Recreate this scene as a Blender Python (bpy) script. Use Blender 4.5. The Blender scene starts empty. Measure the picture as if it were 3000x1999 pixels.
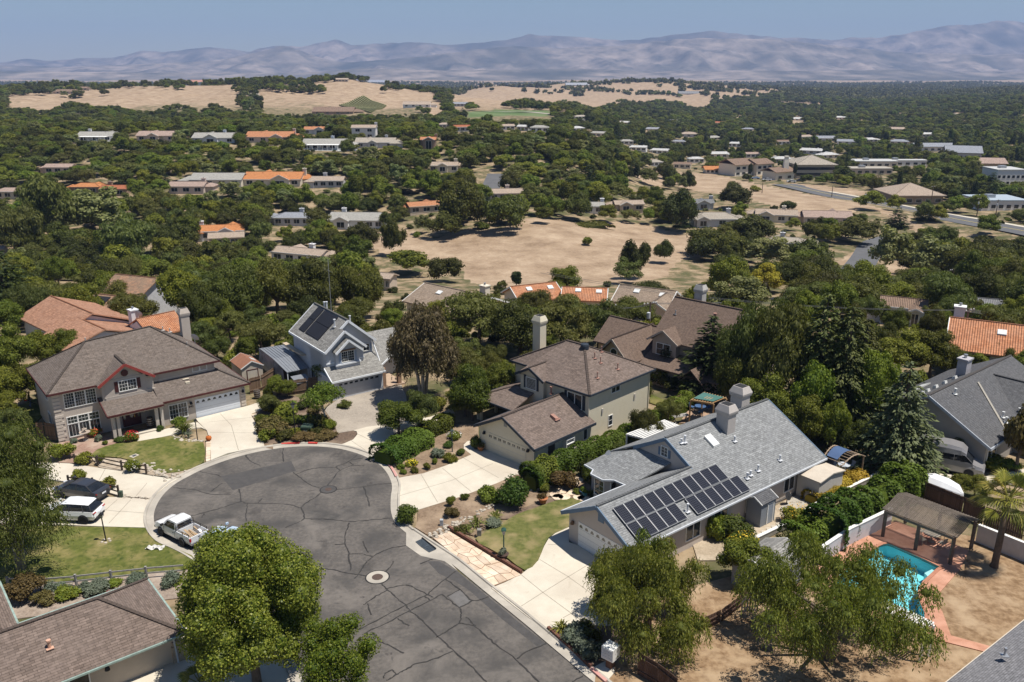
import bpy,bmesh,math,random
import numpy as np
from mathutils import Vector,Matrix
R=math.radians
SC=bpy.context.scene
COL=SC.collection
random.seed(7)
rng=np.random.default_rng(11)
# camera, sky, sun, exposure
CAM_H=35.0
FPX=2500.0
PITCH=math.atan((999.5-210.0)/FPX)
cam_data=bpy.data.cameras.new('camera')
cam_data.sensor_width=36.0
cam_data.lens=36.0*FPX/3000.0
cam_data.clip_start=1.0
cam_data.clip_end=60000.0
cam=bpy.data.objects.new('camera',cam_data)
cam.location=(0,0,CAM_H)
cam.rotation_euler=(math.pi/2-PITCH,0,0)
COL.objects.link(cam)
SC.camera=cam
SUN_EL=R(70.0)
SUN_H=Vector((0.97,-0.24))
world=bpy.data.worlds.new('World')
SC.world=world
world.use_nodes=True
nt=world.node_tree
bg=nt.nodes['Background']
sky=nt.nodes.new('ShaderNodeTexSky')
sky.sky_type='NISHITA'
sky.sun_disc=False
sky.sun_elevation=SUN_EL
sky.sun_rotation=math.atan2(SUN_H.x,SUN_H.y)
sky.altitude=250.0
sky.air_density=1.15
sky.dust_density=0.0
sky.ozone_density=6.0
nt.links.new(sky.outputs['Color'],bg.inputs['Color'])
bg.inputs['Strength'].default_value=0.058
sun_data=bpy.data.lights.new('sun','SUN')
sun_data.energy=4.6
sun_data.angle=R(0.53)
sun_data.color=(1.0,0.95,0.86)
sun=bpy.data.objects.new('sun',sun_data)
sd=Vector((SUN_H.x*math.cos(SUN_EL),SUN_H.y*math.cos(SUN_EL),math.sin(SUN_EL))).normalized()
sun.rotation_euler=sd.to_track_quat('Z','Y').to_euler()
sun.location=(40,-20,120)
COL.objects.link(sun)
SC.view_settings.view_transform='Standard'
SC.view_settings.look='None'
SC.view_settings.gamma=1.0
SC.view_settings.exposure=0.42
SC.render.engine='CYCLES'
SC.cycles.max_bounces=6
SC.cycles.diffuse_bounces=3
SC.cycles.glossy_bounces=2
SC.cycles.transmission_bounces=3
SC.cycles.transparent_max_bounces=4
SC.cycles.volume_bounces=0
SC.cycles.caustics_reflective=False
SC.cycles.caustics_refractive=False
SC.cycles.use_denoising=True
# helpers
_S,_C=math.sin(PITCH),math.cos(PITCH)
def ray(px,py):
 u=(px-1500.0)/FPX
 v=(py-999.5)/FPX
 return u,_C-v*_S,-_S-v*_C
def g(px,py,z=0.0):
 """world point where the sight line through a photo pixel meets the level z"""
 dx,dy,dz=ray(px,py)
 t=(z-CAM_H)/dz
 return Vector((dx*t,dy*t,z))
def proj(X,Y,Z):
 dz=Z-CAM_H
 f=Y*_C-dz*_S
 up=Y*_S+dz*_C
 return 1500.0+FPX*X/f,999.5-FPX*up/f
def cr(origin,s,pts):
 """list of crop coordinates -> photo pixels"""
 return[(origin[0]+x*s,origin[1]+y*s)for x,y in pts]
cA=lambda p:cr((0,850),.34,p)
cB=lambda p:cr((700,800),.34,p)
cG=lambda p:cr((1100,1150),.3507,p)
cI=lambda p:cr((0,1200),.3507,p)
cF=lambda p:cr((2300,1350),.414,p)
cN1=lambda p:cr((400,1250),.3827,p)
cN2=lambda p:cr((900,1400),.3825,p)
cN3=lambda p:cr((100,1150),.2979,p)
cN4=lambda p:cr((2100,1300),.2551,p)
cW=lambda p:cr((0,0),1.275,p)
def gw(pts,z=0.0):
 return[g(x,y,z)for x,y in pts]
def smoothline(pts,n=6,closed=False):
 """Catmull-Rom through points"""
 P=[Vector(p)for p in pts]
 out=[]
 m=len(P)
 rngi=range(m)if closed else range(m-1)
 for i in rngi:
  p0=P[(i-1)%m]if(closed or i>0)else P[i]
  p1=P[i];p2=P[(i+1)%m]
  p3=P[(i+2)%m]if(closed or i+2<m)else p2
  for k in range(n):
   t=k/n
   out.append(0.5*((2*p1)+(p2-p0)*t+(2*p0-5*p1+4*p2-p3)*t*t+(3*p1-p0-3*p2+p3)*t**3))
 if not closed:
  out.append(P[-1])
 return out
def sm(a,b,x):
 t=np.clip((x-a)/(b-a),0,1)
 return t*t*(3-2*t)
 # materials
MATS={}
def nodes_of(name):
 m=bpy.data.materials.new(name)
 m.use_nodes=True
 return m,m.node_tree,m.node_tree.nodes['Principled BSDF']
def c4(c):
 return(c[0],c[1],c[2],1.0)
def M(name,c1,c2=None,scale=2.0,rough=.8,bump=0.0,c3=None,scale3=.25,spec=.3,metal=0.0,stretch=(1,1,1),detail=5.0,coords='Object',obj_var=0.0,extra=None):
 """noise-mixed procedural surface: c1/c2 fine grain, c3 broad blotches"""
 if name in MATS:
  return MATS[name]
 m,t,b=nodes_of(name)
 L=t.links.new
 if c2 is None:
  c2=tuple(x*.82 for x in c1)
 tc=t.nodes.new('ShaderNodeTexCoord')
 mp=t.nodes.new('ShaderNodeMapping');mp.inputs['Scale'].default_value=stretch
 L(tc.outputs[coords],mp.inputs['Vector'])
 n1=t.nodes.new('ShaderNodeTexNoise');n1.inputs['Scale'].default_value=scale;n1.inputs['Detail'].default_value=detail;n1.inputs['Roughness'].default_value=.62
 L(mp.outputs[0],n1.inputs['Vector'])
 rp=t.nodes.new('ShaderNodeValToRGB')
 rp.color_ramp.elements[0].position=.34;rp.color_ramp.elements[0].color=c4(c2)
 rp.color_ramp.elements[1].position=.66;rp.color_ramp.elements[1].color=c4(c1)
 L(n1.outputs['Fac'],rp.inputs['Fac'])
 col=rp.outputs['Color']
 if c3 is not None:
  n2=t.nodes.new('ShaderNodeTexNoise');n2.inputs['Scale'].default_value=scale3;n2.inputs['Detail'].default_value=4
  L(mp.outputs[0],n2.inputs['Vector'])
  r2=t.nodes.new('ShaderNodeMapRange');r2.inputs['From Min'].default_value=.45;r2.inputs['From Max'].default_value=.68
  L(n2.outputs['Fac'],r2.inputs['Value'])
  mx=t.nodes.new('ShaderNodeMix');mx.data_type='RGBA'
  L(r2.outputs[0],mx.inputs['Factor']);L(col,mx.inputs['A']);mx.inputs['B'].default_value=c4(c3)
  col=mx.outputs['Result']
 for(ce,se,lo,hi)in(extra or()):
  n3=t.nodes.new('ShaderNodeTexNoise');n3.inputs['Scale'].default_value=se;n3.inputs['Detail'].default_value=6;n3.inputs['Roughness'].default_value=.65;n3.inputs['Distortion'].default_value=.6
  L(mp.outputs[0],n3.inputs['Vector'])
  r3=t.nodes.new('ShaderNodeMapRange');r3.inputs['From Min'].default_value=lo;r3.inputs['From Max'].default_value=hi;L(n3.outputs['Fac'],r3.inputs['Value'])
  mx=t.nodes.new('ShaderNodeMix');mx.data_type='RGBA';L(r3.outputs[0],mx.inputs['Factor']);L(col,mx.inputs['A']);mx.inputs['B'].default_value=c4(ce);col=mx.outputs['Result']
 if obj_var:
  oi=t.nodes.new('ShaderNodeObjectInfo')
  hv=t.nodes.new('ShaderNodeHueSaturation')
  mr=t.nodes.new('ShaderNodeMapRange');mr.inputs['To Min'].default_value=1-obj_var;mr.inputs['To Max'].default_value=1+obj_var
  L(oi.outputs['Random'],mr.inputs['Value']);L(mr.outputs[0],hv.inputs['Value']);L(col,hv.inputs['Color'])
  col=hv.outputs['Color']
 L(col,b.inputs['Base Color'])
 b.inputs['Roughness'].default_value=rough
 b.inputs['Metallic'].default_value=metal
 b.inputs['Specular IOR Level'].default_value=spec
 if bump:
  bp=t.nodes.new('ShaderNodeBump');bp.inputs['Strength'].default_value=bump;bp.inputs['Distance'].default_value=.05
  L(n1.outputs['Fac'],bp.inputs['Height']);L(bp.outputs[0],b.inputs['Normal'])
 MATS[name]=m
 return m
def M_shingle(name,c1,c2,c3,bw=.55,rh=.17,tile=False):
 """roof courses laid out in UV metres (u along the eave, v up the slope)"""
 if name in MATS:
  return MATS[name]
 m,t,b=nodes_of(name)
 L=t.links.new
 uv=t.nodes.new('ShaderNodeUVMap');uv.uv_map='uv'
 br=t.nodes.new('ShaderNodeTexBrick')
 br.inputs['Scale'].default_value=1.0
 br.inputs['Brick Width'].default_value=bw
 br.inputs['Row Height'].default_value=rh
 br.inputs['Mortar Size'].default_value=.012
 br.inputs['Mortar Smooth'].default_value=.3
 br.inputs['Bias'].default_value=0
 br.inputs['Color1'].default_value=c4(c1)
 br.inputs['Color2'].default_value=c4(c2)
 br.inputs['Mortar'].default_value=c4(tuple(x*.45 for x in c2))
 br.offset=.37;br.squash_frequency=3
 L(uv.outputs[0],br.inputs['Vector'])
 n=t.nodes.new('ShaderNodeTexNoise');n.inputs['Scale'].default_value=.55;n.inputs['Detail'].default_value=6
 L(uv.outputs[0],n.inputs['Vector'])
 mr=t.nodes.new('ShaderNodeMapRange');mr.inputs['From Min'].default_value=.4;mr.inputs['From Max'].default_value=.72
 L(n.outputs['Fac'],mr.inputs['Value'])
 mx=t.nodes.new('ShaderNodeMix');mx.data_type='RGBA'
 ml=t.nodes.new('ShaderNodeMath');ml.operation='MULTIPLY';ml.inputs[1].default_value=.65
 L(mr.outputs[0],ml.inputs[0]);L(ml.outputs[0],mx.inputs['Factor'])
 L(br.outputs['Color'],mx.inputs['A']);mx.inputs['B'].default_value=c4(c3)
 n2=t.nodes.new('ShaderNodeTexNoise');n2.inputs['Scale'].default_value=3.5;n2.inputs['Detail'].default_value=3
 L(uv.outputs[0],n2.inputs['Vector'])
 m2=t.nodes.new('ShaderNodeMix');m2.data_type='RGBA';m2.blend_type='OVERLAY';m2.inputs['Factor'].default_value=.5
 L(mx.outputs['Result'],m2.inputs['A']);L(n2.outputs['Fac'],m2.inputs['B'])
 L(m2.outputs['Result'],b.inputs['Base Color'])
 b.inputs['Roughness'].default_value=.9
 b.inputs['Specular IOR Level'].default_value=.2
 bp=t.nodes.new('ShaderNodeBump');bp.inputs['Strength'].default_value=.6;bp.inputs['Distance'].default_value=.03
 if tile:
  sx=t.nodes.new('ShaderNodeSeparateXYZ');L(uv.outputs[0],sx.inputs[0])
  mu=t.nodes.new('ShaderNodeMath');mu.operation='MULTIPLY';mu.inputs[1].default_value=2*math.pi/bw
  si=t.nodes.new('ShaderNodeMath');si.operation='SINE'
  ad=t.nodes.new('ShaderNodeMath');ad.operation='ABSOLUTE'
  L(sx.outputs[0],mu.inputs[0]);L(mu.outputs[0],si.inputs[0]);L(si.outputs[0],ad.inputs[0])
  bp.inputs['Distance'].default_value=.14;bp.inputs['Strength'].default_value=.9
  L(ad.outputs[0],bp.inputs['Height'])
 else:
  L(br.outputs['Fac'],bp.inputs['Height']);bp.invert=True
 L(bp.outputs[0],b.inputs['Normal'])
 MATS[name]=m
 return m
def M_glass(name,c=(.02,.025,.03),rough=.06):
 if name in MATS:
  return MATS[name]
 m,t,b=nodes_of(name)
 n=t.nodes.new('ShaderNodeTexNoise');n.inputs['Scale'].default_value=1.3
 tc=t.nodes.new('ShaderNodeTexCoord');t.links.new(tc.outputs['Object'],n.inputs['Vector'])
 rp=t.nodes.new('ShaderNodeValToRGB');rp.color_ramp.elements[0].color=c4(c);rp.color_ramp.elements[1].color=c4(tuple(x*2.6+.01 for x in c))
 rp.color_ramp.elements[0].position=.45
 t.links.new(n.outputs['Fac'],rp.inputs['Fac']);t.links.new(rp.outputs['Color'],b.inputs['Base Color'])
 b.inputs['Roughness'].default_value=rough
 b.inputs['Specular IOR Level'].default_value=.6
 MATS[name]=m
 return m
def M_leaf(name,c1,c2,obj_var=.2,trans=.25,rough=.55):
 """foliage: per-leaf shade from the face attribute 'v', per-plant shift from Object Info"""
 if name in MATS:
  return MATS[name]
 m,t,b=nodes_of(name)
 L=t.links.new
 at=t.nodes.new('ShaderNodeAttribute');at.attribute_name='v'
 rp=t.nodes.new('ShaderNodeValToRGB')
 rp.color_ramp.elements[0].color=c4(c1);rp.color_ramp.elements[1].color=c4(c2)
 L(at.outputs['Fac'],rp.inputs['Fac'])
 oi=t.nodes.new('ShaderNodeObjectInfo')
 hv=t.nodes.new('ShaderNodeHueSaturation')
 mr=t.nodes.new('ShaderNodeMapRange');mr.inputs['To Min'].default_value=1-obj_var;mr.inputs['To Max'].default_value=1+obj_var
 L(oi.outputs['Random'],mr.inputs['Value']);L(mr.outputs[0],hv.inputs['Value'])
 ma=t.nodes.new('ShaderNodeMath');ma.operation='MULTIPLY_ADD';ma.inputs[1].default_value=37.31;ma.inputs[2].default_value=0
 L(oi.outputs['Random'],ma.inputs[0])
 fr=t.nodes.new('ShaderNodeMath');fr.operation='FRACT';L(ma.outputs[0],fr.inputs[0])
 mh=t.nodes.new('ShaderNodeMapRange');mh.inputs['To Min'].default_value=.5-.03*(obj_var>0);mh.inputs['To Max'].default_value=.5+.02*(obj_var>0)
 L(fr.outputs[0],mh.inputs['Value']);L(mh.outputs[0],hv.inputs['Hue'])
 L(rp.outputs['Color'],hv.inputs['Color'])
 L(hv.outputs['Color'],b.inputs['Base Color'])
 b.inputs['Roughness'].default_value=rough
 b.inputs['Specular IOR Level'].default_value=.16
 tr=t.nodes.new('ShaderNodeBsdfTranslucent')
 br=t.nodes.new('ShaderNodeMix');br.data_type='RGBA';br.blend_type='MULTIPLY';br.inputs['Factor'].default_value=1
 br.inputs['B'].default_value=(1.3,1.4,.6,1)
 L(hv.outputs['Color'],br.inputs['A']);L(br.outputs['Result'],tr.inputs['Color'])
 ms=t.nodes.new('ShaderNodeMixShader');ms.inputs['Fac'].default_value=trans
 L(b.outputs[0],ms.inputs[1]);L(tr.outputs[0],ms.inputs[2])
 L(ms.outputs[0],t.nodes['Material Output'].inputs['Surface'])
 MATS[name]=m
 return m
 # objects
def tag(o,label=None,cat=None,group=None,kind=None):
 if label:o['label']=label
 if cat:o['category']=cat
 if group:o['group']=group
 if kind:o['kind']=kind
 return o
def empty(name,loc=(0,0,0),rz=0.0):
 o=bpy.data.objects.new(name,None)
 o.empty_display_size=.3
 o.location=loc
 o.rotation_euler=(0,0,rz)
 COL.objects.link(o)
 return o
def thing(name,label,cat,loc=(0,0,0),rz=0.0,group=None):
 return tag(empty(name,loc,rz),label,cat,group)
def link(name,me,parent=None,loc=None):
 o=bpy.data.objects.new(name,me)
 COL.objects.link(o)
 if parent is not None:o.parent=parent
 if loc is not None:o.location=loc
 return o
def copy_tree(o,parent=None):
 c=o.copy()
 COL.objects.link(c)
 c.parent=parent
 for ch in o.children:
  copy_tree(ch,c)
 return c
class MB:
 """collects simple solids and links them as one mesh object"""
 def __init__(s):
  s.v=[];s.f=[];s.uv={}
 def add(s,vs,fs):
  n=len(s.v);s.v+=[tuple(v)for v in vs];s.f+=[tuple(i+n for i in f)for f in fs];return s
 def box(s,x0,x1,y0,y1,z0,z1):
  return s.add([(x0,y0,z0),(x1,y0,z0),(x1,y1,z0),(x0,y1,z0),(x0,y0,z1),(x1,y0,z1),(x1,y1,z1),(x0,y1,z1)],[(0,3,2,1),(4,5,6,7),(0,1,5,4),(1,2,6,5),(2,3,7,6),(3,0,4,7)])
 def prism(s,poly,z0,z1):
  n=len(poly)
  a=sum(poly[i][0]*poly[(i+1)%n][1]-poly[(i+1)%n][0]*poly[i][1]for i in range(n))
  P=list(poly)if a>0 else list(poly)[::-1]
  vs=[(p[0],p[1],z0)for p in P]+[(p[0],p[1],z1)for p in P]
  fs=[tuple(range(n))[::-1],tuple(range(n,2*n))]+[(i,(i+1)%n,n+(i+1)%n,n+i)for i in range(n)]
  return s.add(vs,fs)
 def bar(s,a,b,w,h=None,up=(0,0,1)):
  """rectangular bar from a to b, w wide, h high (centred)"""
  a=Vector(a);b=Vector(b);h=w if h is None else h
  d=(b-a)
  if d.length<1e-6:return s
  d.normalize();u=Vector(up)
  if abs(d.dot(u))>.98:u=Vector((0,1,0))
  sd=d.cross(u).normalized()*(w/2);uu=sd.cross(d).normalized()*(h/2)
  vs=[a-sd-uu,a+sd-uu,a+sd+uu,a-sd+uu,b-sd-uu,b+sd-uu,b+sd+uu,b-sd+uu]
  return s.add(vs,[(0,1,2,3),(4,7,6,5),(0,4,5,1),(1,5,6,2),(2,6,7,3),(3,7,4,0)])
 def tube(s,pts,rad,n=6,cap=True):
  P=[Vector(p)for p in pts];m=len(P)
  rads=rad if isinstance(rad,(list,tuple))else[rad]*m
  n0=len(s.v);prev=None
  for i,p in enumerate(P):
   d=(P[min(i+1,m-1)]-P[max(i-1,0)])
   d=d.normalized()if d.length>1e-9 else Vector((0,0,1))
   ref=Vector((0,0,1))if abs(d.z)<.9 else Vector((1,0,0))
   if prev is not None:ref=prev
   sd=d.cross(ref)
   if sd.length<1e-6:sd=d.cross(Vector((0,1,0)))
   sd.normalize();u=sd.cross(d).normalized();prev=u
   for k in range(n):
    a=2*math.pi*k/n
    s.v.append(tuple(p+(sd*math.cos(a)+u*math.sin(a))*rads[i]))
  for i in range(m-1):
   for k in range(n):
    a=n0+i*n+k;b=n0+i*n+(k+1)%n
    s.f.append((a,b,b+n,a+n))
  if cap:
   s.f.append(tuple(n0+k for k in range(n))[::-1]);s.f.append(tuple(n0+(m-1)*n+k for k in range(n)))
  return s
 def lathe(s,prof,n=12,c=(0,0)):
  n0=len(s.v)
  for r,z in prof:
   for k in range(n):
    a=2*math.pi*k/n
    s.v.append((c[0]+r*math.cos(a),c[1]+r*math.sin(a),z))
  for i in range(len(prof)-1):
   for k in range(n):
    a=n0+i*n+k;b=n0+i*n+(k+1)%n
    s.f.append((a,b,b+n,a+n))
  s.f.append(tuple(n0+k for k in range(n))[::-1]);s.f.append(tuple(n0+(len(prof)-1)*n+k for k in range(n)))
  return s
 def loft(s,rings,cap=True):
  """rings: equal-length point loops"""
  n0=len(s.v);n=len(rings[0])
  for r in rings:s.v+=[tuple(p)for p in r]
  for i in range(len(rings)-1):
   for k in range(n):
    a=n0+i*n+k;b=n0+i*n+(k+1)%n
    s.f.append((a,b,b+n,a+n))
  if cap:
   s.f.append(tuple(n0+k for k in range(n))[::-1]);s.f.append(tuple(n0+(len(rings)-1)*n+k for k in range(n)))
  return s
 def slab(s,poly,t,uvdir=None):
  """sloping slab: polygon (counter-clockwise from above) extruded down by t, with roof UVs"""
  P=[Vector(p)for p in poly];n=len(P)
  nr=Vector((0,0,0))
  for i in range(n):
   a=P[i];b=P[(i+1)%n]
   nr+=Vector(((a.y-b.y)*(a.z+b.z),(a.z-b.z)*(a.x+b.x),(a.x-b.x)*(a.y+b.y)))
  nr.normalize()
  if nr.z<0:P=P[::-1];nr=-nr
  h=Vector((-nr.y,nr.x,0))
  if h.length<1e-4:h=Vector((1,0,0))
  h.normalize();up=nr.cross(h)
  n0=len(s.v);nf=len(s.f)
  s.v+=[tuple(p)for p in P]+[(p.x,p.y,p.z-t)for p in P]
  s.f.append(tuple(range(n0,n0+n)))
  s.uv[nf]=[(p.dot(h),p.dot(up))for p in P]
  s.f.append(tuple(range(n0+n,n0+2*n))[::-1])
  for i in range(n):
   j=(i+1)%n
   s.f.append((n0+j,n0+i,n0+n+i,n0+n+j))
  return s
 def build(s,name,mat,parent=None,smooth=False,loc=None):
  me=bpy.data.meshes.new(name)
  me.from_pydata(s.v,[],s.f)
  if s.uv:
   ul=me.uv_layers.new(name='uv')
   for fi,uvs in s.uv.items():
    for k,li in enumerate(me.polygons[fi].loop_indices):
     ul.data[li].uv=uvs[k]
  if mat is not None:me.materials.append(mat)
  if smooth:
   me.polygons.foreach_set('use_smooth',[True]*len(me.polygons))
  me.update()
  return link(name,me,parent,loc)
def npmesh(name,V,F,mat,smooth=False,fattr=None,mats=None,mi=None):
 """fast mesh from arrays; F is (n,3) or (n,4)"""
 me=bpy.data.meshes.new(name)
 V=np.asarray(V,np.float32);F=np.asarray(F,np.int32)
 k=F.shape[1]
 me.vertices.add(len(V));me.vertices.foreach_set('co',V.ravel())
 me.loops.add(F.size);me.loops.foreach_set('vertex_index',F.ravel())
 me.polygons.add(len(F))
 me.polygons.foreach_set('loop_start',np.arange(0,F.size,k,dtype=np.int32))
 me.polygons.foreach_set('loop_total',np.full(len(F),k,np.int32))
 if smooth:me.polygons.foreach_set('use_smooth',np.ones(len(F),bool))
 if fattr is not None:
  for nm,arr in fattr.items():
   a=me.attributes.new(nm,'FLOAT','FACE');a.data.foreach_set('value',np.asarray(arr,np.float32))
 me.update(calc_edges=True)
 me.validate()
 for m in(mats or[mat]):me.materials.append(m)
 if mi is not None:me.polygons.foreach_set('material_index',np.asarray(mi,np.int32))
 return me
 # terrain
def hgt(X,Y):
 X=np.asarray(X,float);Y=np.asarray(Y,float)
 r=X/np.maximum(Y,20.0)
 zl=np.interp(Y,[0,112,150,205,281,330,440,520,650,820,1400,2000,9000],[0,0,-6,-13.5,-11,-5.5,3,1,-4,0,-12,-26,-30])
 zr=np.interp(Y,[0,112,150,205,300,450,600,1000,2000,9000],[0,0,-6,-13.5,-15.5,-20,-23,-26,-28,-30])
 w=sm(.02,.2,r)
 z=zl*(1-w)+zr*w
 z=z+14*sm(.40,.62,r)*sm(700,1200,Y)*(1-sm(2500,3500,Y))
 def bump(cx,cy,sx,sy,a):
  return a*np.exp(-((X-cx)/sx)**2-((Y-cy)/sy)**2)
 z=z+bump(-560,1180,330,230,19)+bump(-215,1150,140,190,20)+bump(-380,1250,200,160,7)
 z=z+bump(-40,2150,130,280,30)+bump(390,2350,190,300,33)+bump(150,2500,130,260,24)+bump(640,2600,180,300,22)+bump(250,1850,90,160,12)
 z=z+bump(-900,1900,300,400,26)
 f=sm(130,260,Y)
 z=z+f*(1.1*np.sin(X*.031+1.3)*np.cos(Y*.027)+.6*np.sin(X*.071+Y*.053))
 f2=sm(900,2000,Y)
 z=z+f2*(4*np.sin(X*.0061+2)*np.cos(Y*.0042+1)+2.5*np.sin(X*.013-Y*.009))
 f3=sm(760,980,Y)*(1-sm(2900,3600,Y))
 z=z+f3*(3.2*np.abs(np.sin(X*.024+.9*np.sin(Y*.011)))+1.8*np.abs(np.sin(X*.05-Y*.019))-2.6)
 return z
def hz(x,y):
 return float(hgt(x,y))
def at(px,py):
 """where the sight line through a photo pixel meets the terrain"""
 dx,dy,dz=ray(px,py)
 ts=np.geomspace(20,9000,900)
 d=CAM_H+dz*ts-hgt(dx*ts,dy*ts)
 i=int(np.argmax(d<0))if(d<0).any()else len(ts)-1
 a,b=ts[max(i-1,0)],ts[i]
 for _ in range(30):
  m=(a+b)/2
  if CAM_H+dz*m-hz(dx*m,dy*m)<0:b=m
  else:a=m
 return Vector((dx*b,dy*b,hz(dx*b,dy*b)))
def inpoly(x,y,P):
 x=np.asarray(x,float);y=np.asarray(y,float)
 c=np.zeros(x.shape,bool)
 n=len(P);j=n-1
 for i in range(n):
  xi,yi=P[i];xj,yj=P[j]
  hit=((yi>y)!=(yj>y))&(x<(xj-xi)*(y-yi)/((yj-yi)if yj!=yi else 1e-9)+xi)
  c^=hit;j=i
 return c
def inpoly1(x,y,P):
 c=False;j=len(P)-1
 for i in range(len(P)):
  xi,yi=P[i];xj,yj=P[j]
  if(yi>y)!=(yj>y)and x<(xj-xi)*(y-yi)/(yj-yi)+xi:c=not c
  j=i
 return c
OPEN_PX=dict(field=cW([(842,560),(868,548),(935,522),(960,545),(1010,548),(1060,530),(1150,528),(1215,500),(1270,505),(1330,510),(1420,508),(1500,520),(1600,545),(1640,560),(1665,575),(1560,600),(1520,640),(1440,650),(1330,660),(1190,665),(1120,655),(1075,650),(1070,620),(1010,600),(960,590),(880,585)]),slope=cW([(1440,388),(1530,390),(1640,400),(1760,428),(1880,450),(1990,470),(2100,510),(2130,525),(2110,535),(2000,480),(1930,498),(1850,492),(1760,470),(1700,450),(1600,440),(1545,420),(1510,435),(1465,410)]),slope2=cW([(1810,420),(1900,428),(2000,440),(1990,450),(1900,445),(1830,440)]),lot=cW([(2010,640),(2050,590),(2100,600),(2085,660),(2030,690)]),lot2=cW([(1930,600),(2000,560),(2030,545),(2050,560),(1990,610),(1940,640)]),hill_a=cW([(25,245),(60,225),(150,215),(230,210),(330,205),(420,198),(540,195),(548,215),(480,225),(380,225),(300,250),(180,250),(90,262)]),hill_b=cW([(590,200),(680,192),(800,192),(900,196),(960,205),(1000,225),(1020,255),(985,270),(960,245),(880,250),(800,255),(740,232),(640,222)]),hill_c=cW([(1030,228),(1090,192),(1240,196),(1330,200),(1430,193),(1560,193),(1640,196),(1600,232),(1450,243),(1300,248),(1150,238)]),hill_d=cW([(1640,197),(1720,200),(1800,214),(1740,226),(1620,230)]),plain=cW([(1060,258),(1150,250),(1270,255),(1260,268),(1080,272)]),clearing=cW([(1790,238),(1900,240),(1890,250),(1800,250)]),)
OPEN_W={k:[tuple(at(x,y))[:2]for x,y in v]for k,v in OPEN_PX.items()}
def build_terrain():
 nu,ny=320,390
 us=np.linspace(-1.15,1.15,nu)
 ys=np.concatenate([np.linspace(4,120,60),np.geomspace(121,520,200),np.geomspace(523,12000,ny-260)])
 Y,U=np.meshgrid(ys,us,indexing='ij')
 X=U*np.maximum(Y,60.0)
 Z=hgt(X,Y)-np.where(Y<118,.06,.02)
 pw=[tuple(p)[:2]for p in gw(cF([(235,800),(560,560),(700,520),(1220,740),(1060,960),(1090,1240),(660,1110),(240,940)]))]
 Z=np.where(inpoly(X,Y,pw),-2.2,Z)
 V=np.stack([X,Y,Z],-1).reshape(-1,3)
 idx=np.arange(ny*nu).reshape(ny,nu)
 F=np.stack([idx[:-1,:-1],idx[:-1,1:],idx[1:,1:],idx[1:,:-1]],-1).reshape(-1,4)
 me=npmesh('terrain',V,F,None,smooth=True,mats=[M_terrain()])
 x,y=V[:,0],V[:,1]
 dry=np.zeros(len(V))
 for k in OPEN_W:
  if k!='plain':dry[inpoly(x,y,OPEN_W[k])]=1
 dry=np.maximum(dry,.62*sm(650,950,y))
 green=inpoly(x,y,OPEN_W['plain']).astype(float)
 for nm,a in(('dry',dry),('green',green)):
  at_=me.attributes.new(nm,'FLOAT','POINT');at_.data.foreach_set('value',a.astype(np.float32))
 o=link('terrain',me)
 tag(o,kind='structure')
 return o
def M_terrain():
 m,t,b=nodes_of('terrain')
 L=t.links.new
 ge=t.nodes.new('ShaderNodeNewGeometry')
 def noise(scale,det=5,rough=.6):
  n=t.nodes.new('ShaderNodeTexNoise');n.inputs['Scale'].default_value=scale;n.inputs['Detail'].default_value=det;n.inputs['Roughness'].default_value=rough
  L(ge.outputs['Position'],n.inputs['Vector']);return n.outputs['Fac']
 def ramp(f,stops):
  r=t.nodes.new('ShaderNodeValToRGB');e=r.color_ramp.elements
  while len(e)<len(stops):e.new(.5)
  for el,(p,c)in zip(e,stops):el.position=p;el.color=c4(c)
  L(f,r.inputs['Fac']);return r.outputs['Color']
 def mix(f,a,c):
  x=t.nodes.new('ShaderNodeMix');x.data_type='RGBA'
  L(f,x.inputs['Factor']);L(a,x.inputs['A']);L(c,x.inputs['B']);return x.outputs['Result']
 under=ramp(noise(.22,6,.65),[(.33,(.07,.08,.03)),(.46,(.13,.115,.06)),(.55,(.27,.2,.125)),(.72,(.40,.31,.205))])
 dryc=ramp(noise(.12,8,.7),[(.3,(.235,.165,.11)),(.5,(.355,.262,.182)),(.7,(.47,.362,.262))])
 fine=ramp(noise(1.7,4,.7),[(.3,(.75,.74,.7)),(.7,(1.12,1.1,1.08))])
 mu=t.nodes.new('ShaderNodeMix');mu.data_type='RGBA';mu.blend_type='MULTIPLY';mu.inputs['Factor'].default_value=.8
 L(dryc,mu.inputs['A']);L(fine,mu.inputs['B'])
 a1=t.nodes.new('ShaderNodeAttribute');a1.attribute_name='dry'
 nd=noise(.09,5)
 ad=t.nodes.new('ShaderNodeMath');ad.operation='MULTIPLY_ADD';ad.inputs[1].default_value=.9;L(nd,ad.inputs[0]);
 sb=t.nodes.new('ShaderNodeMath');sb.operation='SUBTRACT';sb.inputs[1].default_value=.45;L(a1.outputs['Fac'],sb.inputs[0]);L(sb.outputs[0],ad.inputs[2])
 mr=t.nodes.new('ShaderNodeMapRange');mr.inputs['From Min'].default_value=.4;mr.inputs['From Max'].default_value=.6;L(ad.outputs[0],mr.inputs['Value'])
 col=mix(mr.outputs[0],under,mu.outputs['Result'])
 a2=t.nodes.new('ShaderNodeAttribute');a2.attribute_name='green'
 gc=ramp(noise(.02,3),[(.4,(.09,.14,.05)),(.6,(.14,.18,.08))])
 col=mix(a2.outputs['Fac'],col,gc)
 L(col,b.inputs['Base Color'])
 b.inputs['Roughness'].default_value=.95;b.inputs['Specular IOR Level'].default_value=.1
 bp=t.nodes.new('ShaderNodeBump');bp.inputs['Strength'].default_value=.5;bp.inputs['Distance'].default_value=.25
 L(noise(.8,6,.7),bp.inputs['Height']);L(bp.outputs[0],b.inputs['Normal'])
 return m
build_terrain()
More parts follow.
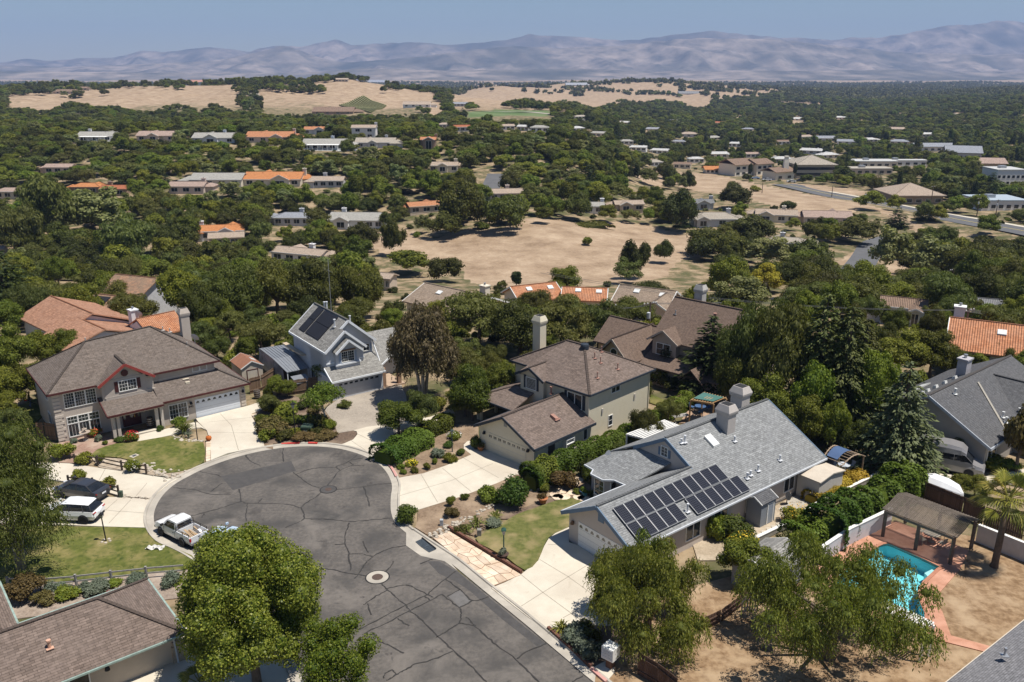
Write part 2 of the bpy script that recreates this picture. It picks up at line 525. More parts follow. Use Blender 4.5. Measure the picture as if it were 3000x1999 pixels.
# mountains
def build_mountains():
 f1=.6375
 sky1=[(0,285),(130,290),(240,270),(330,280),(430,268),(600,265),(740,232),(850,240),(1050,217),(1220,238),(1260,222),(1340,209),(1430,215),(1540,190),(1585,178),(1650,208),(1800,198),(1950,195),(2050,208),(2200,200),(2353,180)]
 sky2=[(70,157),(170,165),(280,168),(430,183),(520,185),(700,162),(850,145),(950,155),(1200,175),(1260,172),(1400,185),(1470,172),(1580,175),(1700,155),(1850,122),(2000,115),(2090,98),(2200,98),(2290,120),(2353,125)]
 S=[(x*f1,y*f1)for x,y in sky1]+[(1500+x*f1,y*f1)for x,y in sky2]
 S=[(-1500,190),(-600,175)]+S+[(3300,110),(3800,130),(4500,150)]
 S2=[(-1500,205),(0,190),(250,196),(420,190),(600,182),(690,175),(760,158),(800,148),(856,133),(900,146),(950,165),(1010,180),(1060,182),(1200,170),(1290,160),(1400,145),(1500,135),(1650,140),(1800,132),(1950,115),(2100,112),(2250,118),(2400,132),(2550,150),(2800,160),(3000,158),(4500,170)]
 S3=[(-1500,215),(0,208),(500,212),(900,214),(1100,200),(1300,206),(1500,204),(1700,200),(1900,210),(2100,206),(2300,208),(2600,203),(2800,212),(3000,210),(4500,210)]
 def crest(tab,Yc):
  xs=np.array([(p[0]-1500)/FPX*Yc for p in tab]);zs=np.array([CAM_H+(210-p[1])/FPX*Yc*.91 for p in tab])
  return xs,zs
 nx,ny=430,120
 xs=np.linspace(-11000,11000,nx);ys=np.linspace(6300,12500,ny)
 X,Y=np.meshgrid(xs,ys)
 Z=np.full(X.shape,-40.0)
 def ridged(x,y,seed,octs=5,base=1/900):
  r=np.random.default_rng(seed);out=np.zeros_like(x);amp=1.0;f=base
  for o in range(octs):
   a=r.uniform(0,6.28,4);th=r.uniform(0,3.14)
   u=x*np.cos(th)+y*np.sin(th);v=-x*np.sin(th)+y*np.cos(th)
   out+=amp*(1-np.abs(np.sin(u*f*3.1+a[0]+1.3*np.sin(v*f*2.1+a[1])))-.5+.4*np.sin(v*f*4+a[2])*np.sin(u*f*2.3+a[3]))
   amp*=.55;f*=1.9
  return out
 n=ridged(X,Y,3);n2=ridged(X,Y,9,base=1/500)
 sp_=np.zeros_like(X);rs=np.random.default_rng(77)
 for lam,am in((760,1.0),(410,.62),(230,.36),(120,.2),(70,.1)):
  ph=rs.uniform(0,6.28,3);wv=X+260*np.sin(Y/820+ph[1]+X/1900)+90*np.sin(Y/300+ph[2])
  sp_+=am*(1-2*np.abs(np.sin(wv*math.pi/lam+ph[0]))**.8)
 for tab,Yc,wd,amp in((S,11300,1700,55),(S2,9100,1500,48),(S3,7300,800,16)):
  cx,cz=crest(tab,Yc)
  line=np.interp(X,cx,cz)+40
  d=(Y-Yc-120*np.sin(X*.0021))/wd
  fall=np.clip(1-np.abs(d),0,1)**1.15
  spur=np.clip(np.abs(d),0,1)
  h=line*fall+np.minimum(spur*1.6,1)*fall*(n*amp*.8+n2*amp*.4+sp_*amp*.95)*np.clip(line/160,.35,1.6)
  Z=np.maximum(Z,h-40)
 V=np.stack([X,Y,Z],-1).reshape(-1,3)
 idx=np.arange(nx*ny).reshape(ny,nx)
 F=np.stack([idx[:-1,:-1],idx[:-1,1:],idx[1:,1:],idx[1:,:-1]],-1).reshape(-1,4)
 mm=M('mountain_slope',(.37,.30,.25),(.085,.082,.075),scale=.0046,rough=.95,detail=10,c3=(.06,.065,.055),scale3=.0011,spec=.05,coords='Object')
 o=link('mountains',npmesh('mountains',V,F,mm,smooth=True))
 tag(o,kind='structure')
build_mountains()
# surfaces around the cul-de-sac
ASPH=M('asphalt',(.142,.126,.112),(.088,.080,.074),scale=3.2,rough=.92,bump=.25,c3=(.066,.062,.059),scale3=.28,spec=.2,detail=8,extra=(((.175,.155,.138),.22,.5,.72),((.055,.05,.048),.75,.62,.72),((.05,.046,.044),.11,.58,.7)))
ASPH_D=M('asphalt_patch',(.08,.075,.073),(.06,.057,.056),scale=2,rough=.9,spec=.25,c3=(.08,.075,.072),scale3=.4)
SEALC=M('old_sealant',(.026,.024,.023),(.045,.042,.039),scale=1.1,rough=.8)
SEAL=M('crack_sealant',(.022,.021,.021),(.032,.03,.03),scale=3,rough=.75)
CONC=M('pale_concrete',(.60,.545,.45),(.54,.485,.395),scale=.9,rough=.88,c3=(.49,.43,.35),scale3=.22,detail=7,extra=(((.43,.37,.29),.6,.6,.78),))
CONC_G=M('gutter_concrete',(.47,.425,.36),(.37,.335,.285),scale=1.2,rough=.9,c3=(.32,.29,.25),scale3=.35,detail=7)
JOINT=M('joint',(.30,.26,.2),(.22,.19,.15),scale=3)
PAVER=M('driveway_paver',(.36,.31,.255),(.25,.215,.18),scale=5,rough=.9,c3=(.40,.345,.285),scale3=.3)
GRASS=M('lawn',(.13,.14,.036),(.07,.085,.02),scale=2.2,rough=.95,bump=.6,c3=(.22,.185,.075),scale3=.55,spec=.1,detail=9,extra=(((.05,.07,.016),1.1,.56,.68),((.27,.22,.11),.9,.64,.74)))
GRASS_D=M('lawn_dry',(.15,.15,.05),(.08,.092,.026),scale=2.6,rough=.95,bump=.6,c3=(.29,.225,.115),scale3=.5,spec=.1,detail=9)
MULCH=M('mulch',(.26,.185,.125),(.15,.105,.072),scale=4.5,rough=.95,bump=.6,c3=(.33,.245,.17),scale3=.5,spec=.1,detail=8)
MULCH_D=M('dark_mulch',(.17,.12,.09),(.10,.072,.055),scale=5,rough=.95,bump=.6,c3=(.24,.18,.13),scale3=.5,spec=.1)
DIRT=M('dry_dirt',(.33,.225,.135),(.17,.105,.058),scale=2.0,rough=.95,bump=.8,c3=(.38,.275,.175),scale3=.5,spec=.1,detail=8)
DIRT_P=M('pale_gravel',(.42,.34,.25),(.30,.24,.17),scale=6,rough=.95,bump=.5,c3=(.5,.42,.32),scale3=.6,spec=.1)
TERRA=M('terracotta_paving',(.50,.255,.17),(.40,.195,.125),scale=2,rough=.85,c3=(.56,.31,.22),scale3=.5)
STONE=M('flagstone',(.64,.50,.37),(.52,.385,.275),scale=2.5,rough=.85,c3=(.70,.585,.46),scale3=.8,obj_var=.14)
PEBBLE=M('pebble',(.52,.46,.38),(.36,.31,.25),scale=4,rough=.85,obj_var=.25)
_SZ=[0]
SHEETS=[]
def sheet(name,pts,z,mat,parent=None,base=-.12,smooth_n=0,kind='structure'):
 if name=='planting_bed':_SZ[0]+=1;z=z-.002*_SZ[0]
 P=gw(pts)
 if smooth_n:P=smoothline(P,smooth_n,True)
 SHEETS.append([(p.x,p.y)for p in P])
 mb=MB();mb.prism([(p.x,p.y)for p in P],base,z)
 o=mb.build(name,mat,parent)
 if parent is None:tag(o,kind=kind)
 return o
def ribbon_mesh(pts,w,z,mb=None):
 mb=mb or MB()
 n=len(pts);V=[]
 for i,p in enumerate(pts):
  d=Vector(pts[min(i+1,n-1)])-Vector(pts[max(i-1,0)]);d.z=0
  d=d.normalized()if d.length else Vector((1,0,0))
  s=Vector((-d.y,d.x,0));ww=w[i]if isinstance(w,(list,tuple))else w
  zz=z if z is not None else p[2]
  V+=[(p[0]+s.x*ww/2,p[1]+s.y*ww/2,zz),(p[0]-s.x*ww/2,p[1]-s.y*ww/2,zz)]
 mb.add(V,[(2*i,2*i+1,2*i+3,2*i+2)for i in range(n-1)])
 return mb
edge_px=cN1([(520,1010),(420,950),(330,905),(220,855),(150,770),(132,680),(160,590),(220,505),(310,430),(420,370),(500,330),(620,282),(760,236),(900,200),(1050,172),(1200,156),(1350,152),(1480,160),(1600,180),(1720,217),(1800,255),(1870,300),(1920,360),(1950,425),(1956,475),(1948,530),(1945,600),(1950,660),(1970,720),(2010,768),(2065,815)])
apron_px=cN2([(757,520),(870,600),(1050,640)])
right_px=cN2([(1150,712),(1290,820),(1400,910),(1560,1040),(1700,1155),(1850,1283),(2000,1410),(2110,1505),(2190,1570),(2500,1830),(2900,2180)])
left_px=[(1160,2500),(960,2180),(890,1999),(820,1860),(700,1735)]
road_pts=smoothline(gw(edge_px),4)+gw(apron_px)+smoothline(gw(right_px),3)+smoothline(gw(left_px),4)
ROADP=[(p.x,p.y)for p in road_pts]
mb=MB();mb.prism(ROADP,-.3,0.0)
road=tag(mb.build('road',ASPH),kind='structure')
def offset_line(pts,d):
 out=[]
 n=len(pts)
 for i,p in enumerate(pts):
  t=pts[min(i+1,n-1)]-pts[max(i-1,0)];t.z=0;t.normalize()
  out.append(Vector((p.x-t.y*d,p.y+t.x*d,p.z)))
 return out
inner_bulb=smoothline(gw(edge_px),4)
inner_right=[g(*cN2([(757,415)])[0]),]+gw(apron_px)+smoothline(gw(right_px),3)
inner_left=smoothline(gw(left_px),4)+[inner_bulb[0]]
def strip(name,a,b,za,zb,mat,parent=None,kind='structure',base=-.25):
 mb=MB();n=len(a)
 V=[(p.x,p.y,za)for p in a]+[(p.x,p.y,zb)for p in b]+[(p.x,p.y,base)for p in b]+[(p.x,p.y,base)for p in a]
 F=[]
 for i in range(n-1):
  F+=[(i,i+1,n+i+1,n+i),(n+i,n+i+1,2*n+i+1,2*n+i),(3*n+i,3*n+i+1,i+1,i)]
 mb.add(V,F)
 o=mb.build(name,mat,parent)
 bm=bmesh.new();bm.from_mesh(o.data);bmesh.ops.recalc_face_normals(bm,faces=bm.faces);bm.to_mesh(o.data);bm.free()
 if parent is None:tag(o,kind=kind)
 return o
def kerb_run(line,gw_,kw,name='gutter'):
 l1=offset_line(line,gw_);l2=offset_line(line,gw_+.05);l3=offset_line(line,gw_+kw)
 o=strip(name,line,l1,.012,.03,CONC_G)
 k=strip('kerb',l2,l3,.13,.14,CONC_G)
 k2=strip('kerb_face',l1,l2,.03,.13,CONC_G,parent=k)
 return o
SGN=1.0
kerb_run(inner_bulb,.55,.22)
kerb_run(inner_left,.45,.2)
r_line=smoothline(gw(cN1([(2065,815)])+cN2([(960,560),(1100,655),(1290,812),(1400,902),(1560,1032),(1700,1147),(1850,1275),(2000,1402),(2110,1497),(2190,1562),(2500,1822),(2900,2172)])),3)
kerb_run(r_line,.62,.2)
ap=gw(cN1([(2065,815)])+apron_px+cN2([(1150,712),(1100,655),(960,548),(880,478),(810,410)]))
mb=MB();mb.prism([(p.x,p.y)for p in ap],-.2,.02)
tag(mb.build('drain_apron',CONC_G),kind='structure')
cracks1=[[(1125,168),(1118,215),(1125,268)],[(830,212),(870,262),(945,302)],[(480,345),(570,362),(650,382)],[(280,468),(370,478),(440,482),(530,510),(610,522),(720,522)],[(660,432),(610,465),(570,498)],[(788,478),(800,575)],[(390,692),(560,648),(690,610),(800,575),(850,590),(980,588),(1120,594),(1200,605),(1255,622)],[(850,590),(838,670),(838,725)],[(930,585),(955,555)],[(500,695),(520,665)],[(1200,350),(1270,405),(1330,448),(1400,472)],[(1255,622),(1320,570),(1380,535),(1425,495)],[(1255,622),(1280,670),(1278,712),(1220,740),(1140,775)],[(1460,452),(1510,395),(1560,335),(1650,300),(1700,298),(1740,302)],[(1230,360),(1340,325),(1440,315),(1530,312)],[(1530,312),(1560,335)],[(1530,308),(1620,268),(1690,218)],[(1640,258),(1740,238)],[(1620,268),(1660,298)],[(1520,482),(1620,475),(1740,460),(1860,440),(1955,436)],[(1738,462),(1762,530),(1782,612)],[(1278,708),(1400,708),(1520,715),(1640,728),(1800,715),(1960,700)],[(1632,735),(1605,800),(1595,890),(1622,970),(1640,1105)],[(1515,905),(1595,898)],[(1625,975),(1720,975),(1800,995)],[(2065,912),(1960,928),(1860,965),(1780,1020),(1730,1080),(1700,1135),(1665,1165)],[(1390,1085),(1500,1095),(1600,1120),(1700,1135),(1790,1150)],[(1970,1030),(1945,1075),(1905,1115)],[(135,722),(250,690)],]
cracks2=[[(565,808),(610,855),(680,915),(750,975),(790,1025)],[(600,850),(700,828),(780,825),(870,868),(930,900),(965,915)],[(610,862),(530,905),(430,975)],[(465,965),(490,1050)],[(395,1165),(640,1035),(900,905),(960,855),(1140,715)],[(430,1195),(560,1135),(790,1020),(960,930),(1030,892)],[(1030,892),(1090,940),(1165,1000),(1180,1060),(1165,1110),(1090,1165),(1005,1210)],[(1070,908),(1170,855)],[(1060,778),(1170,855),(1265,940),(1390,912)],[(1265,940),(1165,1000)],[(790,1025),(880,1095),(1000,1215),(1110,1320),(1240,1430),(1370,1566)],[(1000,1215),(990,1225)],[(1165,1115),(1285,1138),(1350,1200),(1450,1280),(1600,1395),(1690,1480),(1790,1580)],[(1285,1138),(1240,1085),(1210,1070)],[(1605,1390),(1690,1330),(1835,1270)],[(690,1080),(780,1135)],[(500,1190),(560,1255),(630,1285),(740,1345)],[(1110,1330),(970,1390),(830,1430),(740,1475),(680,1510),(610,1555)],[(680,1510),(650,1475),(600,1500),(585,1535)],[(895,905),(940,935)],[(2120,1510),(2030,1566)],[(430,490),(465,575)],[(870,658),(960,625)],]
mb=MB();rr=random.Random(3);zc=.005
for fn,lst in((cN1,cracks1),(cN2,cracks2)):
 for ln in lst:
  P=smoothline(gw(fn(ln)),5)
  P=[Vector((p.x+rr.uniform(-.05,.05),p.y+rr.uniform(-.05,.05),0))for p in P]
  zc+=.00025
  ribbon_mesh(P,[rr.uniform(.05,.14)for _ in P],zc,mb)
mb.build('crack_sealant',SEALC,road)
mb=MB();P=gw(cN1([(648,382),(1185,265),(1220,338),(738,488)]));mb.prism([(p.x,p.y)for p in P],-.1,.004);mb.build('asphalt_patch',ASPH_D,road)
mb=MB();P=gw(cN2([(1080,908),(1165,858),(1260,940),(1170,995)]));mb.prism([(p.x,p.y)for p in P],-.1,.004);mb.build('asphalt_patch',M('asphalt_pale',(.15,.14,.135),(.11,.105,.10),scale=2),road)
mb=MB()
P=gw(cN2([(920,640),(1010,640),(1150,722),(1400,925),(1600,1090),(1835,1280),(1760,1290),(1500,1090),(1250,870),(1130,790),(1010,735)]));mb.prism([(p.x,p.y)for p in P],-.1,.0035);mb.build('asphalt_patch',ASPH_D,road)
IRON=M('rusty_iron',(.10,.065,.05),(.07,.05,.042),scale=6,rough=.7)
def manhole(px,py,r_in,r_out,label,collar):
 p=g(px,py)
 t=thing('manhole',label,'manhole',(p.x,p.y,.012))
 mb=MB();mb.lathe([(r_out+.1,-.1),(r_out+.1,.002)],28);mb.build('tar_ring',SEAL,t)
 mb=MB();mb.lathe([(r_out,-.1),(r_out,.006)],28);mb.build('collar',collar,t)
 mb=MB();mb.lathe([(r_in,-.1),(r_in,.014),(r_in*.8,.018)],24);mb.build('cover',IRON,t)
manhole(*cN2([(538,762)])[0],.4,.8,'round rusty manhole cover in a pale concrete ring',CONC_G)
manhole(*cN1([(1468,482)])[0],.3,.66,'small manhole cover ringed with dark asphalt in the cul-de-sac',ASPH_D)
t=thing('storm_drain','double steel storm drain grate beside the kerb','storm drain',g(*cN2([(905,515)])[0],.02))
o0=g(*cN2([(905,515)])[0])
GR=M('grate_steel',(.11,.13,.15),(.07,.085,.10),scale=6,rough=.5,metal=.4)
for quad in([(832,493),(880,472),(930,515),(880,535)],[(885,538),(938,515),(985,550),(935,572)]):
 mb=MB();P=[g(*q)-o0 for q in cN2(quad)];mb.prism([(p.x,p.y)for p in P],-.05,.01);o=mb.build('grate',M('drain_pit',(.01,.01,.012),rough=.6),t)
 mb=MB()
 for k in range(9):
  f=(k+.5)/9
  a=P[0].lerp(P[1],f);b=P[3].lerp(P[2],f);mb.bar((a.x,a.y,.03),(b.x,b.y,.03),.05,.03)
 for k in range(4):
  a=P[k];b=P[(k+1)%4];mb.bar((a.x,a.y,.03),(b.x,b.y,.03),.05,.034)
 mb.build('grate_bar',GR,o)
mb=MB();P=[g(*q)-o0 for q in cN2([(880,465),(985,548)])];mb.bar((P[0].x,P[0].y,.05),(P[1].x,P[1].y,.05),.1,.1);mb.build('inlet',M('drain_pit',(.01,.01,.012)),t)
RED=M('red_kerb_paint',(.62,.05,.04),(.5,.06,.05),scale=3)
PINK=M('faded_kerb_paint',(.55,.25,.22),(.48,.3,.26),scale=3)
def kpaint(pts,mat,w=.22):
 mb=MB();P=smoothline(gw(pts,0),4)
 for i in range(len(P)-1):mb.bar((P[i].x,P[i].y,.1),(P[i+1].x,P[i+1].y,.1),w,.12)
 tag(mb.build('kerb_paint',mat),kind='structure')
kpaint(cN1([(1110,141),(1180,136),(1250,132)]),RED)
kpaint(cN1([(1315,132),(1385,134)]),RED)
kpaint(cN1([(1900,268),(1950,318),(1990,390)]),PINK)
kpaint(cN2([(2175,1470),(2290,1570)]),PINK)
# lots: driveways, walks, lawns and beds
def joints(par,segs,fn,z,w=.045):
 mb=MB()
 for a,b in segs:
  P=gw(fn([a,b]));d=P[1]-P[0]
  ribbon_mesh([P[0]+d*k/6 for k in range(7)],w,z,mb)
 mb.build('joint',JOINT,par)
DW=.07
dA=sheet('driveway',cN3([(1592,262),(2108,135),(2262,85),(2258,165),(2140,215),(2140,240),(2195,340),(2240,440),(2268,545),(2120,560),(1900,605),(1738,672),(1738,600),(1730,480),(1700,380),(1610,290)]),DW,CONC)
joints(dA,[((1830,215),(1940,330)),((1940,330),(2010,575)),((1730,400),(2225,405)),((1700,300),(2160,250))],cN3,DW+.004)
sheet('walkway',cN3([(1015,488),(1030,425),(1190,385),(1250,375),(1570,300),(1612,300),(1690,372),(1640,350),(1560,360),(1340,425),(1150,470)]),DW-.006,CONC)
sheet('porch_slab',cN3([(820,430),(1230,350),(1200,380),(850,450)]),.12,CONC)
d1=sheet('driveway',cN3([(1425,848),(1370,858),(1100,818),(700,758),(350,705),(0,690),(-330,690),(-330,800),(0,840),(330,885),(580,945),(835,1022),(1160,1052),(1230,985),(1330,905)]),DW,CONC)
joints(d1,[((700,760),(600,945)),((1110,900),(1000,1030))],cN3,DW+.004)
d2=sheet('driveway',cN3([(1158,1060),(870,1037),(700,1033),(300,965),(-330,880),(-330,1290),(380,1312),(700,1325),(1108,1336),(1100,1235),(1120,1130)]),DW-.003,CONC)
joints(d2,[((950,1065),(735,1295)),((850,1175),(1100,1195)),((680,1160),(850,1180)),((820,1060),(630,1230))],cN3,DW+.002)
pv=sheet('paver_driveway',cB([(735,1180),(850,1095),(930,1058),(1000,1040),(1250,998),(1400,968),(1440,1060),(1455,1180),(1545,1258),(1400,1292),(1100,1332),(985,1362),(850,1385),(830,1330),(790,1255)]),DW-.01,PAVER)
db=sheet('driveway',cB([(905,1475),(985,1440),(1022,1395),(1015,1370),(985,1362),(1100,1332),(1400,1292),(1545,1258),(1640,1248),(1745,1210),(1830,1170),(1860,1210),(1800,1262),(1650,1290),(1450,1340),(1340,1390),(1280,1440)])+cN1([(1865,165),(1852,240),(1780,212),(1680,172),(1590,152),(1540,146)]),DW,CONC)
joints(db,[((1640,110),(1790,212)),((1690,60),(1870,150))],cN1,DW+.004)
dC=sheet('driveway',cG([(200,718),(400,682),(600,612),(800,525),(738,475),(738,440),(765,415),(810,402),(818,425),(800,450),(830,480),(900,480),(935,490),(1258,622),(1258,702),(1180,690),(1010,765),(700,880),(360,985),(197,968),(186,840),(195,760)]),DW,CONC)
joints(dC,[((380,690),(520,925)),((560,640),(800,835)),((720,545),(1030,720)),((200,870),(640,740)),((640,740),(980,600))],cG,DW+.004)
dD=sheet('driveway',cN2([(1410,850),(1520,805),(1640,745),(1680,712),(1770,640),(1815,530),(1850,470),(1900,430),(2005,383),(2005,500),(2075,522),(2330,690),(2620,900),(2560,1000),(2353,1138),(2170,1135),(2000,1140),(1838,1165),(1700,1078),(1560,970)]),DW,CONC)
joints(dD,[((1640,750),(1805,885)),((1805,885),(2110,1110)),((1640,990),(1805,885)),((1805,885),(2000,765)),((2000,765),(2180,655)),((1780,632),(2000,765)),((2000,765),(2200,910)),((1960,1080),(2130,985)),((1840,515),(1910,520))],cN2,DW+.004)
sheet('walkway',cN2([(2175,1470),(2290,1410),(2353,1440),(2353,1500),(2310,1550)]),.1,CONC)
LW=.09
sheet('lawn',cN3([(560,640),(620,570),(800,512),(1000,492),(1330,435),(1400,450),(1600,485),(1650,492),(1672,530),(1668,690),(1480,775),(1300,800),(1215,790),(1100,720),(850,650),(640,635)]),LW,GRASS,smooth_n=2)
sheet('lawn',cI([(625,985),(1000,990),(1222,997),(1240,1050),(1290,1095),(1450,1160),(1600,1225),(1660,1290),(1600,1330),(1530,1342),(1230,1372),(940,1400),(640,1432),(330,1462),(0,1482),(-250,1500),(-250,980),(200,970)]),LW,GRASS)
sheet('lawn',cN2([(1290,470),(1500,350),(1600,290),(1750,235),(1990,160),(2110,195),(2040,300),(2000,383),(1900,428),(1845,470),(1812,530),(1768,640),(1668,715),(1540,625),(1390,545)]),LW,GRASS_D,smooth_n=2)
sheet('lawn',cr((1350,850),.34,[(1635,905),(1760,955),(1700,1000),(1625,975)]),LW,GRASS)
sheet('planting_bed',cG([(60,570),(195,718),(400,680),(600,610),(800,525),(735,470),(738,430),(800,400),(865,440),(860,280),(700,250),(640,280),(430,400),(280,470),(120,520)]),.05,MULCH)
sheet('planting_bed',cG([(355,985),(700,880),(1010,765),(1180,690),(1260,700),(1500,640),(1700,700),(1820,800),(1780,900),(1700,910),(1450,870),(1300,950),(1050,1050),(820,1200),(600,1140),(470,1215),(330,1130),(350,1080)]),.05,MULCH)
sheet('planting_bed',cG([(1000,1020),(1260,960),(1420,890),(1480,880),(1500,920),(1330,1000),(1180,1060),(1040,1060)]),.055,MULCH_D)
sheet('planting_bed',cN3([(180,690),(130,560),(240,500),(350,480),(470,440),(640,420),(780,460),(820,500),(620,568),(560,640),(400,700)]),.06,M('brick_red_gravel',(.34,.215,.165),(.24,.15,.11),scale=5,c3=(.4,.3,.23),scale3=.6))
sheet('planting_bed',cN3([(1100,720),(1215,790),(1300,800),(1480,775),(1560,745),(1420,845),(1150,815),(880,780),(640,740),(560,640),(850,655)]),.055,M('rock_mulch',(.44,.36,.27),(.26,.2,.145),scale=4,bump=.8,c3=(.5,.42,.33),scale3=.8))
sheet('planting_bed',cB([(160,1480),(105,1240),(180,1190),(220,1080),(480,1060),(735,1180),(790,1255),(830,1330),(850,1385),(985,1362),(1020,1380),(985,1440),(900,1478),(600,1462)]),.05,MULCH_D)
sheet('planting_bed',cN3([(2140,215),(2260,165),(2350,200),(2350,560),(2268,545),(2240,440),(2195,340)]),.05,MULCH)
sheet('planting_bed',cI([(-250,1490),(330,1462),(940,1400),(1530,1345),(1600,1335),(1560,1568),(1300,1600),(-250,1800)]),.04,M('pale_mulch',(.34,.27,.215),(.2,.155,.125),scale=4,bump=.7,c3=(.4,.33,.27),scale3=.6))
sheet('planting_bed',cN2([(1840,1170),(2170,1137),(2353,1140),(2500,1190),(2353,1440),(2180,1470),(1960,1275)]),.05,MULCH_D)
sheet('driveway',[(330,2030),(480,1880),(700,1740),(800,1860),(860,1990),(930,2150),(500,2250)],DW,CONC)
sheet('gravel_yard',cr((1700,1100),.3826,[(830,1200),(1260,1130),(1480,1010),(1740,870),(1950,770),(2150,700),(2200,740),(1840,990),(1300,1300),(1050,1420),(900,1420)]),.05,DIRT_P)
deck=cF([(440,540),(640,500),(780,430),(1300,640),(1240,770),(1072,965),(1172,1245),(1480,1330),(1450,1370),(1110,1285),(1055,1300),(980,1240),(640,1120),(280,960),(225,760)])
pool_px=cF([(590,655),(650,612),(705,592),(770,605),(1088,752),(1082,778),(950,925),(1003,1138),(800,1070),(500,965),(362,918),(360,850),(400,780)])
from mathutils.geometry import tessellate_polygon
def holed(name,outer,inner,z,t,mat,parent=None):
 """flat sheet with a hole, plus the hole's side walls t deep"""
 A=[Vector((p.x,p.y,0))for p in outer];B=[Vector((p.x,p.y,0))for p in inner]
 tri=tessellate_polygon([A,B])
 pts=[(p.x,p.y,z)for p in A+B]
 mb=MB();mb.add(pts,[tuple(f)for f in tri])
 n=len(B);off=len(mb.v);lo=len(A)
 mb.add([(p.x,p.y,z-t)for p in B],[])
 for i in range(n):
  j=(i+1)%n
  mb.f.append((lo+i,lo+j,off+j,off+i))
 na=len(A);off2=len(mb.v)
 mb.add([(p.x,p.y,z-.12)for p in A],[])
 for i in range(na):
  j=(i+1)%na
  mb.f.append((i,j,off2+j,off2+i))
 o=mb.build(name,mat,parent)
 bm=bmesh.new();bm.from_mesh(o.data);bmesh.ops.recalc_face_normals(bm,faces=bm.faces)
 up=[f for f in bm.faces if abs(f.normal.z)>.9 and f.normal.z<0]
 bmesh.ops.reverse_faces(bm,faces=up)
 bm.to_mesh(o.data);bm.free()
 return o
POOL=smoothline(gw(pool_px),3,True)
DECK=gw(deck)
dirt_out=gw(cF([(1350,540),(1700,720),(2100,900),(2100,1500),(1500,2000),(-1400,2000),(-1300,1200),(-700,900),(-300,800),(200,700),(700,440)]))
dirt_hole=gw(cF([(300,820),(560,600),(700,540),(1200,740),(1050,955),(1060,1200),(700,1100),(320,950)]))
tag(holed('dirt_yard',dirt_out,dirt_hole,.03,.02,DIRT),kind='structure')
tag(holed('pool_deck',DECK,POOL,.10,.25,TERRA),kind='structure')
pl=thing('swimming_pool','turquoise swimming pool with terracotta deck beside the slatted pergola','pool',(0,0,0))
PLAST=M('pool_plaster',(.36,.72,.78),(.30,.66,.73),scale=1.2,rough=.7)
mb=MB();n=len(POOL)
cxp=sum((p for p in POOL),Vector())/n
mb.add([(p.x,p.y,.06)for p in POOL]+[(p.x,p.y,-1.1)for p in POOL],[(i,(i+1)%n,n+(i+1)%n,n+i)for i in range(n)]+[tuple(range(n,2*n))])
o=mb.build('basin',PLAST,pl)
bm=bmesh.new();bm.from_mesh(o.data);bmesh.ops.recalc_face_normals(bm,faces=bm.faces);bmesh.ops.reverse_faces(bm,faces=bm.faces);bm.to_mesh(o.data);bm.free()
mb=MB()
for i in range(n):
 a,b=POOL[i],POOL[(i+1)%n];mb.bar((a.x,a.y,.115),(b.x,b.y,.115),.26,.05)
mb.build('coping',M('coping_brick',(.44,.2,.13),(.36,.16,.1),scale=4),pl)
mb=MB();P=gw(cF([(1020,800),(1078,768),(1050,740),(990,770)]));mb.prism([(p.x,p.y)for p in P],-1.05,-.3);mb.build('step',M('white_plaster',(.75,.8,.8)),pl)
wm,wt,wb=nodes_of('pool_water')
tr=wt.nodes.new('ShaderNodeBsdfTransparent');tr.inputs['Color'].default_value=(.70,.95,.97,1)
gl=wt.nodes.new('ShaderNodeBsdfGlossy');gl.inputs['Roughness'].default_value=.04
fr=wt.nodes.new('ShaderNodeFresnel');fr.inputs['IOR'].default_value=1.33
ms=wt.nodes.new('ShaderNodeMixShader')
nz=wt.nodes.new('ShaderNodeTexNoise');nz.inputs['Scale'].default_value=2.2
tcw=wt.nodes.new('ShaderNodeTexCoord');wt.links.new(tcw.outputs['Object'],nz.inputs['Vector'])
bpw=wt.nodes.new('ShaderNodeBump');bpw.inputs['Strength'].default_value=.25;wt.links.new(nz.outputs['Fac'],bpw.inputs['Height'])
wt.links.new(bpw.outputs[0],gl.inputs['Normal'])
wt.links.new(fr.outputs[0],ms.inputs[0]);wt.links.new(tr.outputs[0],ms.inputs[1]);wt.links.new(gl.outputs[0],ms.inputs[2])
wt.links.new(ms.outputs[0],wt.nodes['Material Output'].inputs['Surface'])
mb=MB();mb.add([(p.x,p.y,-.06)for p in POOL],[tuple(range(n))]);w_=mb.build('water',wm,pl)
if w_.data.polygons[0].normal.z<0:w_.data.flip_normals()
# house kit
SH_BROWN=M_shingle('brown_shingle',(.185,.15,.128),(.13,.104,.088),(.155,.128,.112))
SH_BROWN2=M_shingle('warm_brown_shingle',(.21,.16,.135),(.135,.102,.085),(.165,.128,.11))
SH_GREY=M_shingle('grey_shingle',(.285,.29,.29),(.19,.193,.195),(.225,.23,.235),bw=.45)
SH_GREYB=M_shingle('grey_tan_shingle',(.31,.30,.28),(.19,.182,.17),(.25,.24,.225),bw=.6)
SH_DARK=M_shingle('charcoal_shingle',(.125,.125,.13),(.095,.095,.10),(.115,.112,.115),bw=.4,rh=.14)
SH_UMBER=M_shingle('umber_shingle',(.19,.135,.105),(.15,.105,.082),(.165,.12,.095),bw=.4,rh=.14)
SH_RED=M_shingle('red_brown_shingle',(.2,.115,.085),(.15,.085,.065),(.18,.1,.08),bw=.4)
TILE_O=M_shingle('orange_barrel_tile',(.56,.25,.13),(.42,.17,.085),(.5,.27,.17),bw=.55,rh=.42,tile=True)
TILE_P=M_shingle('salmon_barrel_tile',(.52,.28,.18),(.36,.185,.115),(.45,.26,.18),bw=.6,rh=.42,tile=True)
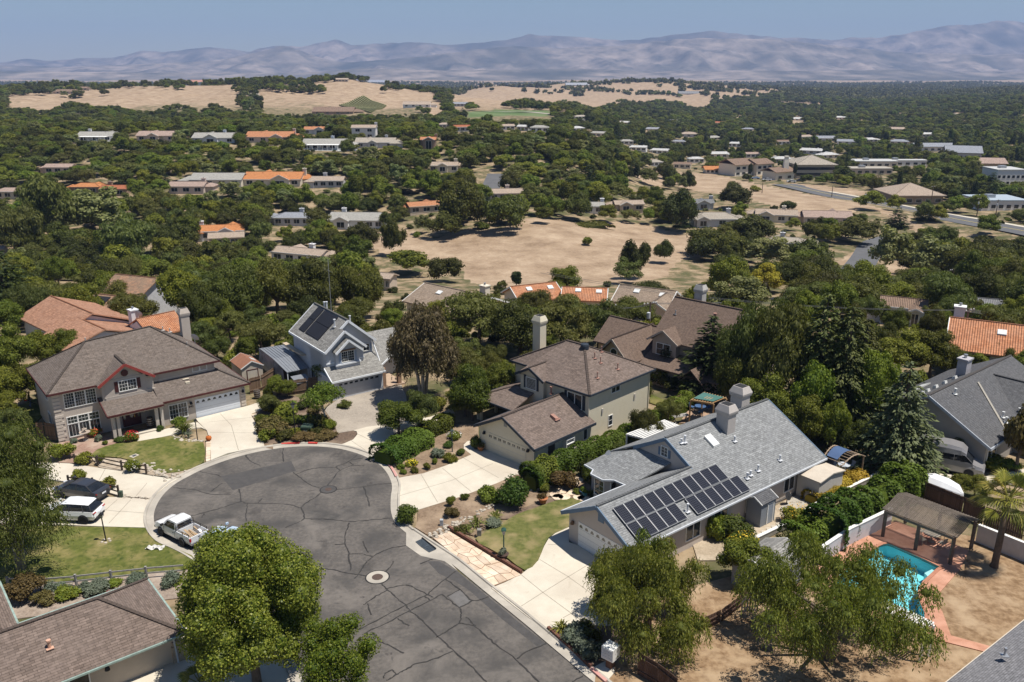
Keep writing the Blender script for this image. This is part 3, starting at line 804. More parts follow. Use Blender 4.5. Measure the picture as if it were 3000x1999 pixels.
TILE_T=M_shingle('tan_tile',(.42,.32,.24),(.31,.235,.175),(.37,.29,.225),bw=.4,rh=.4,tile=True)
TRIM_W=M('white_trim',(.78,.77,.74),(.72,.71,.68),scale=3,rough=.5)
GLASS=M_glass('window_glass')
GLASS_L=M_glass('curtained_glass',(.10,.095,.085),.12)
def house(name,label,ox,oy,deg,z=0.0,cat='house',group=None):
 return thing(name,label,cat,(ox,oy,z),R(deg),group)
def FR(face,a,d,z,pos):
 return{'-y':(a,pos-d,z),'+y':(a,pos+d,z),'+x':(pos+d,a,z),'-x':(pos-d,a,z)}[face]
def fbox(mb,face,pos,a0,a1,d0,d1,z0,z1):
 p=FR(face,a0,d0,z0,pos);q=FR(face,a1,d1,z1,pos)
 return mb.box(min(p[0],q[0]),max(p[0],q[0]),min(p[1],q[1]),max(p[1],q[1]),min(p[2],q[2]),max(p[2],q[2]))
def win(par,face,pos,a0,a1,z0,z1,nc=1,nr=1,units=1,frame=None,glass=None,fw=.07,mw=.024,muntin=True):
 """window: proud frame with a dark pane behind it and thin bars; returns the frame object"""
 frame=frame or TRIM_W;glass=glass or GLASS
 mb=MB()
 fbox(mb,face,pos,a0-fw,a1+fw,-.04,.06,z1,z1+fw);fbox(mb,face,pos,a0-fw,a1+fw,-.04,.08,z0-fw,z0)
 fbox(mb,face,pos,a0-fw,a0,-.04,.058,z0,z1);fbox(mb,face,pos,a1,a1+fw,-.04,.058,z0,z1)
 for u in range(1,units):
  a=a0+(a1-a0)*u/units;fbox(mb,face,pos,a-fw/2,a+fw/2,-.04,.055,z0,z1)
 w=mb.build('window',frame,par)
 mb=MB();fbox(mb,face,pos,a0,a1,-.04,.02,z0,z1);mb.build('pane',glass,w)
 if muntin and(nc>1 or nr>1):
  mb=MB()
  for u in range(units):
   b0=a0+(a1-a0)*u/units;b1=a0+(a1-a0)*(u+1)/units
   for k in range(1,nc):
    a=b0+(b1-b0)*k/nc;fbox(mb,face,pos,a-mw/2,a+mw/2,.02,.036,z0,z1)
   for k in range(1,nr):
    z=z0+(z1-z0)*k/nr;fbox(mb,face,pos,b0+.01,b1-.01,.02,.038,z-mw/2,z+mw/2)
  mb.build('muntin',frame,w)
 return w
def shutters(par,face,pos,a0,a1,z0,z1,w,mat):
 for s in((a0-w-.1,a0-.1),(a1+.1,a1+w+.1)):
  mb=MB();fbox(mb,face,pos,s[0],s[1],0,.05,z0,z1);sh=mb.build('shutter',mat,par)
  mb=MB()
  for k in range(7):
   z=z0+.08+(z1-z0-.16)*k/7;fbox(mb,face,pos,s[0]+.05,s[1]-.05,.05,.065,z,z+(z1-z0)/14)
  mb.build('slat',mat,sh)
def garage_door(par,face,pos,a0,a1,z1,mat,lights='arch',n=8,glass=None):
 mb=MB();fbox(mb,face,pos,a0,a1,-.1,.03,0,z1);d=mb.build('garage_door',mat,par)
 mb=MB()
 for k in range(1,4):
  z=z1*k/4;fbox(mb,face,pos,a0+.02,a1-.02,.03,.036,z-.012,z+.012)
 mb.build('panel_joint',M('door_joint',(.45,.45,.47),(.4,.4,.42)),d)
 for k in range(n):
  c=a0+(a1-a0)*(k+.5)/n;w=(a1-a0)/n*.3
  mb=MB();z=z1*.80
  if lights=='arch':
   P=[(c-w,z)]+[(c-w*math.cos(math.pi*q/6),z+.26*math.sin(math.pi*q/6))for q in range(1,6)]+[(c+w,z)]
   f=[FR(face,a,.036,zz,pos)for a,zz in P];b=[FR(face,a,.0,zz,pos)for a,zz in P]
   mb.loft([b,f])
  else:
   fbox(mb,face,pos,c-w,c+w,.0,.036,z-.02,z+.2)
  p=mb.build('door_light',glass or GLASS,d)
  if lights=='grid':
   m2=MB();fbox(m2,face,pos,c-.015,c+.015,.036,.045,z-.02,z+.2);fbox(m2,face,pos,c-w,c+w,.036,.047,z+.075,z+.1);m2.build('muntin',mat,d)
 return d
def roof_obj(par,planes,mat,t=.14,name='roof',caps=(),capmat=None,capw=.24):
 mb=MB()
 for p in planes:mb.slab(p,t)
 r=mb.build(name,mat,par)
 if caps:
  mb=MB()
  for a,b in caps:
   a=Vector(a);b=Vector(b);n=max(2,int((b-a).length/.3))
   for k in range(n):
    p=a.lerp(b,k/n);q=a.lerp(b,(k+1.08)/n);mb.bar(p+Vector((0,0,.05)),q+Vector((0,0,.02)),capw,.05)
  mb.build('ridge_cap',capmat or mat,r)
 return r
def edge_trim(par,segs,mat,w=.06,h=.2,name='fascia'):
 for a,b in segs:
  mb=MB();mb.bar((a[0],a[1],a[2]-h*.45),(b[0],b[1],b[2]-h*.45),w,h);o=mb.build(name,mat,par)
 return o
def hip(x0,x1,y0,y1,z,zr,ra=None,rb=None,axis='x'):
 if axis=='x':
  h=(y1-y0)/2;m=(y0+y1)/2
  ra=ra or(x0+h,m,zr);rb=rb or(x1-h,m,zr)
  A,B,C_,D=(x0,y0,z),(x1,y0,z),(x1,y1,z),(x0,y1,z)
  return[[A,B,rb,ra],[B,C_,rb],[C_,D,ra,rb],[D,A,ra]],[(A,ra),(B,rb),(C_,rb),(D,ra),(ra,rb)],[(A,B),(B,C_),(C_,D),(D,A)]
 h=(x1-x0)/2;m=(x0+x1)/2
 ra=ra or(m,y0+h,zr);rb=rb or(m,y1-h,zr)
 A,B,C_,D=(x0,y0,z),(x1,y0,z),(x1,y1,z),(x0,y1,z)
 return[[A,B,ra],[B,C_,rb,ra],[C_,D,rb],[D,A,ra,rb]],[(A,ra),(B,ra),(C_,rb),(D,rb),(ra,rb)],[(A,B),(B,C_),(C_,D),(D,A)]
def gable(x0,x1,y0,y1,z,zr,axis='y',xr=None):
 """gable roof planes; axis = ridge direction"""
 if axis=='y':
  m=(x0+x1)/2 if xr is None else xr
  a,b=(m,y0,zr),(m,y1,zr)
  return[[(x0,y0,z),a,b,(x0,y1,z)],[a,(x1,y0,z),(x1,y1,z),b]],[(a,b)],[((x0,y0,z),a),(a,(x1,y0,z)),((x0,y1,z),b),(b,(x1,y1,z)),((x0,y0,z),(x0,y1,z)),((x1,y0,z),(x1,y1,z))]
 m=(y0+y1)/2 if xr is None else xr
 a,b=(x0,m,zr),(x1,m,zr)
 return[[(x0,y0,z),(x1,y0,z),b,a],[a,b,(x1,y1,z),(x0,y1,z)]],[(a,b)],[((x0,y0,z),a),(a,(x0,y1,z)),((x1,y0,z),b),(b,(x1,y1,z)),((x0,y0,z),(x1,y0,z)),((x0,y1,z),(x1,y1,z))]
def gwall(mb,x0,x1,y0,y1,z0,z,zr,axis='y',xr=None):
 """house body with gable ends (ridge along axis)"""
 if axis=='y':
  m=(x0+x1)/2 if xr is None else xr
  prof=[(x0,z0),(x1,z0),(x1,z),(m,zr),(x0,z)]
  return mb.loft([[(a,y1,b)for a,b in prof],[(a,y0,b)for a,b in prof]])
 m=(y0+y1)/2 if xr is None else xr
 prof=[(y0,z0),(y1,z0),(y1,z),(m,zr),(y0,z)]
 return mb.loft([[(x0,a,b)for a,b in prof],[(x1,a,b)for a,b in prof]])
def chimney(par,x,y,z0,z1,w,d,mat,cap=None,style='flare'):
 mb=MB();mb.box(x-w/2,x+w/2,y-d/2,y+d/2,z0,z1)
 c=mb.build('chimney',mat,par)
 mb=MB()
 if style=='flare':
  r=lambda s,z:[(x-w*s,y-d*s,z),(x+w*s,y-d*s,z),(x+w*s,y+d*s,z),(x-w*s,y+d*s,z)]
  mb.loft([r(.56,z1-.05),r(.6,z1+.12),r(.62,z1+.3),r(.42,z1+.85)])
  mb.build('chimney_cap',mat,c)
  m2=MB();m2.box(x-w*.36,x+w*.36,y-d*.36,y+d*.36,z1+.7,z1+.87);m2.build('flue',M('flue_dark',(.03,.03,.032)),c)
 else:
  mb.box(x-w*.6,x+w*.6,y-d*.6,y+d*.6,z1-.12,z1+.04);mb.build('chimney_cap',mat,c)
  m2=MB();m2.lathe([(.14,z1),(.14,z1+.3),(.2,z1+.3),(.2,z1+.42)],10,(x,y));m2.build('flue',cap or M('galvanised',(.45,.46,.48),rough=.4,metal=.6),c)
 return c
GALV=M('galvanised',(.45,.46,.48),rough=.4,metal=.6)
def vent(par,x,y,z,h=.45,r=.06,mat=None,flash=True):
 mb=MB();mb.lathe([(r,z-.1),(r,z+h),(r*1.5,z+h),(r*1.5,z+h+.1)],8,(x,y))
 if flash:mb.box(x-.2,x+.2,y-.2,y+.2,z+.0,z+.035)
 return mb.build('vent_pipe',mat or GALV,par)
def dish(par,x,y,z,r=.42,az=0.6):
 mb=MB();d=Vector((math.cos(az),math.sin(az),.5)).normalized()
 s=d.cross(Vector((0,0,1))).normalized();u=s.cross(d)
 c=Vector((x,y,z+.5));rings=[]
 for q in(0.05,.5,1.0):
  rings.append([c+d*(.25*q*q*r)+(s*math.cos(2*math.pi*k/12)+u*math.sin(2*math.pi*k/12))*r*q for k in range(12)])
 mb.loft(rings);mb.bar((x,y,z-.2),c,.06);mb.bar(c,c+d*.5-u*.2,.03)
 return mb.build('satellite_dish',M('dish_grey',(.6,.6,.6),(.5,.5,.5),rough=.5),par)
def wall_lamp(par,face,pos,a,z,mat):
 mb=MB();fbox(mb,face,pos,a-.05,a+.05,0,.12,z+.1,z+.2)
 p=FR(face,a,.18,z,pos);mb.lathe([(.16,z-.02),(.13,z+.12),(.04,z+.3)],8,(p[0],p[1]))
 return mb.build('wall_lantern',mat,par)
BEIGE=M('beige_stucco',(.50,.435,.375),(.455,.395,.34),scale=2,rough=.9,c3=(.47,.41,.355),scale3=.4)
BEIGE_D=M('beige_trim',(.56,.495,.43),(.52,.455,.39),scale=3)
MAROON=M('maroon_trim',(.085,.024,.022),(.065,.018,.017),scale=4,rough=.6)
REDTRIM=M('red_gable_trim',(.30,.055,.045),(.24,.045,.038),scale=4,rough=.6)
SIDING=M('beige_siding',(.46,.40,.35),(.42,.365,.32),scale=2)
h=house('two_storey_house','two-storey beige house with brown hip roof and maroon trim',-44.73,77.46,38.4)
mb=MB();mb.box(0,15.9,0,9.0,-.3,5.3);mb.box(4.35,9.3,-.7,.2,3.0,5.2)
gwall(mb,4.5,8.75,-.72,3,3.2,5.2,6.95,'y')
mb.box(9.5,18.2,-2.1,7.2,-.3,2.75)
mb.build('wall',BEIGE,h)
mb=MB();mb.box(10.0,15.7,-.05,.02,3.9,5.0);mb.box(4.6,8.6,-.77,-.7,3.5,5.6);mb.build('siding',SIDING,h)
pl_,caps,eaves=hip(-.5,16.4,-.5,9.5,5.28,8.6,(4.5,4.5,8.5),(11.1,4.7,8.85))
main=roof_obj(h,pl_,SH_BROWN,caps=caps,capmat=SH_BROWN)
edge_trim(h,eaves,MAROON,.1,.2)
gp,gc,ge=gable(3.95,9.4,-1.2,4.0,5.3,7.15)
roof_obj(h,gp,SH_BROWN,name='roof',caps=gc)
edge_trim(h,[((3.95,-1.22,5.3),(6.675,-1.22,7.15)),((6.675,-1.22,7.15),(9.4,-1.22,5.3))],REDTRIM,.1,.26)
roof_obj(h,[[(9.2,-2.6,2.75),(18.7,-2.6,2.75),(16.0,.1,4.25),(9.2,.1,4.25)],[(18.7,-2.6,2.75),(18.7,7.6,2.75),(16.0,5.0,4.25),(16.0,.1,4.25)]],SH_BROWN,caps=[((18.7,-2.6,2.75),(16.0,.1,4.25))])
roof_obj(h,[[(4.0,-3.1,2.72),(9.4,-3.1,2.72),(9.4,.05,3.78),(4.0,.05,3.78)]],SH_BROWN)
edge_trim(h,[((9.2,-2.62,2.75),(18.7,-2.62,2.75)),((18.72,-2.6,2.75),(18.72,7.6,2.75)),((4.0,-3.12,2.72),(9.4,-3.12,2.72)),((4.0,-3.1,2.72),(4.0,0,3.78))],MAROON,.1,.2)
for z in range(8):
 for(a0,a1,f,pos)in((-.06,.75 if z%2 else .55,'-y',0),):
  mb=MB();fbox(mb,f,pos,a0,a1,0,.06,.15+z*.34,.41+z*.34);mb.build('quoin',BEIGE_D,h)
for z in range(5):
 mb=MB();fbox(mb,'-y',0,-.05,.62,0,.055,3.2+z*.38,3.46+z*.38);mb.build('quoin',BEIGE_D,h)
for z in range(6):
 mb=MB();fbox(mb,'-y',-2.1,17.72,18.24,0,.06,.1+z*.36,.38+z*.36);mb.build('quoin',BEIGE_D,h)
for k in range(3):
 a=1.0+k*1.0
 win(h,'-y',0,a,a+.86,3.4,4.85,4,5)
 win(h,'-y',0,a,a+.86,1.72,2.38,3,2)
 win(h,'-y',0,a,a+.86,.35,1.6,3,1)
w=win(h,'-y',-.77,5.98,7.6,4.22,5.25,3,3,units=2)
shutters(h,'-y',-.77,5.98,7.6,4.2,5.3,.34,MAROON)
mb=MB();mb.lathe([(.36,-.02),(.36,.06)],8);v=mb.build('gable_vent',MAROON,h);v.rotation_euler=(R(90),R(22.5),0);v.location=(6.65,-.76,6.05)
mb=MB();mb.box(4.5,9.4,-.78,-.7,3.75,3.85);mb.box(9.4,15.95,-.06,0,4.3,4.38);mb.build('belly_band',BEIGE_D,h)
win(h,'-y',0,13.6,14.25,4.45,5.0,2,2);win(h,'-y',0,14.4,15.05,4.45,5.0,2,2)
win(h,'-y',-2.1,10.15,11.9,.5,2.02,3,3,units=2)
garage_door(h,'-y',-2.1,12.78,17.55,2.05,M('white_garage',(.66,.70,.76),(.62,.66,.72),scale=1.2,rough=.5),'arch',8)
for x0,y0 in((4.4,-2.75),(4.85,-2.75),(8.55,-2.75),(9.05,-2.75)):
 mb=MB();mb.box(x0,x0+.3,y0,y0+.3,0,2.6);mb.build('porch_post',BEIGE_D,h)
mb=MB();mb.box(4.3,9.4,-2.85,-2.5,2.35,2.65);mb.build('porch_beam',BEIGE_D,h)
mb=MB();mb.box(6.0,7.8,-.12,0,0.05,2.15);dr=mb.build('front_door',MAROON,h)
mb=MB();mb.lathe([(.2,0),(.2,.05)],12);o=mb.build('door_glass',GLASS_L,dr);o.rotation_euler=(R(90),0,0);o.scale=(1,2.2,1);o.location=(6.9,-.1,1.35)
for a in(6.08,7.5):
 mb=MB();mb.box(a,a+.22,-.16,-.1,.9,1.9);mb.build('sidelight',GLASS_L,dr)
mb=MB();mb.box(7.15,7.2,-.2,-.1,.95,1.2);mb.build('handle',M('brass',(.5,.33,.1),rough=.35,metal=.8),dr)
wall_lamp(h,'-y',-2.1,12.35,1.75,M('black_metal',(.02,.02,.022),rough=.5));wall_lamp(h,'-y',-2.1,17.95,1.75,MATS['black_metal'])
fc=bpy.data.curves.new('house_number','FONT');fc.body='840';fc.size=.34;fc.extrude=.012;fc.align_x='CENTER'
f0=bpy.data.objects.new('house_number',fc);COL.objects.link(f0);nm_=bpy.data.meshes.new_from_object(f0.evaluated_get(bpy.context.evaluated_depsgraph_get()));bpy.data.objects.remove(f0)
fo=link('house_number',nm_,h,(12.35,-2.115,1.3));fo.rotation_euler=(R(90),0,0);nm_.materials.clear();nm_.materials.append(M('number_black',(.03,.028,.026)))
mb=MB();mb.box(12.3,12.95,-.6,.1,3.95,4.0);mb.box(12.4,12.85,-1.1,-.8,3.55,3.8);mb.build('roof_vent',M('cream_vent',(.6,.53,.42)),main)
chimney(h,15.85,8.4,0,8.45,.95,.85,BEIGE)
dish(h,16.2,6.6,5.6,.5)
for x,y,z in((12.6,5.6,7.9),(13.3,5.5,7.6),(13.9,1.9,6.8),(4.6,4.6,8.4)):vent(h,x,y,z,.35,.05,M('vent_paint',(.5,.46,.42)))
for z in(1.0,3.7):
 win(h,'-x',0,2.5,3.6,z,z+1.2,2,1)
BLUEG=M('pale_blue_stucco',(.55,.565,.60),(.50,.52,.56),scale=2,rough=.9,c3=(.58,.59,.61),scale3=.5)
BTRIM=M('pale_blue_trim',(.74,.76,.79),(.7,.72,.75),rough=.6)
h=house('gabled_house','pale blue house with stacked gables and black solar collectors on roof',-14.88,92.49,36)
mb=MB()
mb.box(-6.3,0,0,4,-.3,2.4)
gwall(mb,-6.1,-1.6,1.45,6,0,5.3,7.3,'y',-3.95)
gwall(mb,-6.1,.0,2.4,10.9,0,5.45,8.0,'y',-2.99)
gwall(mb,-5.2,-2.3,.95,2.5,2.9,5.1,6.3,'y')
mb.box(0,5.2,4.2,11,0,2.5)
mb.build('wall',BLUEG,h)
zL=5.35
sl=.86
r=roof_obj(h,[[(-6.45,1.0,zL),(-3.95,1.0,zL+2.5*sl),(-3.95,2.0,zL+2.5*sl),(-2.99,2.0,zL+3.46*sl),(-2.99,11.2,zL+3.46*sl),(-6.45,11.2,zL)],[(-3.95,1.0,zL+2.5*sl),(-1.35,1.0,5.25),(-1.35,3.4,5.25),(-3.95,3.4,zL+2.5*sl)],[(-2.99,2.0,zL+3.46*sl),(.33,2.0,5.45),(.33,11.2,5.45),(-2.99,11.2,zL+3.46*sl)]],SH_GREYB,caps=[((-2.99,2,zL+3.46*sl),(-2.99,11.2,zL+3.46*sl))])
solroof=r
zr=zL+2.5*sl;zq=zL+3.46*sl
edge_trim(h,[((-6.45,.97,zL),(-3.95,.97,zr)),((-3.95,.97,zr),(-1.35,.97,5.25)),((-3.99,1.97,zr),(-2.99,1.97,zq)),((-2.99,1.97,zq),(.33,1.97,5.45)),((-6.48,1,zL),(-6.48,11.2,zL)),((.36,2,5.45),(.36,11.2,5.45)),((-6.45,11.2,zL),(-2.99,11.2,zq))],BTRIM,.1,.26)
roof_obj(h,[[(-5.4,.45,5.2),(-3.75,.45,6.55),(-3.75,1.7,6.55),(-5.4,1.7,5.2)],[(-3.75,.45,6.55),(-2.1,.45,5.15),(-2.1,1.7,5.15),(-3.75,1.7,6.55)]],SH_GREYB)
edge_trim(h,[((-5.4,.42,5.2),(-3.75,.42,6.55)),((-3.75,.42,6.55),(-2.1,.42,5.15))],BTRIM,.1,.24)
roof_obj(h,[[(-6.5,-.5,2.35),(.15,-.5,2.35),(.15,2.4,3.95),(-6.5,1.5,3.5)]],SH_GREYB)
roof_obj(h,[[(.2,1.0,2.5),(2.6,3.2,2.5),(2.6,7,4.6),(.2,5,4.6)],[(-.4,2.0,3.6),(.2,1.0,2.5),(.2,5,4.6),(-.4,5,4.6)],[(2.4,3.4,2.5),(5.6,3.4,2.5),(5.6,7.4,4.7),(0,7.4,4.7)],[(0,7.4,4.7),(5.6,7.4,4.7),(5.6,11.4,2.5),(0,11.4,2.5)]],SH_GREYB)
edge_trim(h,[((-6.5,-.52,2.35),(.15,-.52,2.35)),((.2,.98,2.5),(2.6,3.18,2.5)),((-6.5,-.5,2.35),(-6.5,1.4,3.45))],BTRIM,.1,.2)
mb=MB();mb.bar((.3,1.2,3.0),(.05,2.4,5.4),.12);mb.build('downpipe',BTRIM,h)
garage_door(h,'-y',0,-5.6,-.45,1.95,M('grey_garage',(.46,.48,.52),(.43,.45,.49),rough=.5),'rect',8)
w=win(h,'-y',.95,-4.5,-3.02,3.9,5.05,3,4,units=2)
shutters(h,'-y',.95,-4.42,-3.1,3.8,5.0,.34,M('blue_shutter',(.36,.42,.52),(.32,.38,.48)))
mb=MB();mb.box(-4.75,-2.8,.86,.95,5.12,5.3);mb.build('lintel',M('timber_lintel',(.24,.15,.09)),h)
mb=MB();mb.box(-5.3,-2.2,.8,.96,3.55,3.72);mb.box(-2.3,-1.5,1.38,1.46,3.75,3.9);mb.box(-6.2,-5.2,1.38,1.46,3.75,3.9);mb.build('sill_band',BTRIM,h)
win(h,'-y',2.4,-1.1,-.4,4.2,4.95,2,2);shutters(h,'-y',2.4,-1.1,-.4,4.15,5.0,.28,MATS['blue_shutter'])
BRICKC=M('brick_column',(.38,.24,.16),(.28,.17,.11),scale=6)
for x in(.25,2.25):
 mb=MB();mb.box(x-.22,x+.22,.1,.54,0,2.4);mb.build('porch_column',BRICKC,h)
mb=MB();mb.box(.05,2.9,.0,4.2,-.1,.15);mb.build('porch_floor',M('tile_floor',(.45,.33,.24)),h)
SOLB=M('black_absorber',(.018,.018,.022),(.022,.022,.027),scale=4,rough=.55,spec=.25)
for(y0,y1)in((8.0,9.55),(4.04,7.7)):
 for x0,x1 in((-5.85,-4.55),(-4.5,-3.25)):
  zf=lambda x:zL+sl*(x+6.45)+.14
  mb=MB();mb.slab([(x0,y0,zf(x0)),(x1,y0,zf(x1)),(x1,y1,zf(x1)),(x0,y1,zf(x0))],.1);mb.build('solar_collector',SOLB,h)
for x,y,hh in((-4.1,3.2,.8),(-2.6,9.2,.7),(-2.4,9.0,.9),(-.9,6,.9)):vent(h,x,y,zL+sl*(min(x,-5.98-x)+6.45)+.05,hh,.1,M('white_pipe',(.65,.66,.68),rough=.5))
mb=MB();mb.tube([(-1.2,10.5,6.5),(-1.2,10.5,13.6)],.035,6);mb.bar((-1.2,10.0,12.2),(-1.2,11.0,12.2),.03);mb.build('aerial_mast',GALV,h)
win(h,'-x',-6.1,5,6,1,2,2,1)
cp=thing('lean_to_shelter','grey metal lean-to shelter with tarpaulin side by the pale blue house','shelter',(-14.88,92.49,0),R(36))
MET=M('grey_ribbed_metal',(.27,.285,.31),(.23,.245,.27),scale=3,rough=.45,metal=.3)
mb=MB()
mb.slab([(-9.2,9.9,2.75),(-6.3,9.6,2.75),(-6.1,14.6,2.7),(-9.0,14.9,2.7)],.06)
mb.slab([(-8.9,6.5,2.0),(-6.2,6.5,2.0),(-6.3,9.6,2.78),(-9.2,9.9,2.78)],.06)
rf=mb.build('roof',MET,cp)
mb=MB()
for k in range(9):
 f=k/8
 a=Vector((-8.9,6.5,2.03)).lerp(Vector((-6.2,6.5,2.03)),f);b=Vector((-9.2,9.9,2.81)).lerp(Vector((-6.3,9.6,2.81)),f);c_=Vector((-9.0,14.9,2.73)).lerp(Vector((-6.1,14.6,2.73)),f)
 mb.bar(a,b,.04,.04);mb.bar(b,c_,.04,.04)
mb.build('roof_rib',MET,rf)
mb=MB();mb.add([(-9.2,9.9,2.7),(-9.3,9.9,.6),(-9.3,14.8,.6),(-9.0,14.9,2.65),(-8.9,7.4,.4),(-8.8,8.0,2.2)],[(0,1,2,3),(0,5,4,1)]);mb.build('tarpaulin',M('silver_tarp',(.30,.32,.35),(.12,.13,.145),scale=1.2,rough=.4),cp)
for x,y,z in((-6.3,6.6,2),(-8.8,6.6,2),(-6.3,9.6,2.7),(-9.1,9.9,2.7),(-6.2,14.5,2.7),(-9,14.8,2.7)):
 mb=MB();mb.box(x-.05,x+.05,y-.05,y+.05,0,z);mb.build('post',BTRIM,cp)
mb=MB();mb.slab([(-8.7,4.2,1.25),(-6.9,4.2,1.25),(-6.9,6.0,1.6),(-8.7,6.0,1.6)],.06);mb.box(-8.6,-7,4.3,5.9,0,1.2);mb.build('lower_shed',MET,cp)
mb=MB();mb.box(-6.75,-6.2,7.2,13.0,3.35,3.5);mb.build('timber_shelf',M('pale_plank',(.52,.42,.31),(.44,.35,.25)),cp)
CREAM=M('cream_stucco',(.63,.57,.44),(.585,.525,.40),scale=1.6,rough=.9,c3=(.6,.545,.425),scale3=.4)
NAVY=M('navy_trim',(.035,.045,.06),(.028,.036,.05),scale=4,rough=.6)
h=house('cream_house','cream two-storey house with brown roof and front gable garage',-2.26,75.36,-44.5)
mb=MB()
gwall(mb,-1.25,6.0,0,8.3,-.3,2.4,4.25,'y',2.3)
mb.box(-3.6,5.6,8.2,18.1,-.3,5.3);mb.box(-6.4,-3.5,10.3,18.1,-.3,5.3)
gwall(mb,-3.2,.0,7.75,12,-.3,5.3,6.1,'y',-1.65)
mb.build('wall',CREAM,h)
gp,gc,ge=gable(-1.6,6.45,-.45,8.3,2.45,4.45,'y',2.3)
gr=roof_obj(h,gp,SH_BROWN2,caps=gc,capmat=SH_BROWN2)
edge_trim(h,[((-1.6,-.47,2.45),(2.3,-.47,4.45)),((2.3,-.47,4.45),(6.45,-.47,2.45)),((6.48,-.45,2.45),(6.48,8.3,2.45)),((-1.62,-.45,2.45),(-1.62,6,2.45))],NAVY,.08,.26)
pl_,caps,eaves=hip(-6.86,6.05,7.75,18.55,5.32,8.0,(-1.55,13.1,8.0),(.8,13.1,8.0))
pl_[0]=[(-6.86,9.9,5.32),(-3.6,9.9,5.32),(.3,7.75,5.32),(6.05,7.75,5.32),(.8,13.1,8.0),(-1.55,13.1,8.0)]
pl_=[[(-6.86,9.9,5.32),(-3.6,9.9,5.32),(-1.55,13.1,8.0)],[(-3.6,7.75,5.32),(6.05,7.75,5.32),(.8,13.1,8.0),(-1.55,13.1,8.0)],[(6.05,7.75,5.32),(6.05,18.55,5.32),(.8,13.1,8)],[(6.05,18.55,5.32),(-6.86,18.55,5.32),(-1.55,13.1,8),(.8,13.1,8)],[(-6.86,18.55,5.32),(-6.86,9.9,5.32),(-1.55,13.1,8)]]
mr_=roof_obj(h,pl_,SH_BROWN2,caps=[((6.05,7.75,5.32),(.8,13.1,8)),((-6.86,9.9,5.32),(-1.55,13.1,8)),((-1.55,13.1,8),(.8,13.1,8)),((6.05,18.55,5.32),(.8,13.1,8))],capmat=SH_BROWN2)
gp,gc,ge=gable(-3.6,.35,7.35,11.5,5.33,6.35,'y',-1.65)
roof_obj(h,gp,SH_BROWN2,caps=gc,capmat=SH_BROWN2)
edge_trim(h,[((-3.6,7.33,5.33),(-1.65,7.33,6.35)),((-1.65,7.33,6.35),(.35,7.33,5.33))],NAVY,.08,.26)
edge_trim(h,[((.35,7.72,5.32),(6.05,7.72,5.32)),((6.08,7.75,5.32),(6.08,18.55,5.32)),((-6.86,9.88,5.32),(-3.6,9.88,5.32)),((-6.88,9.9,5.32),(-6.88,18.55,5.32))],NAVY,.1,.18,'gutter')
edge_trim(h,[((-3.62,7.4,5.33),(-3.62,9.9,5.33))],NAVY,.08,.2)
roof_obj(h,[[(-6.9,4.6,2.55),(-1.3,4.6,2.55),(-1.3,8,3.7),(-3.9,8,3.7)],[(-6.9,4.6,2.55),(-3.9,8,3.7),(-3.9,10.4,3.7),(-6.9,10.4,2.55)]],SH_BROWN2,caps=[((-6.9,4.6,2.55),(-3.9,8,3.7))],capmat=SH_BROWN2)
edge_trim(h,[((-6.9,4.58,2.55),(-1.3,4.58,2.55)),((-6.92,4.6,2.55),(-6.92,10.4,2.55))],NAVY,.1,.18,'gutter')
for x,y in((-6.6,4.9),(-6.2,4.9),(-6.6,7.5)):
 mb=MB();mb.box(x-.13,x+.13,y-.13,y+.13,0,2.5);mb.build('porch_post',CREAM,h)
garage_door(h,'-y',0,0,4.98,2.05,M('cream_door',(.60,.55,.43),(.57,.52,.40),rough=.6),'grid',8)
wall_lamp(h,'-y',0,-.45,1.8,MATS['black_metal']);wall_lamp(h,'-y',0,5.35,1.8,MATS['black_metal'])
mb=MB();fbox(mb,'-y',0,2.12,2.5,0,.04,3.3,3.85);mb.build('gable_vent',M('grey_louvre',(.3,.3,.28)),h)
win(h,'-y',7.75,-2.35,-1.0,3.95,5.05,1,8,glass=GLASS_L,mw=.02);shutters(h,'-y',7.75,-2.3,-1.05,3.9,5.3,.3,NAVY)
win(h,'-y',8.2,2.9,4.7,3.35,4.75,1,1,units=2);shutters(h,'-y',8.2,2.9,4.7,3.3,4.85,.34,NAVY)
win(h,'+x',5.6,11.7,13.0,4.35,4.85,1,1,units=2)
win(h,'+x',5.6,11.4,11.95,.9,1.95,1,2)
for y,z in((10.2,2.6),(15.5,2.7)):
 mb=MB();fbox(mb,'+x',5.6,y,y+.18,0,.1,z,z+.5);mb.build('wall_vent',M('vent_paint',(.5,.46,.42)),h)
mb=MB();mb.box(5.58,5.68,8.1,8.2,0,5.2);mb.box(5.6,5.7,18.0,18.1,0,5.2);mb.build('downpipe',CREAM,h)
chimney(h,-6.9,14.6,0,8.5,1.1,1.0,CREAM)
TERV=M('terracotta_vent',(.36,.2,.155),(.3,.165,.13),rough=.7)
mb=MB();mb.box(4.0,4.9,4.2,4.9,3.35,3.42);mb.loft([[(4.05+.0,4.25+.5*q,3.4),(4.05+.05,4.25+.5*q,3.85-.1*q),(4.75,4.25+.5*q,3.6-.1*q),(4.8,4.25+.5*q,3.3)]for q in(0,1)]);mb.build('roof_vent',TERV,gr)
mb=MB();mb.lathe([(.45,7.75),(.45,8.1),(.4,8.25),(.15,8.32)],14,(1.1,12.8));mb.build('turbine_vent',NAVY,mr_)
for x,y in((2.2,14.2),(2.6,12.6),(3.3,12.7),(4.6,13.9),(4.7,10.5)):vent(h,x,y,8-(x-.8)*.51,.55,.05,TERV)
vent(h,1.2,7.6,4.2,.7,.1,TERV)
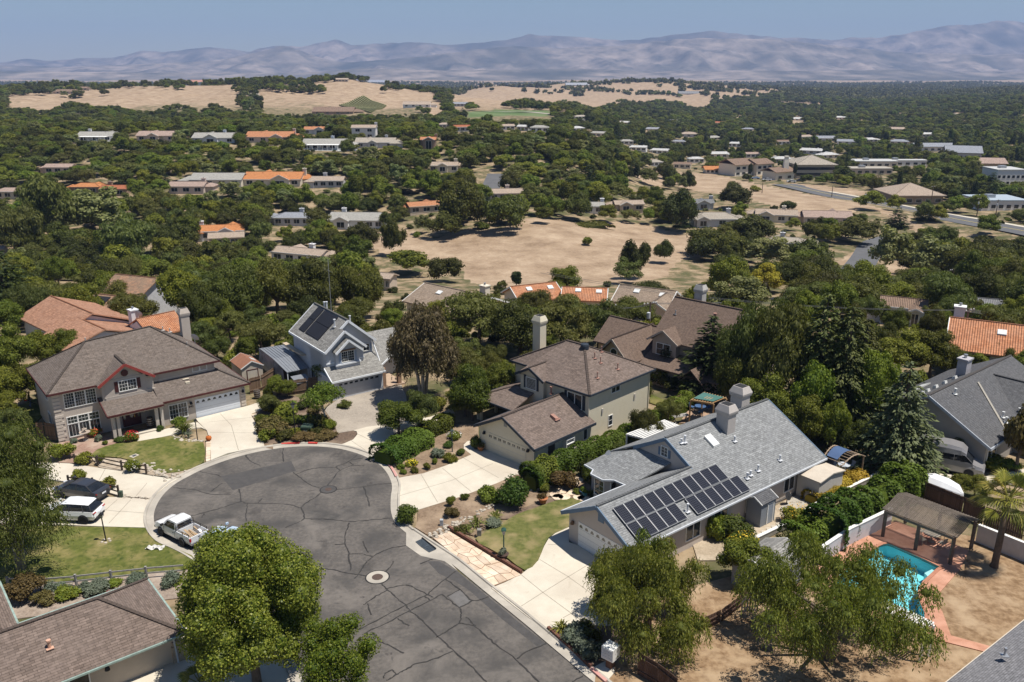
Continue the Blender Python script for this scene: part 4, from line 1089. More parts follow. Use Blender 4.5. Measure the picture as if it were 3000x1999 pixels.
mb=MB();fbox(mb,'+x',6.0,4.0,5.2,0,.45,.9,.95);fbox(mb,'+x',6.0,4.0,5.2,0,.45,1.4,1.45);fbox(mb,'+x',6.0,4.0,5.2,0,.45,1.85,1.9)
for a in(4.0,5.15):fbox(mb,'+x',6.0,a,a+.06,.02,.44,.3,1.9)
mb.build('shelf_rack',TRIM_W,h)
mb=MB();fbox(mb,'+x',6.0,1.9,2.8,0,.05,0,2.0);mb.build('side_door',M('dark_door',(.06,.05,.045)),h)
win(h,'+x',6.0,7.0,7.5,.9,1.9)
PINKG=M('pinkish_grey_stucco',(.50,.44,.395),(.455,.40,.36),scale=1.6,rough=.9,c3=(.47,.415,.375),scale3=.4)
BLUET=M('slate_blue_trim',(.13,.19,.27),(.11,.165,.235),scale=4,rough=.6)
h=house('long_house','long single-storey house with grey shingle roof and solar panels',5.12,58.24,-51.5)
mb=MB()
gwall(mb,-1.08,5.55,0,10.5,-.3,2.5,4.35,'y',2.3)
gwall(mb,-6.4,5.55,10.1,23.6,-.3,2.5,5.9,'y',-.45)
mb.box(-5.9,0,7.0,10.5,-.3,2.5)
mb.loft([[(-5.0,6.4,z),(-4.6,6.1,z),(-3.4,6.1,z),(-3.0,6.4,z),(-3.0,7.2,z),(-5.0,7.2,z)]for z in(-.2,2.4)])
mb.build('wall',PINKG,h)
SLO=.5477
zp=lambda x:4.6-SLO*(x-2.38)
XE,ZE=6.05,zp(6.05)
r_main=roof_obj(h,[[(2.38,-.5,zp(2.38)),(XE,-.5,ZE),(XE,24.0,ZE),(-.45,24.0,zp(-.45)),(-.45,10.0,zp(-.45)),(2.38,10.0,zp(2.38))],[(-1.45,-.5,2.55),(2.38,-.5,zp(2.38)),(2.38,10.4,zp(2.38)),(-1.45,10.4,2.55)],[(-.45,10.0,zp(-.45)),(-.45,24.0,zp(-.45)),(-6.95,24.0,2.55),(-6.95,10.0,2.55)]],SH_GREY,caps=[((2.38,-.5,zp(2.38)),(2.38,10.0,zp(2.38))),((-.45,10,zp(-.45)),(-.45,24,zp(-.45)))],capmat=SH_GREY)
roof_obj(h,[[(-6.4,6.6,2.52),(-5.2,6.5,2.52),(-4.7,5.75,2.55),(-3.3,5.75,2.55),(-2.7,6.5,2.52),(-1.2,6.6,2.52),(.3,10.2,4.2),(-3.2,10.2,4.2)],[(-6.95,10.2,2.5),(-6.4,6.6,2.52),(-3.2,10.2,4.2)]],SH_GREY)
edge_trim(h,[((-1.45,-.53,2.55),(2.38,-.53,zp(2.38))),((2.38,-.53,zp(2.38)),(XE,-.53,ZE)),((-3.9,9.97,4.15),(-.45,9.97,zp(-.45))),((-.45,9.97,zp(-.45)),(2.5,9.97,4.5)),((-.45,24.03,zp(-.45)),(XE,24.03,ZE))],BLUET,.1,.3)
edge_trim(h,[((XE+.04,-.5,ZE),(XE+.04,24.0,ZE)),((-6.4,6.57,2.52),(-5.2,6.47,2.52)),((-5.2,6.47,2.52),(-4.7,5.72,2.55)),((-4.7,5.72,2.55),(-3.3,5.72,2.55)),((-3.3,5.72,2.55),(-2.7,6.47,2.52)),((-2.7,6.47,2.52),(-1.2,6.57,2.52)),((-1.48,-.5,2.55),(-1.48,6.6,2.55))],M('pale_gutter',(.55,.57,.6),(.5,.52,.55)),.1,.14,'gutter')
garage_door(h,'-y',0,0,4.88,2.1,TRIM_W,'arch',8,GLASS_L)
wall_lamp(h,'-y',0,-.55,1.7,M('bronze_lamp',(.16,.09,.05),rough=.5));wall_lamp(h,'-y',0,5.2,1.7,MATS['bronze_lamp'])
mb=MB();fbox(mb,'-y',0,2.1,2.7,0,.05,3.1,3.7);mb.build('gable_vent',BLUET,h)
win(h,'-y',10.1,-.85,-.2,4.45,5.25,2,3);shutters(h,'-y',10.1,-.8,-.25,4.4,5.1,.28,BLUET)
win(h,'-y',6.1,-4.5,-3.5,.7,2.1,2,3);win(h,'+x',-3.0,6.45,7.0,.7,2.1,1,2)
SOLC,st,sb=nodes_of('photovoltaic_cell')
tc=st.nodes.new('ShaderNodeUVMap');tc.uv_map='uv'
bk=st.nodes.new('ShaderNodeTexBrick');bk.offset=0;bk.inputs['Scale'].default_value=1;bk.inputs['Brick Width'].default_value=.17;bk.inputs['Row Height'].default_value=.17;bk.inputs['Mortar Size'].default_value=.012
bk.inputs['Color1'].default_value=(.008,.009,.016,1);bk.inputs['Color2'].default_value=(.012,.013,.022,1);bk.inputs['Mortar'].default_value=(.07,.075,.09,1)
st.links.new(tc.outputs[0],bk.inputs['Vector']);st.links.new(bk.outputs['Color'],sb.inputs['Base Color']);sb.inputs['Roughness'].default_value=.3;sb.inputs['Specular IOR Level'].default_value=.15
ALU=M('panel_frame',(.42,.42,.42),(.38,.38,.38),rough=.4,metal=.5)
def pv(y0,y1,x0,x1,n):
 for k in range(n):
  a=y0+(y1-y0)*k/n;b=y0+(y1-y0)*(k+1)/n
  f=lambda x:zp(x)+.2
  mb=MB();mb.slab([(x0,a,f(x0)),(x1,a,f(x1)),(x1,b,f(x1)),(x0,b,f(x0))],.05);p=mb.build('solar_panel',SOLC,h)
  mb=MB();q=[(x0,a+.02,f(x0)),(x1,a+.02,f(x1)),(x1,b-.02,f(x1)),(x0,b-.02,f(x0))]
  for i in range(4):mb.bar(q[i],q[(i+1)%4],.045,.05)
  mb.build('frame',ALU,p)
pv(.44,12.3,3.1,4.44,11);pv(.44,5.75,4.5,5.8,5);pv(6.85,13.33,4.52,5.86,6)
STUC=M('flue_stucco',(.47,.43,.40),(.42,.385,.36))
chimney(h,.55,16.6,4.6,7.0,1.25,1.05,STUC);chimney(h,-1.25,20.9,4.4,7.1,1.25,1.15,STUC)
mb=MB();mb.slab([(.7,13.6,zp(.7)+.22),(1.75,13.6,zp(1.75)+.22),(1.75,14.4,zp(1.75)+.22),(.7,14.4,zp(.7)+.22)],.2);mb.build('skylight',M('skylight_white',(.74,.74,.72),rough=.3),r_main)
for x,y,hh in((.44,11.0,.3),(.5,11.35,.55),(1.9,16.2,.4),(4.7,18.9,.4),(4.74,15.8,.45),(4.81,14.7,.35),(4.93,14.1,.45),(5.3,6.3,.6)):vent(h,x,y,zp(x)+.05,hh,.07,M('white_pipe',(.65,.66,.68)))
for y0,y1,u in((9.3,10.9,2),(13.4,15.4,2),(6.0,7.6,2)):win(h,'+x',5.55,y0,y1,.75 if u==2 else .1,2.05,1,1,units=u)
win(h,'+x',5.55,18.6,20.0,.8,2.05,1,1,units=2)
dish(h,-5.9,9.0,2.3,.5,-2.0)
h=house('brown_roof_house','beige house under a long brown hip roof behind the street tree',-20.64,43.22,39.4)
ZE_=2.3
EB=M('tan_stucco',(.47,.40,.33),(.43,.365,.30),scale=2,c3=(.45,.385,.315),scale3=.5)
mb=MB();mb.box(-22,.7,1.2,7.3,-.4,2.3);mb.box(-20,-7.2,7.2,13.4,-.4,2.3);mb.build('wall',EB,h)
pl_,caps,eaves=hip(-23,1.3,.45,7.95,ZE_,4.4,(-19.2,4.2,4.4),(-2.5,4.2,4.4))
er=roof_obj(h,pl_,SH_BROWN2,caps=caps,capmat=SH_BROWN2)
pl2,caps2,ev2=hip(-21,-6.5,6.0,14.0,ZE_-.01,4.5,axis='x')
roof_obj(h,pl2,SH_BROWN2,caps=caps2,capmat=SH_BROWN2)
COPG=M('verdigris_gutter',(.32,.42,.38),(.22,.28,.25),scale=3,rough=.6)
edge_trim(h,[((-23,.42,ZE_),(1.3,.42,ZE_)),((1.34,.45,ZE_),(1.34,7.95,ZE_)),((1.3,7.98,ZE_),(-6.5,7.98,ZE_)),((-6.46,8,ZE_),(-6.46,14,ZE_))],COPG,.12,.12,'gutter')
vent(h,-5.7,2.4,3.4,.45,.09,M('pinkish_vent',(.6,.36,.26)))
mb=MB();mb.bar((.65,1.1,2.1),(.75,.95,0),.09);mb.build('downpipe',M('pale_gutter',(.55,.57,.6)),h)
mb=MB();mb.box(.5,1.3,1.0,1.6,0,1.2);mb.box(.55,1.2,1.05,1.55,1.2,1.5);mb.build('stone_pier',M('pier_stone',(.42,.34,.26),(.28,.22,.16),scale=5,bump=.8),h)
win(h,'-y',1.2,-5.2,-4.2,.8,1.9)
wall_lamp(h,'-y',1.2,-3.2,1.5,MATS['black_metal'])
TAUPE=M('taupe_siding',(.40,.335,.28),(.36,.30,.25),scale=2,c3=(.42,.35,.29),scale3=.5)
OCHRE=M('ochre_stucco',(.55,.42,.27),(.5,.38,.24),scale=2)
h=house('taupe_house','taupe two-storey house with steep umber roof and two front gables',16.44,96.38,-43,0)
mb=MB();gwall(mb,.3,12.5,.5,9.2,-1,5.0,8.7,'x');mb.build('wall',TAUPE,h)
pl_,gc,ev=gable(-.1,13,.0,9.7,5.0,9.1,'x')
rr_=roof_obj(h,pl_,SH_UMBER,caps=gc)
gp,gc,ge=gable(.0,4.2,-.9,3.2,5.1,6.5,'y');roof_obj(h,gp,SH_UMBER);edge_trim(h,ge[:2],TAUPE,.08,.22)
mb=MB();gwall(mb,.5,3.7,-.35,2,2.9,5.1,6.3,'y');mb.build('gable_wall',TAUPE,h);mb=MB();gwall(mb,8.7,12,-.5,2,2.9,5.1,6.3,'y');mb.build('gable_wall',TAUPE,h)
gp,gc,ge=gable(8.3,12.4,-1,3.2,5.1,6.5,'y');roof_obj(h,gp,SH_UMBER);edge_trim(h,ge[:2],M('pink_flashing',(.6,.45,.37)),.08,.22)
win(h,'-y',-.35,1.1,2.9,3.4,4.7,1,2,units=2);win(h,'-y',.5,6.0,7.2,3.4,4.6,1,2)
mb=MB();gwall(mb,-8.3,.3,.8,6.4,-1,2.8,5.0,'x');gwall(mb,-4.6,-.2,-4.0,2,-1,2.8,5.2,'y');mb.build('wing_wall',OCHRE,h)
gp,gc,ge=gable(-8.7,.4,.2,6.9,2.7,5.3,'x');roof_obj(h,gp,SH_UMBER,caps=gc)
gp,gc,ge=gable(-5.0,.2,-4.6,4,2.8,5.4,'y');roof_obj(h,gp,SH_UMBER,caps=gc);edge_trim(h,ge[:2],TAUPE,.08,.24)
roof_obj(h,[[(0,-2.6,2.5),(12.6,-2.6,2.5),(12.6,.5,3.6),(0,.5,3.6)]],SH_UMBER)
mb=MB();mb.box(.3,12.3,-1.6,.6,-1,2.5);mb.build('front_wall',TAUPE,h)
gp,gc,ge=gable(6.2,9.2,-3.6,0,2.4,3.7,'y');roof_obj(h,gp,SH_UMBER)
mb=MB();mb.lathe([(.55,0),(.55,.05)],16);o=mb.build('arched_window',TRIM_W,h);o.rotation_euler=(R(90),0,0);o.location=(-2.4,-4.0,3.6)
mb=MB();mb.lathe([(.42,0),(.42,.07)],16);o2=mb.build('pane',GLASS,o)
chimney(h,2.6,6.2,6,9.9,1.05,1.0,M('grey_chimney',(.45,.43,.41)),style='flare')
vent(h,6.3,3.4,7.7,.7,.16,TERV);vent(h,1.3,3,7.5,.4,.06,GALV)
GREYW=M('warm_grey_stucco',(.36,.33,.30),(.33,.30,.275),scale=2,c3=(.38,.35,.32),scale3=.5)
h=house('charcoal_roof_house','grey house with a broad charcoal roof and roof vents',42.98,70.38,39.5)
mb=MB();gwall(mb,.4,18,.4,11.4,-.5,2.6,5.7,'x',5.9);mb.build('wall',GREYW,h)
pl_,gc,ev=gable(-.1,18.5,-.15,12.0,2.7,6.0,'x',5.95)
gr_=roof_obj(h,pl_,SH_DARK,caps=gc,capmat=M_shingle('ridge_taupe',(.2,.18,.17),(.17,.15,.14),(.18,.165,.155)))
edge_trim(h,[((-.12,-.15,2.7),(-.12,5.95,6.0)),((-.12,5.95,6.0),(-.12,12,2.7)),((-.1,-.18,2.7),(4,-.18,2.7))],M('blue_grey_trim',(.42,.45,.5)),.1,.26)
gp,gc,ge=gable(7.0,17.5,-7.5,5.6,2.65,5.5,'y');roof_obj(h,gp,SH_DARK,caps=gc)
mb=MB();gwall(mb,7.4,17.1,-7.0,2,-.5,2.6,5.2,'y');mb.build('wing_wall',GREYW,h)
mb=MB();mb.slab([(3.9,-.1,2.78),(4.25,-.1,2.78),(8.6,5.0,5.6),(8.3,5.0,5.6)],.03);mb.build('valley_flashing',M('valley_tan',(.36,.33,.28)),gr_)
chimney(h,10.6,7.4,4.6,7.0,1.15,.95,M('lilac_grey',(.45,.43,.45)),style='box')
SKY_W=M('skylight_white',(.74,.74,.72),rough=.3)
zb=lambda y:6.0-(y-5.95)*.545
for x,y in((1.5,7.2),(2.6,7.2),(4.3,7.2),(6.2,7.2),(8.4,7.2)):
 mb=MB();mb.loft([[(x-.3,y-.15,zb(y)),(x+.3,y-.15,zb(y)),(x+.3,y+.25,zb(y)),(x-.3,y+.25,zb(y))],[(x-.25,y-.05,zb(y)+.35),(x+.2,y-.05,zb(y)+.35),(x+.2,y+.15,zb(y)+.25),(x-.25,y+.15,zb(y)+.25)]]);mb.build('roof_vent',SKY_W,gr_)
for x,y in((4.2,9.4),(6.6,9.6)):
 mb=MB();mb.slab([(x,y,zb(y)+.18),(x+2.0,y,zb(y)+.18),(x+2.0,y+.9,zb(y+.9)+.18),(x,y+.9,zb(y+.9)+.18)],.16);mb.build('skylight',SKY_W,gr_)
za=lambda y:2.7+(y+.15)*.541
for x,y in((3.4,5.0),(6.0,1.4),(5.6,.9),(8.8,1.0)):vent(h,x,y,za(y)+.05,.5,.09,SKY_W)
win(h,'-x',.4,5.2,7.6,.6,2.2,1,1,units=2,frame=M('grey_frame',(.5,.52,.55)))
win(h,'-y',.4,1.0,2.8,.9,2.0,1,1,units=2)
WHITE_S=M('white_stucco',(.68,.68,.70),(.63,.63,.65),scale=2,rough=.9)
h=house('salmon_tile_house','white house with rambling salmon barrel-tile roofs behind the beige house',-55.3,107.9,138,0);h.scale=(.82,.85,.92)
mb=MB();gwall(mb,.3,16,-6.3,4.7,-1,2.5,4.75,'x',-.1);gwall(mb,-7.5,1.5,-4.3,6.6,-1,2.4,4.1,'x',1.3);gwall(mb,-10.5,-3,-9.7,-4,-1,2.5,4.3,'y');mb.build('wall',WHITE_S,h)
gp,gc,ge=gable(-.3,16.5,-7.0,5.4,2.8,5.2,'x',-.1);roof_obj(h,gp,TILE_P,caps=gc,capmat=TILE_O,t=.2)
gp,gc,ge=gable(-8,2.4,-5,7.4,2.7,4.5,'x',1.3);roof_obj(h,gp,TILE_P,caps=gc,capmat=TILE_O,t=.2)
gp,gc,ge=gable(-11,-2.5,-10.2,-4.0,2.8,4.7,'y');roof_obj(h,gp,TILE_O,caps=gc,capmat=TILE_O,t=.2)
chimney(h,-4.5,-4.6,2.5,5.6,1.2,1.1,WHITE_S,style='box')
dish(h,-5.4,-5.0,4.4,.6,-.8)
for k in range(3):
 mb=MB();y0=5.8;mb.slab([(2.6+k*1.6,6.4,2.2),(4.1+k*1.6,6.4,2.2),(4.1+k*1.6,8.0,1.4),(2.6+k*1.6,8.0,1.4)],.06);p=mb.build('solar_panel',SOLC,h)
p=at(215,900)
h=house('weathered_tile_house','weathered tile house with dark roof panels behind the salmon roofs',-72,131,160,hz(-72,131))
mb=MB();gwall(mb,-12,8,-4.5,4.5,-1,2.7,4.7,'x');mb.build('wall',M('grey_white_stucco',(.55,.55,.57)),h)
TILE_W=M_shingle('weathered_tile',(.42,.24,.15),(.24,.165,.115),(.30,.215,.15),bw=.6,rh=.42,tile=True)
gp,gc,ge=gable(-12.6,8.5,-5.2,5.2,2.9,5.2,'x');roof_obj(h,gp,TILE_W,caps=gc,capmat=TILE_P,t=.2)
gp,gc,ge=gable(-12,-3,-14,-4.6,3.8,5.9,'x');roof_obj(h,gp,TILE_W,caps=gc,capmat=TILE_P,t=.2)
mb=MB();gwall(mb,-11.5,-3.4,-13.2,-5,-1,3.6,5.3,'x',-9.3);mb.build('wing_wall',MATS['grey_white_stucco'],h)
for x0,x1 in((-11.5,-8.5),(-4,2)):
 mb=MB();mb.slab([(x0,.6,5.1),(x1,.6,5.1),(x1,3.9,3.7),(x0,3.9,3.7)],.08);mb.build('solar_collector',SOLB,h)
chimney(h,-8.8,3.0,3,6.0,1.3,1.2,WHITE_S,style='box')
h=house('slate_grey_roof_house','grey shingle roof corner at the lower right edge beyond the dirt yard',0,0,0)
zr_=2.8
a=g(*cF([(1140,1568)])[0],zr_);b=g(*cF([(1700,1122)])[0],zr_)
d=(b-a).normalized();n_=Vector((d.y,-d.x,0))
a2=a-d*8;b2=b+d*8
mb=MB();mb.slab([a2,a2+n_*9+Vector((0,0,2.6)),b2+n_*9+Vector((0,0,2.6)),b2],.18);rf=mb.build('roof',SH_DARK if False else M_shingle('slate_grey_shingle',(.22,.215,.225),(.165,.162,.17),(.2,.195,.205),bw=.4,rh=.14),h)
mb=MB();mb.bar(a2-Vector((0,0,.1)),b2-Vector((0,0,.1)),.1,.2);mb.build('fascia',M('cream_fascia',(.6,.52,.42)),h)
c_=[a2+n_*.6,b2+n_*.6,b2+n_*8.6,a2+n_*8.6]
mb=MB();mb.prism([(p.x,p.y)for p in c_],-.3,2.75);mb.build('wall',BEIGE,h)
pv_=g(*cF([(1552,1378)])[0],3.5);vent(rf,pv_.x,pv_.y,pv_.z,.4,.06,GALV)
# houses on the slopes beyond, and the town
CLEAR=[]
FOOT=[]
WALLS=dict(white=M('far_white_wall',(0.744,0.732,0.720),(0.684,0.672,0.660)),blue=M('far_blue_wall',(0.600,0.636,0.684),(0.552,0.588,0.636)),cream=M('far_cream_wall',(0.696,0.624,0.504),(0.648,0.576,0.468)),tan=M('far_tan_wall',(0.552,0.456,0.360),(0.504,0.414,0.324)),pink=M('far_pink_wall',(0.624,0.504,0.432),(0.576,0.462,0.396)),grey=M('far_grey_wall',(0.504,0.504,0.516),(0.468,0.468,0.480)),brown=M('far_brown_wall',(0.336,0.240,0.174),(0.300,0.210,0.150)))
def MR(n,c):
 return M_shingle('roof_'+n,c,tuple(x*.8 for x in c),tuple(x*.92+.015 for x in c),bw=.5,rh=.4,tile=True)
ROOFS=dict(beige=MR('beige',(0.475,0.416,0.343)),grey=MR('greybeige',(0.449,0.429,0.389)),tan=MR('tan',(0.502,0.396,0.310)),pink=MR('pinktan',(0.475,0.350,0.290)),orange=MR('orange',(0.572,0.259,0.132)),bright=MR('brightorange',(0.630,0.263,0.105)),red=MR('red',(0.460,0.161,0.081)),brown=MR('brown',(0.290,0.198,0.145)),dgrey=MR('dgrey',(0.251,0.251,0.257)),white=MR('white',(0.651,0.640,0.619)),slate=MR('slate',(0.356,0.370,0.409)))
def clear_of(o_pts,Y,shrink=.14,low=.3):
 xs=[p[0]for p in o_pts];ys=[p[1]for p in o_pts]
 w=max(xs)-min(xs);hh=max(ys)-min(ys)
 CLEAR.append((min(xs)+w*shrink,min(ys),max(xs)-w*shrink,max(ys)-hh*low,Y))
def fhouse(x0,x1,yb,wall,roof,label,name='hillside_house',rot=0,st=1,style='gable',front=None,chim=None,deck=False,group=None,dep=.55,nw=4,low=.3,hw=None,cat='house',pitch=.36,see=True):
 """house seen between photo columns x0..x1 (2353-wide preview) with its wall foot at row yb"""
 p=at((x0+x1)/2*1.275,yb*1.275)
 wpx=(x1-x0)*1.275
 f=p.y*_C-(p.z-CAM_H)*_S
 W=wpx/FPX*f;ca,sa=abs(math.cos(R(rot))),abs(math.sin(R(rot)))
 W=W/(ca+dep*sa);D=max(W*dep,6.0)if W>9 else W*.8
 p.y+=D/2
 p.z=hz(p.x,p.y-D/2)
 h=house(name,label,p.x,p.y,rot,p.z,cat,group)
 zh=hw or(2.7*st+(.2 if st>1 else 0))
 x_,y_=W/2-.4,D/2-.4
 mb=MB()
 rise=D/2*pitch
 wm,rm=WALLS[wall],ROOFS[roof]
 if style=='gable':gwall(mb,-x_,x_,-y_,y_,-2.5,zh,zh+rise-.25,'x')
 else:mb.box(-x_,x_,-y_,y_,-2.5,zh)
 mb.build('wall',wm,h)
 if style=='gable':pl_,cp_,ev=gable(-W/2,W/2,-D/2,D/2,zh,zh+rise,'x')
 elif style=='hip':pl_,cp_,ev=hip(-W/2,W/2,-D/2,D/2,zh,zh+rise,axis='x' if W>=D else 'y')
 else:pl_,cp_=[[(-W/2,-D/2,zh),(W/2,-D/2,zh),(W/2,D/2,zh+.15),(-W/2,D/2,zh+.15)]],[]
 r=roof_obj(h,pl_,rm,t=.25,caps=cp_)
 if front is not None:
  fx,fw=front[0]*W/2,front[1]*W/2
  fr_=fw*.5*(pitch+.12)
  mb=MB();gwall(mb,fx-fw/2+.3,fx+fw/2-.3,-y_-1.6,0,-2.5,zh,zh+fr_-.2,'y');mb.build('gable_wall',wm,h)
  gp,gc,ge=gable(fx-fw/2,fx+fw/2,-D/2-1.8,D*.2,zh,zh+fr_,'y');roof_obj(h,gp,rm,t=.2)
  edge_trim(h,ge[:2],TRIM_W,.1,.25)
  win(h,'-y',-y_-1.6,fx-fw*.22,fx+fw*.22,.5,zh-.5,1,1,units=2,muntin=False)
 edge_trim(h,[((-W/2,-D/2,zh),(W/2,-D/2,zh))],TRIM_W if wall in('white','blue','cream','grey')else wm,.1,.22)
 for s in range(st):
  for k in range(nw):
   c=-x_+2*x_*(k+.5)/nw;ww=min(1.1,x_/nw*.62)
   if front is not None and abs(c-front[0]*W/2)<front[1]*W/4+ww:continue
   win(h,'-y',-y_,c-ww,c+ww,.8+2.8*s,2.1+2.8*s,1,1,units=2,muntin=False)
 if st==1 and W>11 and style!='flat' and cat=='house':
  rw=random.Random(int(x0*7+yb));sd=rw.choice([-1,1]);ww_=W*rw.uniform(.22,.34);dd_=D*rw.uniform(.55,.8);cx_=sd*(W/2+ww_*.1);y0_=rw.uniform(-.2,.35)*D
  mb=MB();mb.box(cx_-ww_/2,cx_+ww_/2,y0_-dd_/2,y0_+dd_/2,-2.5,zh-.35);mb.build('wing_wall',wm,h)
  roof_obj(h,hip(cx_-ww_/2-.4,cx_+ww_/2+.4,y0_-dd_/2-.5,y0_+dd_/2+.5,zh-.4,zh+min(ww_,dd_)*.17,axis='x' if ww_>dd_ else 'y')[0],rm,t=.2)
  if rw.random()<.6:gp,gc,ge=gable(-sd*W*.2-2.6,-sd*W*.2+2.6,-D*.1,D*.75,zh,zh+rise*.95,'y');roof_obj(h,gp,rm,t=.2)
 if chim is not None:
  chimney(h,chim*W/2,D*.1,zh,zh+rise+1.1,1.3,1.1,wm,style='box')
 if deck:
  mb=MB();mb.box(-x_,x_,-y_-4,-y_-.05,-2.5,.1);mb.build('terrace',TRIM_W,h)
  for k in range(7):
   xx=-x_*.7+k*x_*1.4/6;mb=MB();mb.box(xx-.1,xx+.1,-y_-3.2,-y_-3.0,.1,2.5);mb.build('veranda_post',TRIM_W,h)
  mb=MB();mb.slab([(-x_*.75,-y_-3.4,2.5),(x_*.75,-y_-3.4,2.5),(x_*.75,-y_,2.65),(-x_*.75,-y_,2.65)],.12);mb.build('veranda_roof',TRIM_W,h)
 pts=[]
 for lx,ly,lz in((-W/2,-D/2,0),(W/2,-D/2,0),(-W/2,-D/2,zh),(W/2,-D/2,zh),(-W/3,0,zh+rise),(W/3,0,zh+rise)):
  c,s_=math.cos(R(rot)),math.sin(R(rot))
  pts.append(proj(p.x+lx*c-ly*s_,p.y+lx*s_+ly*c,p.z+lz))
 if see:clear_of(pts,p.y-D/2,low=min(low+.22,.75))
 FOOT.append((p.x,p.y,math.hypot(W,D)/2*.9))
 return h
UG=None
FH=[(175,262,326,'white','grey','white bungalow with veranda posts and grey-beige roof on the upper slope',dict(chim=-.5,deck=True,nw=3,low=.1)),(312,405,325,'pink','pink','low house with pinkish tan roof, second from left in the upper row',dict(front=(-.1,.6))),(440,541,330,'blue','grey','bluish bungalow with grey roof and centre gable in the upper row',dict(front=(-.1,.7),chim=.35)),(563,672,328,'pink','orange','long bungalow with orange roof and front gable in the upper row',dict(front=(.35,.55),chim=.95)),(697,755,309,'blue','orange','small two-storey white house with orange roof above the sunroom house',dict(front=(.3,.9),chim=.9,st=1)),(693,795,345,'blue','grey','white house with glazed sunroom and pergola across its front',dict(chim=.3,deck=True,nw=5,low=.05)),(807,865,319,'white','tan','tall white house with tan roof at the end of the upper row',dict(chim=.9,st=2,nw=2)),(815,908,341,'grey','beige','low beige-roofed house in front of the tall white house',dict(front=(-.1,.5),chim=.5)),(965,1003,350,'brown','orange','narrow two-storey gable house with orange roof among the oaks',dict(front=(.1,1.5),st=2,nw=2,chim=.9,dep=.9)),(985,1053,396,'cream','tan','cream bungalow with tan roof and small gable below the orange gable house',dict(front=(-.05,.8),chim=.8)),(558,692,429,'cream','bright','big bungalow with bright orange roof and white porch',dict(front=(.3,.7),chim=1.0,deck=False,nw=5)),(435,556,430,'cream','grey','long low house with pale grey roof left of the bright orange roof',dict(nw=4)),(713,790,432,'grey','tan','brown-grey bungalow with white chimney right of the bright orange roof',dict(chim=-.2,nw=4)),(385,470,446,'pink','pink','pink-roofed house half hidden by oaks with white terrace',dict(nw=3,chim=.8)),(100,165,400,'pink','pink','pinkish roof among oaks below the upper row',dict(nw=3,see=True,low=.5)),(-15,50,458,'cream','pink','tan-roofed house at the left edge of the wooded slope',dict(nw=3,style='hip')),(228,292,452,'brown','red','small house with red-orange roof and white chimney',dict(chim=-.4,nw=2)),(160,232,447,'brown','bright','orange roof beside the red-orange roofed house',dict(nw=2,low=.5,style='hip')),(448,560,552,'white','bright','house with orange hip roof and two white chimneys',dict(chim=-.9,nw=3,rot=12,style='gable',front=(.2,.8))),(470,560,568,'tan','tan','tan gable roof in front of the orange hip roof',dict(nw=2,low=.5,rot=15)),(752,888,526,'white','grey','white bungalow with broad grey-beige roof above the dry field',dict(front=(-.5,.6),chim=-.55,nw=6,rot=-4)),(626,716,520,'grey','slate','grey hip roof with skylight among the oaks',dict(style='hip',chim=.4,low=.5)),(925,1020,492,'tan','orange','orange tiled roof sloping among dark oaks left of the field',dict(rot=25,nw=3,low=.4,dep=.5)),(1118,1206,462,'pink','tan','tan roof with grey chimney behind the big field oak',dict(chim=.1,low=.5,rot=8)),(1340,1390,492,'white','grey','small white house with raised deck at the top of the field',dict(chim=.8,nw=2,dep=.8)),(1408,1482,487,'tan','tan','tan gabled house beside the round oak above the field',dict(front=(-.3,.9),nw=3,rot=6)),(1588,1642,482,'grey','dgrey','slate blue house with dark gable near the dry slope',dict(front=(.0,1.2),chim=.8,nw=2)),(1592,1702,522,'grey','beige','grey house with interlocking beige roofs',dict(front=(-.6,.6),chim=.6,style='hip')),(1737,1842,512,'cream','tan','cream house with tan roof and double garage',dict(front=(-.5,.8),chim=.35,rot=-14)),(1848,1966,518,'pink','pink','long pinkish-brown roof below the dry slope',dict(rot=-8,low=.5)),(1765,1870,580,'grey','beige','beige hip-roofed house beside the winding lane',dict(style='hip',chim=-.3,rot=-18,front=(.5,.6))),(848,912,668,'tan','tan','tan tile roof glimpsed behind the dark oaks left of the field',dict(rot=-20,low=.5)),(613,762,607,'white','tan','long tan-tiled roof with a white chimney below the oak mass',dict(rot=-22,chim=.4,low=.5,dep=.35)),(2030,2147,748,'blue','brown','red-brown roofed house between trees at right',dict(rot=-24,front=(.5,.6),nw=3)),(2250,2328,742,'grey','dgrey','dark grey roof with twin gables at the right edge',dict(rot=-20,front=(.3,.9),low=.4)),(-20,12,595,'tan','pink','pinkish roof corner at the left edge beside a dark pine',dict(low=.4)),(800,840,668,'tan','pink','small tan roof peeping through trees below the field corner',dict(low=.6,nw=1)),]
SHORT='veranda bungalow|pinkish low house|bluish bungalow|long orange-roofed bungalow|small orange-roofed house|sunroom house|tall white house|low beige-roofed house|narrow gable house|cream bungalow|bright orange roof|long pale grey roof|white-chimneyed bungalow|pink-roofed house|lone pinkish roof|tan-roofed edge house|red-orange roof|second orange roof|orange hip roof|tan gable roof|broad grey-beige roof|grey hip roof|sloping orange tile roof|tan roof with grey chimney|small white deck house|tan gabled house|slate blue house|interlocking beige roofs|cream garage house|long pinkish-brown roof|beige hip-roofed house|glimpsed tan tile roof|long tan-tiled roof|red-brown roofed house|twin-gabled grey roof|roof corner at the left edge|small tan roof'.split('|')
LM=[(-38,84,'beige two-storey house'),(-17,97,'pale blue house'),(4,86,'cream house'),(16,66,'solar-panelled house'),(22,97,'taupe house'),(50,78,'charcoal roof house'),(-60,112,'salmon tile house'),(-72,131,'weathered tile house'),(36,90,'tallest cedar')]
for(x0,x1,yb,wl,rf,lb,kw),sn in zip(FH,SHORT):
 h=fhouse(x0,x1,yb,wl,rf,lb,**kw);LM.append((h.location.x,h.location.y,sn))
